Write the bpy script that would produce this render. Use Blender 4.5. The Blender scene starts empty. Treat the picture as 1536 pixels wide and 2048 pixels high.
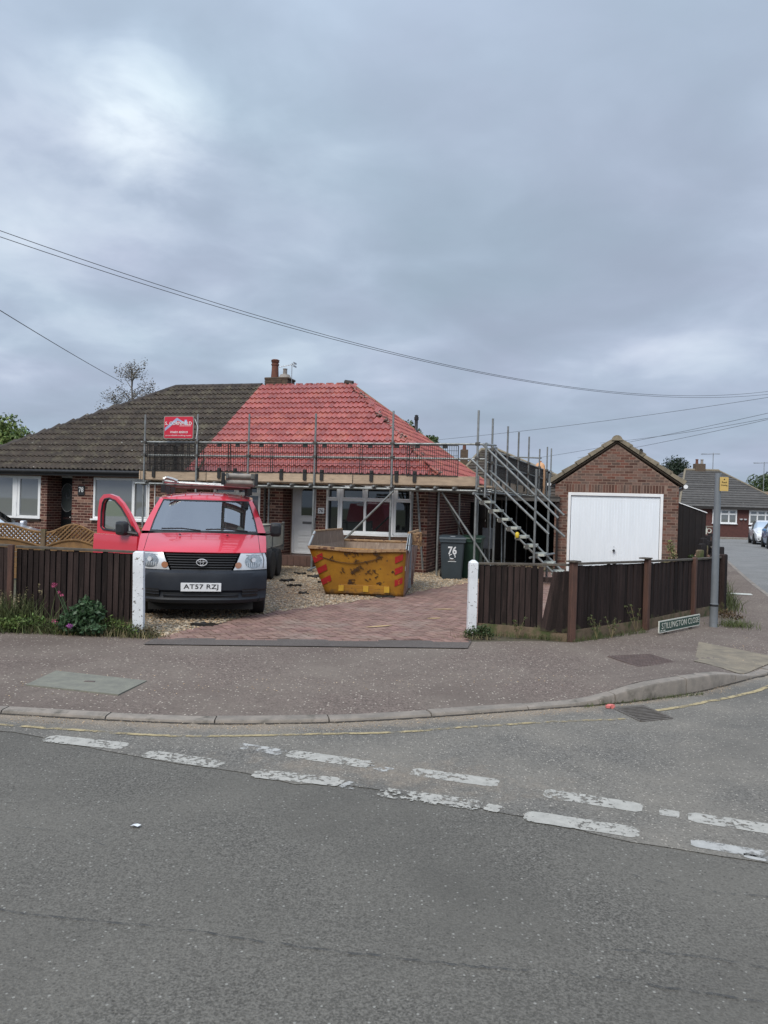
import bpy, math, random
import numpy as np
from mathutils import Vector, Matrix
R = math.radians
random.seed(7)
rng = np.random.default_rng(11)
S = bpy.context.scene
COL = S.collection

# ------------------------------------------------------------------ camera, sky, sun, exposure
cam_d = bpy.data.cameras.new('camera')
cam = bpy.data.objects.new('camera', cam_d)
COL.objects.link(cam)
S.camera = cam
cam_d.sensor_fit = 'VERTICAL'
cam_d.sensor_height = 24.0
cam_d.lens = 24.0 * 1539.0 / 2048.0
cam_d.clip_start = 0.05
cam_d.clip_end = 2000
EYE = 1.63
_p, _r = math.atan(11 / 1539.0), 0.029
_f = Vector((0, math.cos(_p), -math.sin(_p)))
_r0 = Vector((1, 0, 0)); _u0 = Vector((0, math.sin(_p), math.cos(_p)))
_rt = _r0 * math.cos(_r) + _u0 * math.sin(_r)
_up = _u0 * math.cos(_r) - _r0 * math.sin(_r)
m = Matrix(((_rt.x, _up.x, -_f.x, 0), (_rt.y, _up.y, -_f.y, 0), (_rt.z, _up.z, -_f.z, EYE), (0, 0, 0, 1)))
cam.matrix_world = m

SUN_EL, SUN_AZ = 46.0, 208.0            # azimuth clockwise from +Y: high, behind the viewer's left shoulder
sd = bpy.data.lights.new('sun', 'SUN')
sd.energy = 2.3
sd.angle = R(34)
sd.color = (1.0, 0.93, 0.83)
sun = bpy.data.objects.new('sun', sd)
COL.objects.link(sun)
sv = Vector((math.sin(R(SUN_AZ)) * math.cos(R(SUN_EL)), math.cos(R(SUN_AZ)) * math.cos(R(SUN_EL)), math.sin(R(SUN_EL))))
sun.rotation_euler = sv.to_track_quat('Z', 'Y').to_euler()
sun.location = (0, 0, 30)

W = bpy.data.worlds.new('World')
S.world = W
W.use_nodes = True
nt = W.node_tree
nt.nodes.clear()
def N(t, typ, **kw):
    n = t.nodes.new(typ)
    for k, v in kw.items():
        if k.startswith('i_'):
            n.inputs[k[2:].replace('_', ' ')].default_value = v
        else:
            setattr(n, k, v)
    return n
L = lambda t, a, b: t.links.new(a, b)
sky = N(nt, 'ShaderNodeTexSky', sky_type='NISHITA', sun_disc=False)
sky.sun_elevation = R(SUN_EL); sky.sun_rotation = R(SUN_AZ); sky.dust_density = 3.0
tc = N(nt, 'ShaderNodeTexCoord')
sep = N(nt, 'ShaderNodeSeparateXYZ'); L(nt, tc.outputs['Generated'], sep.inputs[0])
# project the view direction on a cloud layer so that clouds flatten towards the horizon
zz = N(nt, 'ShaderNodeMath', operation='MAXIMUM'); L(nt, sep.outputs['Z'], zz.inputs[0]); zz.inputs[1].default_value = 0.0
za = N(nt, 'ShaderNodeMath', operation='ADD'); L(nt, zz.outputs[0], za.inputs[0]); za.inputs[1].default_value = 0.22
dv = N(nt, 'ShaderNodeVectorMath', operation='DIVIDE'); L(nt, tc.outputs['Generated'], dv.inputs[0])
cb = N(nt, 'ShaderNodeCombineXYZ')
for i in range(3): L(nt, za.outputs[0], cb.inputs[i])
L(nt, cb.outputs[0], dv.inputs[1])
def wnoise(scale, detail, loc, dist=0.0, rough=0.5):
    mp = N(nt, 'ShaderNodeMapping'); mp.inputs['Location'].default_value = loc
    L(nt, dv.outputs[0], mp.inputs[0])
    n = N(nt, 'ShaderNodeTexNoise', i_Scale=scale, i_Detail=detail, i_Roughness=rough, i_Distortion=dist)
    L(nt, mp.outputs[0], n.inputs['Vector'])
    return n.outputs['Fac']
n1 = wnoise(0.95, 3, (5.3, 2.9, 7.1), 0.15, 0.45)
n4 = wnoise(4.2, 5, (2.6, 1.2, 5.0), 0.4, 0.55)
n4r = N(nt, 'ShaderNodeMapRange'); L(nt, n4, n4r.inputs[0])
n4r.inputs[1].default_value = .34; n4r.inputs[2].default_value = .66; n4r.inputs[3].default_value = .15; n4r.inputs[4].default_value = 1.7
n2 = wnoise(2.9, 5, (0.6, 5.2, 2.0), 0.25, 0.5)
n3 = wnoise(1.6, 3, (8.6, 2.2, 1.0))
mx = N(nt, 'ShaderNodeMix', data_type='FLOAT'); mx.inputs[0].default_value = 0.42
L(nt, n1, mx.inputs[2]); L(nt, n2, mx.inputs[3])
# thin spots in the cloud where the light comes through
def lobe(direction, power, amount):
    nrm = N(nt, 'ShaderNodeVectorMath', operation='NORMALIZE'); L(nt, tc.outputs['Generated'], nrm.inputs[0])
    d = N(nt, 'ShaderNodeVectorMath', operation='DOT_PRODUCT'); L(nt, nrm.outputs[0], d.inputs[0])
    d.inputs[1].default_value = Vector(direction).normalized()
    a = N(nt, 'ShaderNodeMath', operation='MAXIMUM'); L(nt, d.outputs['Value'], a.inputs[0]); a.inputs[1].default_value = 0
    p = N(nt, 'ShaderNodeMath', operation='POWER'); L(nt, a.outputs[0], p.inputs[0]); p.inputs[1].default_value = power
    q = N(nt, 'ShaderNodeMath', operation='MULTIPLY'); L(nt, p.outputs[0], q.inputs[0]); q.inputs[1].default_value = amount
    z = N(nt, 'ShaderNodeMath', operation='MULTIPLY'); L(nt, q.outputs[0], z.inputs[0]); L(nt, n4r.outputs[0], z.inputs[1])
    return z.outputs[0]
def madd(a, b):
    s = N(nt, 'ShaderNodeMath', operation='ADD'); L(nt, a, s.inputs[0]); L(nt, b, s.inputs[1]); return s.outputs[0]
v = madd(mx.outputs[0], lobe((-0.34, 1.0, 0.50), 560, 0.21))
v = madd(v, lobe((-0.34, 1.0, 0.38), 50, 0.05))
v = madd(v, lobe((-0.1, 1.0, 0.62), 30, 0.02))
ramp = N(nt, 'ShaderNodeValToRGB')
cr = ramp.color_ramp
cr.interpolation = 'B_SPLINE'
cr.elements[0].position = 0.32; cr.elements[0].color = (0.330, 0.388, 0.490, 1)
cr.elements[1].position = 0.78; cr.elements[1].color = (0.80, 0.87, 0.95, 1)
e = cr.elements.new(0.46); e.color = (0.380, 0.448, 0.565, 1)
e = cr.elements.new(0.58); e.color = (0.475, 0.550, 0.685, 1)
L(nt, v, ramp.inputs[0])
# slight drift between lilac and blue-green greys
tint = N(nt, 'ShaderNodeMix', data_type='RGBA'); L(nt, n3, tint.inputs[0])
tint.inputs[6].default_value = (0.92, 1.03, 0.99, 1); tint.inputs[7].default_value = (1.06, 0.985, 1.03, 1)
mul = N(nt, 'ShaderNodeMix', data_type='RGBA', blend_type='MULTIPLY'); mul.inputs[0].default_value = 1
L(nt, ramp.outputs[0], mul.inputs[6]); L(nt, tint.outputs[2], mul.inputs[7])
# an overcast sky is brighter towards the zenith
mr = N(nt, 'ShaderNodeMapRange', interpolation_type='SMOOTHSTEP'); L(nt, sep.outputs['Z'], mr.inputs[0])
mr.inputs[1].default_value = 0.35; mr.inputs[2].default_value = 1.0; mr.inputs[3].default_value = 1.0; mr.inputs[4].default_value = 1.9
sc = N(nt, 'ShaderNodeVectorMath', operation='SCALE'); L(nt, mul.outputs[2], sc.inputs[0]); L(nt, mr.outputs[0], sc.inputs['Scale'])
bg1 = N(nt, 'ShaderNodeBackground'); L(nt, sc.outputs[0], bg1.inputs[0]); bg1.inputs[1].default_value = 1.0
bg2 = N(nt, 'ShaderNodeBackground'); L(nt, sky.outputs[0], bg2.inputs[0]); bg2.inputs[1].default_value = 0.05
ms = N(nt, 'ShaderNodeMixShader'); ms.inputs[0].default_value = 0.06
L(nt, bg1.outputs[0], ms.inputs[1]); L(nt, bg2.outputs[0], ms.inputs[2])
wo = N(nt, 'ShaderNodeOutputWorld'); L(nt, ms.outputs[0], wo.inputs[0])
S.view_settings.view_transform = 'Standard'
S.view_settings.look = 'None'
S.view_settings.exposure = 0.16
S.view_settings.gamma = 1.0
S.view_settings.use_curve_mapping = False
S.render.engine = 'CYCLES'
S.cycles.use_denoising = True
S.cycles.max_bounces = 6
S.cycles.transparent_max_bounces = 12

# ------------------------------------------------------------------ materials
def mat(name, c1, c2=None, scale=6.0, detail=4, rough=0.7, metal=0.0, bump=0.0, bscale=60, rnd=0.0, hue=0.0,
        spots=None, spots2=None, spec=0.5, coat=0.0, stretch=None, contrast=(0.35, 0.65), sat_rnd=0, rvar=0.0, low=None):
    """procedural surface: two colours mixed by noise, random value per piece, optional spots (colour, scale, lo, hi)"""
    m = bpy.data.materials.new(name)
    m.use_nodes = True
    t = m.node_tree
    t.nodes.clear()
    out = N(t, 'ShaderNodeOutputMaterial')
    b = N(t, 'ShaderNodeBsdfPrincipled')
    L(t, b.outputs[0], out.inputs[0])
    b.inputs['Roughness'].default_value = rough
    b.inputs['Metallic'].default_value = metal
    b.inputs['Specular IOR Level'].default_value = spec
    b.inputs['Coat Weight'].default_value = coat
    b.inputs['Coat Roughness'].default_value = 0.05
    geo = N(t, 'ShaderNodeNewGeometry')
    pos = geo.outputs['Position']
    if stretch:
        mp = N(t, 'ShaderNodeMapping'); mp.inputs['Scale'].default_value = stretch
        L(t, pos, mp.inputs[0]); pos = mp.outputs[0]
    c2 = c2 or tuple(x * 0.8 for x in c1)
    nz = N(t, 'ShaderNodeTexNoise', i_Scale=scale, i_Detail=detail, i_Roughness=0.6)
    L(t, pos, nz.inputs['Vector'])
    mr = N(t, 'ShaderNodeMapRange'); L(t, nz.outputs['Fac'], mr.inputs[0])
    mr.inputs[1].default_value, mr.inputs[2].default_value = contrast
    mix = N(t, 'ShaderNodeMix', data_type='RGBA'); L(t, mr.outputs[0], mix.inputs[0])
    mix.inputs[6].default_value = (*c1, 1); mix.inputs[7].default_value = (*c2, 1)
    col = mix.outputs[2]
    if rvar:
        rr = N(t, 'ShaderNodeMapRange'); L(t, nz.outputs['Fac'], rr.inputs[0])
        rr.inputs[1].default_value = .3; rr.inputs[2].default_value = .7
        rr.inputs[3].default_value = max(0.02, rough - rvar); rr.inputs[4].default_value = rough + rvar
        L(t, rr.outputs[0], b.inputs['Roughness'])
    if rnd or hue:
        oi = N(t, 'ShaderNodeObjectInfo')
        ad = N(t, 'ShaderNodeMath', operation='ADD'); L(t, oi.outputs['Random'], ad.inputs[0]); L(t, geo.outputs['Random Per Island'], ad.inputs[1])
        fr = N(t, 'ShaderNodeMath', operation='FRACT'); L(t, ad.outputs[0], fr.inputs[0])
        hs = N(t, 'ShaderNodeHueSaturation')
        r1 = N(t, 'ShaderNodeMapRange'); L(t, fr.outputs[0], r1.inputs[0])
        r1.inputs[3].default_value = 1 - rnd; r1.inputs[4].default_value = 1 + rnd
        L(t, r1.outputs[0], hs.inputs['Value'])
        if hue or sat_rnd:
            m7 = N(t, 'ShaderNodeMath', operation='MULTIPLY'); L(t, fr.outputs[0], m7.inputs[0]); m7.inputs[1].default_value = 7.31
            f7 = N(t, 'ShaderNodeMath', operation='FRACT'); L(t, m7.outputs[0], f7.inputs[0])
            r2 = N(t, 'ShaderNodeMapRange'); L(t, f7.outputs[0], r2.inputs[0])
            r2.inputs[3].default_value = .5 - hue; r2.inputs[4].default_value = .5 + hue
            L(t, r2.outputs[0], hs.inputs['Hue'])
            r3 = N(t, 'ShaderNodeMapRange'); L(t, f7.outputs[0], r3.inputs[0])
            r3.inputs[3].default_value = 1 + sat_rnd; r3.inputs[4].default_value = 1 - sat_rnd
            L(t, r3.outputs[0], hs.inputs['Saturation'])
        L(t, col, hs.inputs['Color']); col = hs.outputs[0]
    for sp in (spots, spots2):
        if not sp: continue
        scol, ss, lo, hi = sp[:4]
        s = N(t, 'ShaderNodeTexNoise', i_Scale=ss, i_Detail=sp[4] if len(sp) > 4 else 3, i_Roughness=0.65)
        L(t, pos if len(sp) < 6 else geo.outputs['Position'], s.inputs['Vector'])
        sr = N(t, 'ShaderNodeMapRange'); L(t, s.outputs['Fac'], sr.inputs[0])
        sr.inputs[1].default_value = lo; sr.inputs[2].default_value = hi
        smx = N(t, 'ShaderNodeMix', data_type='RGBA'); L(t, sr.outputs[0], smx.inputs[0])
        L(t, col, smx.inputs[6]); smx.inputs[7].default_value = (*scol, 1)
        col = smx.outputs[2]
    if low:   # moss or dirt that has grown up from the ground: (colour, z top)
        sx = N(t, 'ShaderNodeSeparateXYZ'); L(t, geo.outputs['Position'], sx.inputs[0])
        ln = N(t, 'ShaderNodeTexNoise', i_Scale=9.0, i_Detail=4); L(t, geo.outputs['Position'], ln.inputs['Vector'])
        lm = N(t, 'ShaderNodeMath', operation='MULTIPLY'); L(t, ln.outputs[0], lm.inputs[0]); lm.inputs[1].default_value = low[1] * 2.2
        ls = N(t, 'ShaderNodeMath', operation='SUBTRACT'); L(t, lm.outputs[0], ls.inputs[0]); L(t, sx.outputs['Z'], ls.inputs[1])
        lr = N(t, 'ShaderNodeMapRange'); L(t, ls.outputs[0], lr.inputs[0]); lr.inputs[1].default_value = low[1] * 0.35; lr.inputs[2].default_value = low[1] * 1.0
        lr.inputs[4].default_value = 0.8
        lx = N(t, 'ShaderNodeMix', data_type='RGBA'); L(t, lr.outputs[0], lx.inputs[0]); L(t, col, lx.inputs[6]); lx.inputs[7].default_value = (*low[0], 1)
        col = lx.outputs[2]
    L(t, col, b.inputs['Base Color'])
    if bump:
        bn = N(t, 'ShaderNodeTexNoise', i_Scale=bscale, i_Detail=4, i_Roughness=0.6)
        L(t, geo.outputs['Position'], bn.inputs['Vector'])
        bp = N(t, 'ShaderNodeBump', i_Strength=bump, i_Distance=0.01)
        L(t, bn.outputs['Fac'], bp.inputs['Height']); L(t, bp.outputs[0], b.inputs['Normal'])
    return m

def glass_mat(name, tint=(0.02, 0.025, 0.03), refl=0.3, clear=0.5, rough=0.02):
    """glass: part clear, part dark tint, with a mirror coat"""
    m = bpy.data.materials.new(name); m.use_nodes = True
    t = m.node_tree; t.nodes.clear()
    out = N(t, 'ShaderNodeOutputMaterial')
    tr = N(t, 'ShaderNodeBsdfTransparent'); tr.inputs[0].default_value = (0.85, 0.92, 0.9, 1)
    df = N(t, 'ShaderNodeBsdfDiffuse'); df.inputs[0].default_value = (*tint, 1)
    gl = N(t, 'ShaderNodeBsdfGlossy'); gl.inputs[0].default_value = (0.93, 0.97, 1, 1); gl.inputs['Roughness'].default_value = rough
    a = N(t, 'ShaderNodeMixShader'); a.inputs[0].default_value = clear
    L(t, df.outputs[0], a.inputs[1]); L(t, tr.outputs[0], a.inputs[2])
    fr = N(t, 'ShaderNodeFresnel'); fr.inputs[0].default_value = 1.5
    mr = N(t, 'ShaderNodeMapRange'); L(t, fr.outputs[0], mr.inputs[0]); mr.inputs[3].default_value = refl
    b = N(t, 'ShaderNodeMixShader'); L(t, mr.outputs[0], b.inputs[0])
    L(t, a.outputs[0], b.inputs[1]); L(t, gl.outputs[0], b.inputs[2])
    L(t, b.outputs[0], out.inputs[0])
    return m

def asphalt(name, base, light, fleck, fleck_amt, grit=None, big=0.5, coarse=1.0, patches=None):
    m = bpy.data.materials.new(name); m.use_nodes = True
    t = m.node_tree; t.nodes.clear()
    out = N(t, 'ShaderNodeOutputMaterial'); b = N(t, 'ShaderNodeBsdfPrincipled'); L(t, b.outputs[0], out.inputs[0])
    b.inputs['Roughness'].default_value = 0.88; b.inputs['Specular IOR Level'].default_value = 0.3
    geo = N(t, 'ShaderNodeNewGeometry'); P = geo.outputs['Position']
    def noise(s, d=3, r=0.6, dist=0.0):
        n = N(t, 'ShaderNodeTexNoise', i_Scale=s, i_Detail=d, i_Roughness=r, i_Distortion=dist); L(t, P, n.inputs['Vector']); return n.outputs['Fac']
    def rng_(x, lo, hi, a=0., c=1.):
        q = N(t, 'ShaderNodeMapRange'); L(t, x, q.inputs[0])
        q.inputs[1].default_value, q.inputs[2].default_value, q.inputs[3].default_value, q.inputs[4].default_value = lo, hi, a, c
        return q.outputs[0]
    def mixc(f, a, c):
        q = N(t, 'ShaderNodeMix', data_type='RGBA'); L(t, f, q.inputs[0])
        for k, x in ((6, a), (7, c)):
            if isinstance(x, tuple): q.inputs[k].default_value = (*x, 1)
            else: L(t, x, q.inputs[k])
        return q.outputs[2]
    grain = noise(95 * coarse, 3, 0.7)
    col = mixc(rng_(grain, 0.38, 0.62), tuple(x * 0.55 for x in base), tuple(x * 1.42 for x in base))
    g2 = noise(38 * coarse, 2, 0.7)
    col = mixc(rng_(g2, 0.52, 0.66, 0, 0.5), col, tuple(x * 0.45 for x in base))
    col = mixc(rng_(g2, 0.34, 0.46, 0.30, 0), col, tuple(x * 1.6 for x in base))
    col = mixc(rng_(noise(0.9, 4, 0.55, 0.3), 0.38, 0.68, 0, big), col, light)
    dark = tuple(x * 0.75 for x in base)
    col = mixc(rng_(noise(0.42, 6, 0.65), 0.48, 0.66, 0, 0.75), col, dark)
    # pale chips of stone
    vo = N(t, 'ShaderNodeTexVoronoi', i_Scale=62 * coarse); L(t, P, vo.inputs['Vector'])
    near = rng_(vo.outputs['Distance'], 0.26, 0.40, 1, 0)
    pick = N(t, 'ShaderNodeSeparateColor'); L(t, vo.outputs['Color'], pick.inputs[0])
    pk = rng_(pick.outputs[0], 1 - fleck_amt, 1 - fleck_amt + 0.02)
    mm = N(t, 'ShaderNodeMath', operation='MULTIPLY'); L(t, near, mm.inputs[0]); L(t, pk, mm.inputs[1])
    col = mixc(mm.outputs[0], col, fleck)
    # dark pits
    pk2 = rng_(pick.outputs[1], 0.86, 0.88)
    m2 = N(t, 'ShaderNodeMath', operation='MULTIPLY'); L(t, near, m2.inputs[0]); L(t, pk2, m2.inputs[1])
    m3 = N(t, 'ShaderNodeMath', operation='MULTIPLY'); L(t, m2.outputs[0], m3.inputs[0]); m3.inputs[1].default_value = 0.6
    col = mixc(m3.outputs[0], col, tuple(x * 0.4 for x in base))
    if grit:   # sand and chips washed against the kerb; attribute wear: 1 at the kerb
        at = N(t, 'ShaderNodeAttribute', attribute_name='wear')
        gn = noise(7, 5, 0.7)
        s = N(t, 'ShaderNodeMath', operation='ADD'); L(t, at.outputs['Fac'], s.inputs[0]); L(t, rng_(gn, 0.2, 0.8, -0.35, 0.35), s.inputs[1])
        col = mixc(rng_(s.outputs[0], 0.35, 0.95, 0, 0.85), col, mixc(rng_(grain, .35, .65), tuple(x * .7 for x in grit), tuple(x * 1.2 for x in grit)))
    L(t, col, b.inputs['Base Color'])
    bp = N(t, 'ShaderNodeBump', i_Strength=0.8, i_Distance=0.008)
    L(t, grain, bp.inputs['Height']); L(t, bp.outputs[0], b.inputs['Normal'])
    return m

M = {}
M['road'] = asphalt('asphalt', (0.130, 0.124, 0.110), (0.170, 0.161, 0.140), (0.28, 0.275, 0.25), 0.07, big=0.6)
M['old_road'] = asphalt('worn_asphalt', (0.160, 0.153, 0.138), (0.255, 0.235, 0.20), (0.42, 0.39, 0.34), 0.16, grit=(0.30, 0.25, 0.195), big=0.75)
M['pave'] = asphalt('pavement_asphalt', (0.168, 0.134, 0.115), (0.205, 0.174, 0.146), (0.50, 0.45, 0.38), 0.13, big=0.8, coarse=0.66)
M['strip'] = asphalt('new_asphalt_strip', (0.122, 0.106, 0.097), (0.150, 0.132, 0.120), (0.25, 0.25, 0.24), 0.06)
M['side_road'] = asphalt('close_asphalt', (0.205, 0.205, 0.20), (0.25, 0.248, 0.24), (0.3, 0.3, 0.3), 0.05, big=0.6)
M['kerb'] = mat('kerb_concrete', (0.285, 0.25, 0.215), (0.20, 0.18, 0.157), 7, rough=.9, bump=.5, bscale=90, rnd=.08, spots=((0.08, 0.075, 0.06), 5, .55, .75), spots2=((0.36, 0.33, 0.28), 60, .66, .70))
M['cover_green'] = mat('cover_concrete', (0.215, 0.215, 0.175), (0.165, 0.165, 0.14), 9, rough=.9, bump=.3, spots=((0.30, 0.28, 0.24), 55, .66, .70))
M['cover_tan'] = mat('concrete_patch', (0.255, 0.218, 0.160), (0.170, 0.148, 0.115), 5, rough=.92, bump=.4, spots=((0.38, 0.35, 0.3), 60, .66, .70))
M['iron'] = mat('rusty_iron_cover', (0.150, 0.112, 0.102), (0.105, 0.080, 0.074), 12, rough=.75, bump=.3)
M['black_hole'] = mat('drain_dark', (0.012, 0.012, 0.012), rough=.9)
M['grate'] = mat('grate_iron', (0.13, 0.12, 0.11), (0.09, 0.08, 0.07), 20, rough=.7, bump=.2)
M['earth'] = mat('earth', (0.10, 0.085, 0.06), (0.06, 0.065, 0.035), 0.8, rough=.95)
M['lawn'] = mat('lawn_ground', (0.06, 0.08, 0.03), (0.09, 0.09, 0.05), 0.6, rough=.95)
M['gravel_bed'] = mat('gravel_bed', (0.36, 0.29, 0.20), (0.17, 0.135, 0.095), 45, 5, rough=.95, bump=1, bscale=55, spots=((0.42, 0.38, 0.31), 70, .60, .66))
M['stone'] = mat('gravel_stone', (0.50, 0.40, 0.28), (0.32, 0.25, 0.17), 30, rough=.85, rnd=.5, hue=.012, sat_rnd=.4)
M['mortar'] = mat('mortar', (0.40, 0.275, 0.215), (0.31, 0.215, 0.17), 14, rough=.95, bump=.4, bscale=120)
M['mortar_g'] = mat('garage_mortar', (0.27, 0.19, 0.15), (0.21, 0.15, 0.12), 14, rough=.95, bump=.4, bscale=120)
M['brick'] = mat('dark_red_brick', (0.112, 0.038, 0.028), (0.060, 0.026, 0.020), 25, rough=.85, bump=.4, bscale=150, rnd=.32, hue=.012, sat_rnd=.25)
M['brick_pale'] = mat('salmon_brick', (0.30, 0.17, 0.125), (0.22, 0.125, 0.095), 25, rough=.88, bump=.4, bscale=150, rnd=.15)
M['brick_g'] = mat('garage_brick', (0.155, 0.088, 0.068), (0.110, 0.062, 0.049), 18, rough=.88, bump=.4, bscale=150, rnd=.40, hue=.010, sat_rnd=.3)
M['tile_red'] = mat('new_red_roof_tile', (0.365, 0.098, 0.084), (0.270, 0.068, 0.060), 9, rough=.38, rnd=.20, spec=.5, spots=((0.45, 0.145, 0.10), 1.1, .5, .75), spots2=((0.30, 0.17, 0.15), 2.6, .60, .80))
M['tile_old'] = mat('old_brown_roof_tile', (0.062, 0.046, 0.034), (0.037, 0.029, 0.022), 8, rough=.85, bump=.4, bscale=50, rnd=.22, spots=((0.33, 0.32, 0.28), 5.5, .68, .71, 4), spots2=((0.115, 0.10, 0.065), 3, .5, .75))
M['tile_ridge'] = mat('old_ridge_tile', (0.055, 0.045, 0.04), (0.035, 0.03, 0.028), 8, rough=.85, rnd=.2)
M['underlay'] = mat('roof_underlay', (0.16, 0.05, 0.042), rough=.9)
M['underlay_old'] = mat('roof_underlay_old', (0.03, 0.026, 0.022), rough=.9)
M['lead'] = mat('hip_mortar', (0.42, 0.33, 0.29), (0.12, 0.06, 0.055), 14, rough=.9, contrast=(.45, .55))
M['batten'] = mat('new_batten_wood', (0.46, 0.33, 0.17), (0.36, 0.25, 0.13), 6, rough=.7)
M['black_plastic'] = mat('black_plastic', (0.014, 0.015, 0.017), (0.022, 0.023, 0.026), 6, rough=.45)
M['undercloak_brown'] = mat('verge_mortar', (0.075, 0.060, 0.045), rough=.95)  # brown of the undercloak strip below the verge tiles
M['soffit'] = mat('dark_fascia', (0.018, 0.016, 0.015), (0.03, 0.026, 0.024), 4, rough=.6)
M['upvc'] = mat('white_upvc', (0.84, 0.86, 0.87), (0.78, 0.80, 0.82), 3, rough=.35, rnd=.02)
M['white_door'] = mat('white_painted_steel', (0.78, 0.84, 0.90), (0.74, 0.80, 0.86), 1.5, rough=.45, stretch=(6, 6, .6))
M['door_white'] = mat('white_door_panel', (0.82, 0.84, 0.86), (0.76, 0.79, 0.81), 3, rough=.4)
M['black_door'] = mat('black_door_panel', (0.010, 0.012, 0.014), rough=.3)
M['pane_dark'] = glass_mat('window_glass_dark', (0.012, 0.014, 0.015), 0.05, 0.0)
M['pane_net'] = glass_mat('window_glass_net', (0.15, 0.16, 0.16), 0.08, 0.0)
M['pane_etched'] = glass_mat('window_glass_etched', (0.07, 0.085, 0.085), 0.1, 0.0, .2)
M['galv'] = mat('galvanised_tube', (0.30, 0.32, 0.32), (0.20, 0.21, 0.205), 9, rough=.48, metal=.55, rnd=.18, rvar=.1, spots=((0.11, 0.095, 0.08), 14, .64, .74))
M['galv_light'] = mat('galvanised_tread', (0.46, 0.48, 0.43), (0.34, 0.36, 0.32), 9, rough=.55, metal=.3, rnd=.1)
M['coupler'] = mat('steel_coupler', (0.085, 0.085, 0.08), (0.14, 0.13, 0.12), 20, rough=.6, metal=.6)
M['mesh'] = mat('black_wire_mesh', (0.018, 0.018, 0.018), rough=.6)
M['board'] = mat('scaffold_board', (0.47, 0.36, 0.255), (0.36, 0.275, 0.20), 5, rough=.85, bump=.3, bscale=40, rnd=.10, stretch=(1, 1, 5), spots=((0.15, 0.12, 0.09), 6, .64, .72))
M['fence'] = mat('dark_stained_board', (0.033, 0.0215, 0.0195), (0.019, 0.013, 0.012), 5, rough=.85, bump=.5, bscale=60, rnd=.55, spec=.25, stretch=(6, 6, .7), low=((0.115, 0.125, 0.055), .20), spots=((0.050, 0.034, 0.030), 3, .58, .8))
M['post_red'] = mat('reddish_fence_post', (0.105, 0.052, 0.038), (0.068, 0.038, 0.030), 7, rough=.85, bump=.4, stretch=(4, 4, .6))
M['rail'] = mat('weathered_fence_cap', (0.115, 0.10, 0.08), (0.07, 0.06, 0.05), 9, rough=.9, bump=.3)
M['gboard'] = mat('gravel_board', (0.185, 0.135, 0.088), (0.120, 0.092, 0.058), 9, rough=.95, bump=.4, spots=((0.06, 0.075, 0.025), 4, .5, .65))
M['white_post'] = mat('peeling_white_paint', (0.74, 0.77, 0.80), (0.66, 0.69, 0.72), 6, rough=.6, bump=.4, bscale=50, spots=((0.10, 0.085, 0.07), 22, .605, .64, 5), spots2=((0.36, 0.35, 0.33), 40, .65, .69, 4))
M['lattice'] = mat('golden_brown_trellis', (0.22, 0.125, 0.048), (0.15, 0.085, 0.035), 7, rough=.75, rnd=.15)
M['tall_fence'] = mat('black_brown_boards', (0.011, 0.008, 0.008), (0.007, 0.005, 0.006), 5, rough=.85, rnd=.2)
M['red_paint'] = mat('red_van_paint', (0.64, 0.036, 0.066), (0.60, 0.033, 0.060), 2, rough=.30, coat=1.0, spec=.6)
M['bumper'] = mat('dark_grey_bumper', (0.014, 0.018, 0.026), (0.020, 0.025, 0.034), 5, rough=.52, spec=.4)
M['grille'] = mat('grille_black', (0.012, 0.013, 0.015), (0.02, 0.021, 0.024), 6, rough=.5)
M['tyre'] = mat('tyre_rubber', (0.016, 0.016, 0.017), (0.026, 0.025, 0.024), 20, rough=.85, bump=.3)
M['rim'] = mat('wheel_rim', (0.30, 0.30, 0.30), (0.2, 0.2, 0.2), 12, rough=.45, metal=.6)
M['chrome'] = mat('chrome', (0.82, 0.83, 0.85), (0.75, 0.76, 0.78), 6, rough=.12, metal=1)
M['lamp'] = mat('lamp_reflector', (0.78, 0.80, 0.82), (0.70, 0.73, 0.76), 3, rough=.25, metal=.35, coat=1)
M['emblem'] = mat('emblem_silver', (0.80, 0.81, 0.83), rough=.3, metal=.2, coat=.5)
M['lamp_in'] = mat('lamp_bowl', (0.62, 0.65, 0.66), (0.36, 0.39, 0.40), 34, rough=.18, metal=.8, coat=1)
M['amber'] = mat('amber_indicator', (0.42, 0.20, 0.11), (0.35, 0.16, 0.09), 20, rough=.2, coat=1)
M['screen'] = glass_mat('windscreen_glass', (0.05, 0.06, 0.065), 0.26, 0.75, .005)
M['door_glass'] = glass_mat('side_glass', (0.05, 0.06, 0.06), 0.12, 0.85)
M['car_glass'] = glass_mat('car_glass', (0.02, 0.024, 0.028), 0.25, 0.0)
M['plate'] = mat('number_plate', (0.78, 0.80, 0.82), (0.7, 0.72, 0.75), 3, rough=.35)
M['ink'] = mat('black_lettering', (0.008, 0.008, 0.009), rough=.5)
M['white_ink'] = mat('white_lettering', (0.80, 0.82, 0.84), rough=.5)
M['interior'] = mat('cab_trim', (0.03, 0.033, 0.036), (0.05, 0.053, 0.055), 5, rough=.7)
M['dash'] = mat('dashboard_grey', (0.16, 0.18, 0.19), (0.12, 0.135, 0.14), 5, rough=.7)
M['paper'] = mat('paper', (0.6, 0.72, 0.74), (0.5, 0.62, 0.62), 9, rough=.7)
M['skip'] = mat('yellow_skip_paint', (0.345, 0.165, 0.010), (0.27, 0.120, 0.009), 4, rough=.55, bump=.3, bscale=8, spots=((0.055, 0.03, 0.018), 19, .63, .67, 6), spots2=((0.22, 0.105, 0.010), 2.2, .5, .8), low=((0.05, 0.035, 0.025), .14))
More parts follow.
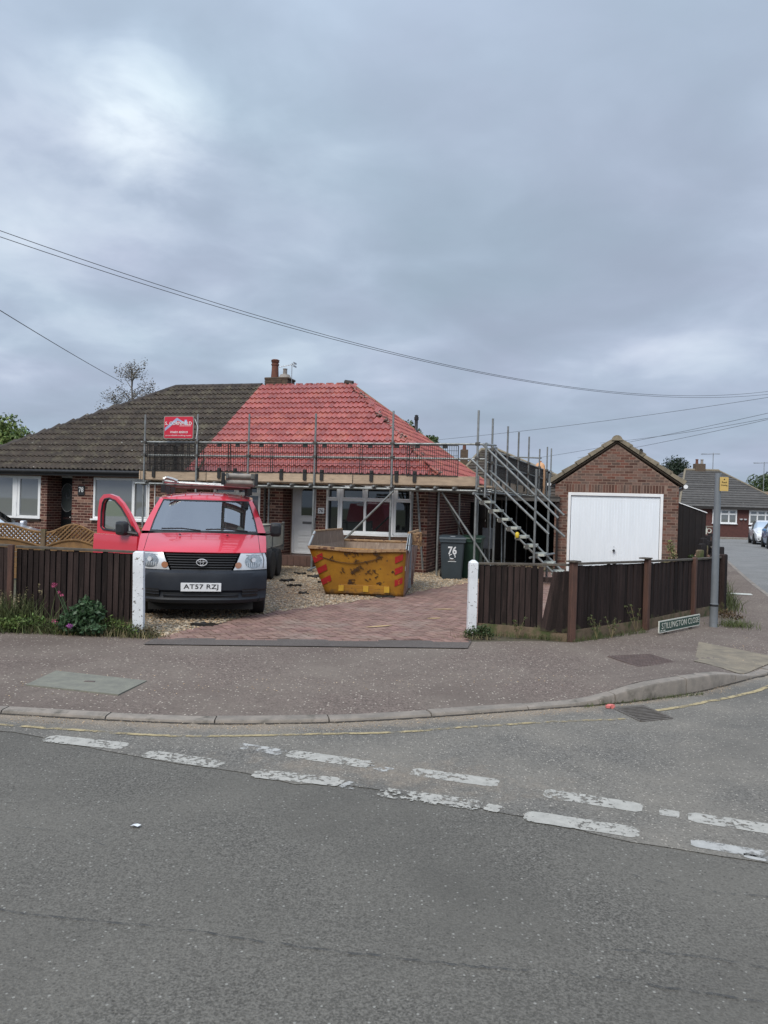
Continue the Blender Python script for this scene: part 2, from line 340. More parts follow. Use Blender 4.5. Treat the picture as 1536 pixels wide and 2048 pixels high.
M['skip_rust'] = mat('rusty_skip_side', (0.20, 0.085, 0.05), (0.27, 0.20, 0.17), 3, rough=.75, bump=.3, bscale=12, stretch=(3, 3, .8), spots=((0.42, 0.45, 0.47), 7, .62, .66, 5))
M['skip_in'] = mat('dusty_skip_inside', (0.30, 0.225, 0.17), (0.21, 0.155, 0.12), 5, rough=.9, stretch=(4, 4, .7), spots=((0.40, 0.34, 0.28), 9, .6, .7))
M['skip_rim'] = mat('skip_rim_scraped', (0.33, 0.22, 0.12), (0.24, 0.13, 0.06), 9, rough=.8, spots=((0.10, 0.05, 0.03), 12, .55, .6))
M['skip_grey'] = mat('skip_bare_plate', (0.34, 0.38, 0.40), (0.24, 0.27, 0.29), 6, rough=.6, spots=((0.14, 0.08, 0.05), 9, .6, .65))
M['red_stripe'] = mat('red_chevron', (0.36, 0.014, 0.016), (0.28, 0.014, 0.014), 9, rough=.5, spots=((0.38, 0.17, 0.01), 14, .63, .66))
M['pad'] = mat('yellow_pad', (0.55, 0.33, 0.03), (0.45, 0.26, 0.02), 9, rough=.6)
M['scuff'] = mat('dark_scuff', (0.06, 0.03, 0.015), rough=.8)
M['bin_grey'] = mat('bin_grey_plastic', (0.042, 0.058, 0.070), (0.036, 0.050, 0.060), 4, rough=.5)
M['bin_green'] = mat('bin_green_plastic', (0.010, 0.042, 0.026), (0.008, 0.034, 0.02), 4, rough=.5)
M['sign_green'] = mat('sign_green', (0.030, 0.075, 0.055), (0.024, 0.062, 0.046), 6, rough=.5)
M['sign_white'] = mat('sign_white', (0.66, 0.67, 0.60), (0.55, 0.56, 0.50), 20, rough=.5)
M['sign_red'] = mat('board_red', (0.56, 0.016, 0.045), (0.48, 0.014, 0.04), 3, rough=.45)
M['sign_blue'] = mat('board_slate_blue', (0.36, 0.43, 0.62), rough=.5)
M['sign_pink'] = mat('board_pale_print', (0.85, 0.62, 0.66), rough=.5)
M['sign_frame'] = mat('board_frame', (0.28, 0.25, 0.23), rough=.6)
M['pole'] = mat('grey_painted_pole', (0.205, 0.225, 0.245), (0.17, 0.188, 0.205), 5, rough=.45, metal=.2)
M['yellow_sign'] = mat('yellow_sign', (0.60, 0.42, 0.14), (0.56, 0.39, 0.13), 20, rough=.5)
M['trailer'] = mat('trailer_board', (0.40, 0.40, 0.34), (0.33, 0.33, 0.28), 4, rough=.65, spots=((0.13, 0.12, 0.09), 9, .62, .7))
M['trailer_metal'] = mat('trailer_steel', (0.20, 0.20, 0.19), (0.13, 0.13, 0.12), 9, rough=.55, metal=.5)
M['cable'] = mat('overhead_cable', (0.06, 0.065, 0.07), rough=.6)
M['alu'] = mat('ladder_aluminium', (0.62, 0.62, 0.60), (0.45, 0.45, 0.43), 14, rough=.3, metal=.8)
M['verge'] = mat('garage_verge_tile', (0.25, 0.215, 0.155), (0.185, 0.16, 0.12), 9, rough=.9, rnd=.15, bump=.3)
M['white_car'] = mat('white_car_paint', (0.74, 0.77, 0.80), rough=.3, coat=.8)
M['blue_car'] = mat('blue_car_paint', (0.09, 0.22, 0.42), rough=.3, coat=.8)
M['silver_car'] = mat('silver_car_paint', (0.55, 0.57, 0.62), rough=.3, coat=.8, metal=.3)
M['terracotta'] = mat('terracotta_pot', (0.17, 0.066, 0.042), (0.12, 0.05, 0.035), 12, rough=.85)
M['pot_grey'] = mat('grey_pot', (0.33, 0.30, 0.27), (0.24, 0.22, 0.2), 12, rough=.85)
M['chimney'] = mat('chimney_brick', (0.115, 0.082, 0.055), (0.07, 0.052, 0.04), 9, rough=.9, rnd=.25)
M['aerial'] = mat('aerial_metal', (0.42, 0.44, 0.46), rough=.4, metal=.6)
M['far_tile'] = mat('far_grey_tile', (0.092, 0.088, 0.084), (0.066, 0.064, 0.062), 3, rough=.85, rnd=.16, spots=((0.22, 0.22, 0.2), 3, .68, .72))
M['far_brick'] = mat('far_red_brick', (0.125, 0.050, 0.042), (0.090, 0.038, 0.034), 6, rough=.9, rnd=.18)
M['orange_tile'] = mat('orange_roof_tile', (0.30, 0.10, 0.055), rough=.85)
M['leaf'] = mat('leaf_green', (0.052, 0.085, 0.022), (0.034, 0.058, 0.016), 2, rough=.6, rnd=.45, hue=.02)
M['leaf_b'] = mat('leaf_bright', (0.12, 0.175, 0.035), (0.075, 0.12, 0.027), 2, rough=.6, rnd=.4, hue=.02)
M['leaf_dark'] = mat('conifer_green', (0.016, 0.034, 0.014), (0.010, 0.022, 0.010), 2, rough=.7, rnd=.4)
M['leaf_birch'] = mat('birch_leaf', (0.14, 0.125, 0.095), (0.10, 0.085, 0.06), 2, rough=.7, rnd=.4)
M['leaf_val'] = mat('valerian_leaf', (0.055, 0.105, 0.045), (0.035, 0.075, 0.032), 6, rough=.5, rnd=.35)
M['grass'] = mat('weed_grass', (0.085, 0.10, 0.035), (0.055, 0.075, 0.022), 6, rough=.7, rnd=.4, hue=.02)
M['dry_grass'] = mat('dry_grass', (0.26, 0.22, 0.12), (0.15, 0.12, 0.06), 6, rough=.8, rnd=.4)
M['brown_weed'] = mat('brown_weed', (0.10, 0.060, 0.030), (0.07, 0.06, 0.03), 6, rough=.8, rnd=.4)
M['petal_pink'] = mat('pink_petal', (0.55, 0.10, 0.22), (0.45, 0.09, 0.2), 20, rough=.6, rnd=.3)
M['petal_mauve'] = mat('mauve_petal', (0.42, 0.12, 0.38), rough=.6, rnd=.3)
M['petal_rose'] = mat('pale_rose_petal', (0.55, 0.36, 0.30), rough=.6, rnd=.3)
M['bark'] = mat('bark', (0.10, 0.082, 0.062), (0.06, 0.05, 0.04), 9, rough=.9)
M['bark_grey'] = mat('grey_twig', (0.16, 0.145, 0.13), (0.10, 0.09, 0.08), 9, rough=.9)
M['scrap'] = mat('torn_felt', (0.014, 0.013, 0.012), (0.03, 0.025, 0.02), 9, rough=.9)
M['paver'] = mat('red_block_paver', (0.270, 0.170, 0.138), (0.205, 0.125, 0.104), 8, rough=.9, bump=.3, bscale=120, rnd=.20, hue=.008, spots=((0.30, 0.24, 0.20), 1.3, .52, .8))
M['paver_joint'] = mat('paver_joint', (0.07, 0.048, 0.040), (0.05, 0.036, 0.03), 20, rough=.95)
M['yellow_block'] = mat('fresh_yellow_mark', (0.60, 0.42, 0.22), (0.50, 0.36, 0.2), 12, rough=.9)
M['step'] = mat('brown_step_tile', (0.115, 0.062, 0.050), (0.085, 0.05, 0.04), 9, rough=.6, rnd=.12)
M['orange'] = mat('orange_bucket', (0.72, 0.40, 0.20), rough=.5)
M['yellow_clip'] = mat('yellow_plastic', (0.75, 0.55, 0.04), rough=.5)
M['pink_rag'] = mat('pink_litter', (0.75, 0.22, 0.2), rough=.7)
M['grey_box'] = mat('meter_box', (0.20, 0.21, 0.22), rough=.5)

def paint_mat(name, col, lo, hi, scale=14):
    """worn road paint: noise eats holes through which the asphalt shows"""
    m = mat(name, col, tuple(x * .8 for x in col), 18, rough=.75, bump=.3, bscale=80)
    t = m.node_tree
    b = [n for n in t.nodes if n.type == 'BSDF_PRINCIPLED'][0]
    out = [n for n in t.nodes if n.type == 'OUTPUT_MATERIAL'][0]
    geo = N(t, 'ShaderNodeNewGeometry')
    nz = N(t, 'ShaderNodeTexNoise', i_Scale=scale, i_Detail=7, i_Roughness=.72); L(t, geo.outputs['Position'], nz.inputs['Vector'])
    at = N(t, 'ShaderNodeAttribute', attribute_name='wear')
    nb = N(t, 'ShaderNodeTexNoise', i_Scale=4.5, i_Detail=3); L(t, geo.outputs['Position'], nb.inputs['Vector'])
    nm = N(t, 'ShaderNodeMapRange'); L(t, nb.outputs['Fac'], nm.inputs[0]); nm.inputs[1].default_value = .35; nm.inputs[2].default_value = .65; nm.inputs[3].default_value = -.05; nm.inputs[4].default_value = .07
    a0 = N(t, 'ShaderNodeMath', operation='ADD'); L(t, nz.outputs['Fac'], a0.inputs[0]); L(t, nm.outputs[0], a0.inputs[1])
    ad = N(t, 'ShaderNodeMath', operation='ADD'); L(t, a0.outputs[0], ad.inputs[0]); L(t, at.outputs['Fac'], ad.inputs[1])
    r = N(t, 'ShaderNodeMapRange'); L(t, ad.outputs[0], r.inputs[0])
    r.inputs[1].default_value = lo; r.inputs[2].default_value = hi
    tr = N(t, 'ShaderNodeBsdfTransparent'); mx = N(t, 'ShaderNodeMixShader')
    L(t, r.outputs[0], mx.inputs[0]); L(t, b.outputs[0], mx.inputs[1]); L(t, tr.outputs[0], mx.inputs[2])
    L(t, mx.outputs[0], out.inputs[0])
    return m
M['dash'+'_paint'] = paint_mat('worn_white_paint', (0.44, 0.43, 0.39), .545, .60, 26)
M['faded_paint'] = paint_mat('faded_white_paint', (0.44, 0.44, 0.42), .44, .54, 9)
M['kerb_shade_line'] = paint_mat('kerb_shade_line', (0.040, 0.034, 0.026), .54, .68, 7)
M['yellow_line'] = paint_mat('worn_yellow_paint', (0.44, 0.36, 0.20), .43, .60, 11)
M['crack'] = paint_mat('road_crack', (0.055, 0.055, 0.053), .44, .58, 16)

# ------------------------------------------------------------------ mesh helpers
class MB:
    """collects geometry for ONE mesh object"""
    def __init__(s): s.v = []; s.f = []; s.m = []
    def add(s, vs, fs, mi=0):
        n = len(s.v)
        s.v.extend([tuple(p) for p in vs])
        s.f.extend([tuple(i + n for i in f) for f in fs])
        s.m.extend([mi] * len(fs))
        return s
    def box(s, c, d, mi=0, rot=None):
        hx, hy, hz = d[0] / 2, d[1] / 2, d[2] / 2
        vs = [Vector((x, y, z)) for x in (-hx, hx) for y in (-hy, hy) for z in (-hz, hz)]
        if rot is not None: vs = [rot @ p for p in vs]
        vs = [p + Vector(c) for p in vs]
        return s.add(vs, [(0, 1, 3, 2), (4, 6, 7, 5), (0, 4, 5, 1), (2, 3, 7, 6), (0, 2, 6, 4), (1, 5, 7, 3)], mi)
    def span(s, a, b, mi=0):
        return s.box([(a[i] + b[i]) / 2 for i in range(3)], [abs(b[i] - a[i]) for i in range(3)], mi)
    def tube(s, p0, p1, r, n=8, mi=0, r1=None, cap=True):
        p0, p1 = Vector(p0), Vector(p1)
        r1 = r if r1 is None else r1
        d = p1 - p0
        if d.length < 1e-6: return s
        d.normalize()
        a = d.orthogonal().normalized(); b = d.cross(a)
        vs = []
        for p, rr in ((p0, r), (p1, r1)):
            for i in range(n):
                t = 2 * math.pi * i / n
                vs.append(p + (a * math.cos(t) + b * math.sin(t)) * rr)
        fs = [(i, (i + 1) % n, n + (i + 1) % n, n + i) for i in range(n)]
        if cap: fs += [tuple(range(n - 1, -1, -1)), tuple(range(n, 2 * n))]
        return s.add(vs, fs, mi)
    def path(s, pts, r, n=6, mi=0):
        for a, b in zip(pts[:-1], pts[1:]): s.tube(a, b, r, n, mi)
        return s
    def lathe(s, prof, n=16, mi=0, c=(0, 0, 0), axis='z'):
        vs = []
        for (r, z) in prof:
            for i in range(n):
                t = 2 * math.pi * i / n
                q = (r * math.cos(t), r * math.sin(t), z)
                if axis == 'x': q = (z, q[0], q[1])
                if axis == 'y': q = (q[0], z, q[1])
                vs.append((q[0] + c[0], q[1] + c[1], q[2] + c[2]))
        fs = []
        for k in range(len(prof) - 1):
            for i in range(n):
                j = (i + 1) % n
                fs.append((k * n + i, k * n + j, (k + 1) * n + j, (k + 1) * n + i))
        fs.append(tuple(range(n - 1, -1, -1))); fs.append(tuple((len(prof) - 1) * n + i for i in range(n)))
        return s.add(vs, fs, mi)
    def prism(s, poly, w0, w1, mi=0, plane='xz'):
        """closed polygon extruded along the third axis between w0 and w1"""
        def P(a, b, w):
            return {'xz': (a, w, b), 'xy': (a, b, w), 'yz': (w, a, b)}[plane]
        n = len(poly)
        vs = [P(a, b, w0) for a, b in poly] + [P(a, b, w1) for a, b in poly]
        fs = [tuple(range(n)), tuple(range(2 * n - 1, n - 1, -1))] + [(i, n + i, n + (i + 1) % n, (i + 1) % n) for i in range(n)]
        return s.add(vs, fs, mi)
    def grid(s, rows, mi=0):
        nr, nc = len(rows), len(rows[0])
        vs = [p for r in rows for p in r]
        fs = [(i * nc + j, i * nc + j + 1, (i + 1) * nc + j + 1, (i + 1) * nc + j) for i in range(nr - 1) for j in range(nc - 1)]
        return s.add(vs, fs, mi)
    def mesh(s, name, mats, smooth=False, attr=None):
        me = bpy.data.meshes.new(name)
        me.from_pydata(s.v, [], s.f)
        for mm in mats: me.materials.append(mm)
        if len(mats) > 1: me.polygons.foreach_set('material_index', s.m)
        if smooth: me.polygons.foreach_set('use_smooth', [True] * len(s.f))
        if attr is not None:
            a = me.attributes.new('wear', 'FLOAT', 'POINT'); a.data.foreach_set('value', attr)
        me.update()
        return me

def link(name, data, parent=None, **pr):
    o = bpy.data.objects.new(name, data)
    COL.objects.link(o)
    if parent is not None: o.parent = parent
    for k, v in pr.items(): o[k] = v
    return o
def part(name, mb, mats, parent=None, smooth=False, bevel=0, solid=0, attr=None, **pr):
    if not isinstance(mats, (list, tuple)): mats = [mats]
    o = link(name, mb.mesh(name, mats, smooth, attr), parent, **pr)
    if solid:
        md = o.modifiers.new('solid', 'SOLIDIFY'); md.thickness = solid; md.offset = -1
    if bevel:
        md = o.modifiers.new('bevel', 'BEVEL'); md.width = bevel; md.segments = 2; md.limit_method = 'ANGLE'; md.angle_limit = R(40)
    if smooth or bevel: 
        me = o.data
        me.polygons.foreach_set('use_smooth', [True] * len(me.polygons))
        me.set_sharp_from_angle(angle=R(38))
    return o
def thing(name, label, cat, loc=(0, 0, 0), rz=0.0, group=None, kind=None):
    o = bpy.data.objects.new(name, None)
    COL.objects.link(o)
    o.location = loc; o.rotation_euler = (0, 0, rz)
    o['label'] = label; o['category'] = cat
    if group: o['group'] = group
    if kind: o['kind'] = kind
    return o
def tag(o, label, cat, group=None, kind=None):
    o['label'] = label; o['category'] = cat
    if group: o['group'] = group
    if kind: o['kind'] = kind
    return o
def struct(name, mb, mats, parent=None, **k):
    o = part(name, mb, mats, parent, **k)
    if parent is None: o['kind'] = 'structure'
    return o
def instance(name, me, parent, loc, rot=None, scale=None, mtx=None):
    o = bpy.data.objects.new(name, me)
    COL.objects.link(o)
    o.parent = parent
    if mtx is not None: o.matrix_local = mtx
    else:
        o.location = loc
        if rot: o.rotation_euler = rot
        if scale: o.scale = scale
    return o
def text(name, body, mtx, width, height, m, parent, depth=0.002, bold=0.0, spacing=1.0, shear=0):
    """flat lettering turned into a mesh: x right, y up in the frame of mtx, centred on its origin"""
    cu = bpy.data.curves.new(name, 'FONT')
    cu.body = body; cu.size = 1; cu.extrude = 0.004; cu.offset = bold; cu.space_character = spacing; cu.shear = shear; cu.resolution_u = 3
    o = bpy.data.objects.new('tmp', cu)
    COL.objects.link(o)
    dg = bpy.context.evaluated_depsgraph_get()
    me = bpy.data.meshes.new_from_object(o.evaluated_get(dg))
    bpy.data.objects.remove(o); bpy.data.curves.remove(cu)
    n = len(me.vertices); co = np.zeros(n * 3); me.vertices.foreach_get('co', co); co = co.reshape(-1, 3)
    lo, hi = co.min(0), co.max(0)
    sx = width / (hi[0] - lo[0]); sy = height / (hi[1] - lo[1]); sz = depth / max(1e-6, hi[2] - lo[2])
    co = (co - (lo + hi) / 2) * np.array([sx, sy, sz])
    co[:, 2] += depth / 2
    co = np.c_[co, np.ones(n)] @ np.array(mtx).T
    me.vertices.foreach_set('co', co[:, :3].ravel()); me.materials.clear(); me.materials.append(m); me.name = name
    me.update()
    return link(name, me, parent)
def facing(u, v, z, back=Vector((0, 1, 0))):
    """frame for lettering on an upright face whose outward side is -v (local): x right, y up, z towards the viewer"""
    return Matrix(((1, 0, 0, u), (0, 0, -1, v), (0, 1, 0, z), (0, 0, 0, 1)))
def spline(pts, n):
    """Catmull-Rom through 2D/3D control points, n samples per segment"""
    P = [np.array(p, float) for p in pts]
    P = [2 * P[0] - P[1]] + P + [2 * P[-1] - P[-2]]
    out = []
    for i in range(1, len(P) - 2):
        for k in range(n):
            t = k / n
            out.append(0.5 * ((2 * P[i]) + (-P[i - 1] + P[i + 1]) * t + (2 * P[i - 1] - 5 * P[i] + 4 * P[i + 1] - P[i + 2]) * t * t + (-P[i - 1] + 3 * P[i] - 3 * P[i + 1] + P[i + 2]) * t ** 3))
    out.append(P[-2])
    return out
def inpoly(x, y, poly):
    c = False; j = len(poly) - 1
    for i in range(len(poly)):
        xi, yi = poly[i][:2]; xj, yj = poly[j][:2]
        if (yi > y) != (yj > y) and x < (xj - xi) * (y - yi) / (yj - yi) + xi: c = not c
        j = i
    return c
# ------------------------------------------------------------------ ground, roads, pavement
ROAD_Z = -0.05
def sheet(name, poly, z, m, **k):
    mb = MB(); mb.add([(x, y, z) for x, y in poly], [tuple(range(len(poly)))]); return struct(name, mb, m, **k)
sheet('ground', [(-700, -300), (700, -300), (700, 900), (-700, 900)], -0.12, M['lawn'])
road = sheet('road', [(-70, -12), (70, -12), (70, 66), (-70, 66)], ROAD_Z, M['road'])
# kerb stations: kerb face x, y, kerb top z, back of pavement x, y
K = [(-30, 9.9, -.02, -30, 13), (-8, 6.6, -.02, -8, 10.0), (-4.5, 6.08, -.02, -4.7, 9.42), (-2.91, 5.90, -.02, -3.0, 9.15),
     (-1.49, 5.79, -.02, -1.55, 9.07), (-.6, 5.88, -.02, -.4, 9.2), (.09, 6.05, -.02, .5, 9.35), (.84, 6.31, -.02, 1.1, 9.44),
     (1.55, 6.57, -.02, 1.9, 9.62), (1.9, 6.70, .0, 2.25, 9.60), (2.30, 6.87, .075, 2.5, 9.68), (2.55, 7.01, .095, 2.9, 10.0), (3.07, 7.34, .095, 3.6, 10.7),
     (3.40, 7.60, .075, 3.9, 11.0), (3.9, 8.02, -.02, 4.5, 11.7), (4.25, 8.32, -.02, 4.95, 12.15), (5.6, 9.9, -.02, 5.7, 12.95), (6.9, 12.6, .0, 6.3, 14.5),
     (8.22, 16.36, .03, 7.35, 17.3), (9.77, 20.59, .03, 8.9, 21.5), (12.76, 28.43, .03, 11.7, 29), (14.11, 31.91, .03, 13.0, 32.5), (25, 60, .03, 23.5, 61)]
KS = spline(K, 6)
def side(a, b):   # unit normal from kerb towards the pavement
    d = np.array(b[:2]) - np.array(a[:2]); d /= np.linalg.norm(d); return np.array([-d[1], d[0]])
KN = [side(KS[max(0, i - 1)], KS[min(len(KS) - 1, i + 1)]) for i in range(len(KS))]
rows = []
for s_, n_ in zip(KS, KN):
    a = s_[:2] + n_ * .115; b_ = s_[3:5]
    r = []
    for t in (0, .04, .1, .2, .35, .5, .7, .85, 1.0):
        q = a * (1 - t) + b_ * t
        z = s_[2] * max(0, 1 - t * 2.6) + (-.02 * (1 - t)) * min(1, t * 2.6) 
        r.append((q[0], q[1], z + .0005 * math.sin(q[0] * 5)))
    rows.append(r)
pmb = MB().grid(rows)
pavement = struct('pavement', pmb, M['pave'], smooth=True)
PV = np.array([p for r in rows for p in r])
def pave_z(x, y):
    d = (PV[:, 0] - x) ** 2 + (PV[:, 1] - y) ** 2
    i = np.argsort(d)[:4]; w = 1 / (d[i] + 1e-4); return float((PV[i, 2] * w).sum() / w.sum())
# kerb stones, each its own piece
arc = [0.0]
for a, b in zip(KS[:-1], KS[1:]): arc.append(arc[-1] + float(np.linalg.norm(b[:2] - a[:2])))
def at(sv_):
    i = min(len(arc) - 2, max(0, int(np.searchsorted(arc, sv_)) - 1)); t = (sv_ - arc[i]) / max(1e-6, arc[i + 1] - arc[i])
    return KS[i] * (1 - t) + KS[i + 1] * t, KN[i] * (1 - t) + KN[i + 1] * t
s0 = arc[int(len(KS) * .045)]; k0 = next(i for i, q in enumerate(KS) if q[0] > -7); s0 = arc[k0]
i_end = next(i for i, q in enumerate(KS) if q[1] > 34)
kb = MB()
while s0 < arc[i_end]:
    ln = .86 + random.uniform(-.03, .06); s1 = s0 + ln - .011
    q = MB(); rr = []
    dz = random.uniform(-.004, .004)
    for k in range(5):
        c, n = at(s0 + (s1 - s0) * k / 4)
        z = c[2] + dz; face = min(.012, (z - ROAD_Z) * .3)
        pf = [(0, ROAD_Z - .06), (0 + face * .3, z - .018), (.012, z - .004), (.03, z + .001), (.112, z + .003), (.112, ROAD_Z - .06)]
        rr.append([(c[0] + n[0] * o_, c[1] + n[1] * o_, zz_) for o_, zz_ in pf])
    q.grid(rr); q.add(rr[0], [tuple(range(6))]); q.add(rr[-1], [tuple(range(5, -1, -1))])
    part('kerb_stone', q, M['kerb'], pavement, smooth=True)
    s0 += ln
# older, paler surface of the junction between the kerb and the cut line in the road
CUT = [(-30, 9.2), (-8, 6.2), (-4.5, 5.75), (-2.69, 5.48), (-2.24, 5.33), (-1.53, 4.95), (-.95, 4.81), (-.64, 4.66), (-.15, 4.57), (.28, 4.41), (.81, 4.24), (1.34, 3.95), (1.92, 3.74), (4.0, 2.9), (9, 1.2), (16, -1)]
CU = spline(CUT, 4)
KK = [k for k in KS if k[0] > -30]
nR = 90; rows = []; wear = []
kk_idx = np.linspace(0, len(KS) - 1, nR); ca = [0.0]
for a, b in zip(CU[:-1], CU[1:]): ca.append(ca[-1] + float(np.linalg.norm(b - a)))
# pair each kerb sample with a cut sample by x up to the corner, then let the cut line run on
for i in range(nR):
    f = kk_idx[i]; j = int(f); t = f - j
    k = KS[j] * (1 - t) + KS[min(j + 1, len(KS) - 1)] * t
    if k[0] < 1.5: xt = k[0]
    else: xt = 1.5 + (k[0] - 1.5) * 1.9
    cx = [c[0] for c in CU]
    cyv = float(np.interp(xt, cx, [c[1] for c in CU])); cxx = min(xt, 16)
    r = []
    for q in range(14):
        u = (q / 13) ** 1.3
        jx = random.uniform(-.035, .035) if q == 13 else 0
        r.append((k[0] * (1 - u) + cxx * u + jx, (k[1] + .004) * (1 - u) + cyv * u + jx, ROAD_Z + .004))
        d = math.hypot((cxx - k[0]) * u, (cyv - k[1]) * u)
        wv = max(0, 1.05 - d / .40) if k[0] < 1.9 else max(0, .8 - d / .35)
        bend = math.exp(-((k[0] - .1) / 1.5) ** 2)
        wv = max(wv, bend * max(0, 1 - abs(u - .78) / .42) * .66)
        wear.append(wv)
    rows.append(r)
wmb = MB().grid(rows)
old = struct('junction_road_surface', wmb, M['old_road'], road, attr=wear)
# the close running away to the right
sheet('close_road', [(8.0, 15.5), (9.7, 20.4), (12.7, 28.3), (14.1, 31.8), (25, 60), (26.5, 64), (60, 64), (40, 40), (22, 14), (14, 9), (8.6, 13.2)], ROAD_Z + .008, M['side_road'], parent=road)
sheet('garden_ground', [(-30, 12.9), (-8, 9.9), (-4.7, 9.32), (-3, 9.06), (1.1, 9.36), (2.3, 9.5), (3.6, 10.6), (4.95, 12.05), (5.7, 12.85), (6.3, 14.4), (7.35, 17.2), (8.9, 21.4), (11.7, 28.9), (23.4, 61), (23.4, 110), (-90, 110), (-90, 22)], -.012, M['earth'])
sheet('grass_verge_far', [(10, 66), (60, 66), (60, 110), (10, 110)], -.03, M['lawn'])
GRAV = [(-2.95, 9.28), (-2.6, 9.06), (-2.32, 9.88), (-1.88, 11.06), (-1.26, 11.95), (-.53, 12.93), (.34, 14.16), (1.07, 15.48), (1.87, 16.81), (3.3, 19.0), (4.6, 21.6), (4.9, 23.2), (2.2, 23.2), (1.2, 19.3), (-5.6, 21.4), (-5.9, 15.5), (-5.9, 9.8), (-4.6, 9.5)]
gravel_bed = sheet('gravel_drive', GRAV, -.004, M['gravel_bed'])
DRIVE = [(-2.62, 9.04), (1.1, 9.44), (1.3, 10.2), (2.4, 9.85), (5.6, 13.1), (8.3, 20.0), (4.72, 21.3), (3.0, 18.4), (1.87, 16.81), (1.07, 15.48), (.34, 14.16), (-.53, 12.93), (-1.26, 11.95), (-1.88, 11.06), (-2.32, 9.88)]
drive = sheet('block_paved_driveway', DRIVE, 0.0, M['paver_joint'])
# herringbone blocks: 300 nearest singly, the rest joined
pm = MB().box((0, 0, 0), (.186, .086, .03)).mesh('paver', [M['paver']])
ang = R(29); ca_, sa_ = math.cos(ang), math.sin(ang); cand = []
w_ = .1
for i in range(-40, 160):
    for j in range(-60, 160):
        c = (i - j) % 4
        if c == 0: gx, gy, rz = (i + 1) * w_, (j + .5) * w_, 0
        elif c == 3: gx, gy, rz = (i + .5) * w_, (j + 1) * w_, math.pi / 2
        else: continue
        x = -1.2 + gx * ca_ - gy * sa_; y = 8.2 + gx * sa_ + gy * ca_
        if y > 20.5 or x > 8 or x < -2.8: continue
        if inpoly(x, y, DRIVE): 
            hidden = (x > 1.05 and y < 13 and x > 1.05 + (y - 10) * .12)
            cand.append((y + (30 if hidden else 0), x, y, rz + ang))
cand.sort()
rest = MB()
for k, (key, x, y, rz) in enumerate(cand):
    z = -.004 + random.uniform(-.0025, .0025) 
    if k < 300:
        instance('paver', pm, drive, (x, y, z), (random.uniform(-.016, .016), random.uniform(-.016, .016), rz))
    else: rest.box((x, y, z), (.186, .086, .03), 0, Matrix.Rotation(rz, 3, 'Z'))
o = part('paver_field', rest, M['paver'], drive); o['kind'] = 'stuff'
# front edging course of the driveway
for k in range(36):
    t = (k + .5) / 36; x = -2.6 + 3.68 * t; y = 9.0 + .395 * t
    instance('edging_block', pm, drive, (x, y - .01, -.003), (0, 0, R(6.1)), (.52, 1.9 * .55, 1))
for (x, y, sx, rz) in ((-.02, 10.35, .42, .6), (.78, 11.25, .22, .4), (1.0, 12.3, .34, .25)):
    mb = MB(); pts = [(sx * .5 * math.cos(a) * (1 + .2 * math.sin(3 * a)), .035 * math.sin(a)) for a in np.linspace(0, 6.28, 14)[:-1]]
    mb.add([(x + a * math.cos(rz) - b * math.sin(rz), y + a * math.sin(rz) + b * math.cos(rz), .0185) for a, b in pts], [tuple(range(len(pts)))])
    part('paint_mark', mb, M['yellow_block'], drive)
# gravel stones
def scatter_stones(n, poly, dens, smin, smax, z0=0.0):
    xs = [p[0] for p in poly]; ys = [p[1] for p in poly]; pts = []
    while len(pts) < n:
        x = rng.uniform(min(xs), max(xs)); y = rng.uniform(min(ys), max(ys))
        if rng.random() > dens(x, y): continue
        if inpoly(x, y, poly): pts.append((x, y))
    P = np.array(pts); n = len(P)
    base = np.array([(1, 0, 0), (0, 1, 0), (-1, 0, 0), (0, -1, 0), (0, 0, .6), (.3, .2, -.5)])
    s = rng.uniform(smin, smax, n) * .5
    a = rng.uniform(0, 6.28, n); el = rng.uniform(.6, 1.0, n)
    V = np.repeat(base[None], n, 0) * rng.uniform(.75, 1.2, (n, 6, 1)) * s[:, None, None]
    V[:, :, 1] *= el[:, None]
    c, sn = np.cos(a)[:, None], np.sin(a)[:, None]
    X = V[:, :, 0] * c - V[:, :, 1] * sn + P[:, :1]; Y = V[:, :, 0] * sn + V[:, :, 1] * c + P[:, 1:]
    Z = V[:, :, 2] * .8 + z0 + s[:, None] * .25
    VV = np.stack([X, Y, Z], 2).reshape(-1, 3)
    F = np.array([(0, 1, 4), (1, 2, 4), (2, 3, 4), (3, 0, 4), (1, 0, 5), (2, 1, 5), (3, 2, 5), (0, 3, 5)])
    FF = (F[None] + (np.arange(n) * 6)[:, None, None]).reshape(-1, 3)
    mb = MB(); mb.v = VV.tolist(); mb.f = FF.tolist(); mb.m = [0] * len(FF)
    return mb
o = part('gravel', scatter_stones(34000, GRAV, lambda x, y: min(1, (9.3 / max(9.3, y)) ** 1.2) if not (x < -3.4 and y > 11) else .15, .018, .052, 0.0), M['stone'])
tag(o, 'loose golden gravel covering the drive round the van and skip', 'gravel', kind='stuff')
o = part('scattered_gravel', scatter_stones(1500, [(-3.2, 6.2), (4.6, 7.9), (5.4, 12.2), (2.4, 9.5), (-3.2, 9.0)], lambda x, y: 1, .007, .018, -.014), M['stone'])
tag(o, 'small pale stones kicked out over the pavement', 'gravel', kind='stuff')
o = part('kerb_grit', scatter_stones(1300, [(-3.2, 5.68), (-.5, 5.64), (1.5, 6.35), (3.4, 7.35), (3.5, 7.7), (1.9, 6.70), (.1, 6.03), (-1.5, 5.79), (-3.2, 5.9)], lambda x, y: 1, .005, .014, ROAD_Z + .005), M['stone'])
tag(o, 'fine grit and chippings lying in the gutter along the kerb', 'grit', kind='stuff')
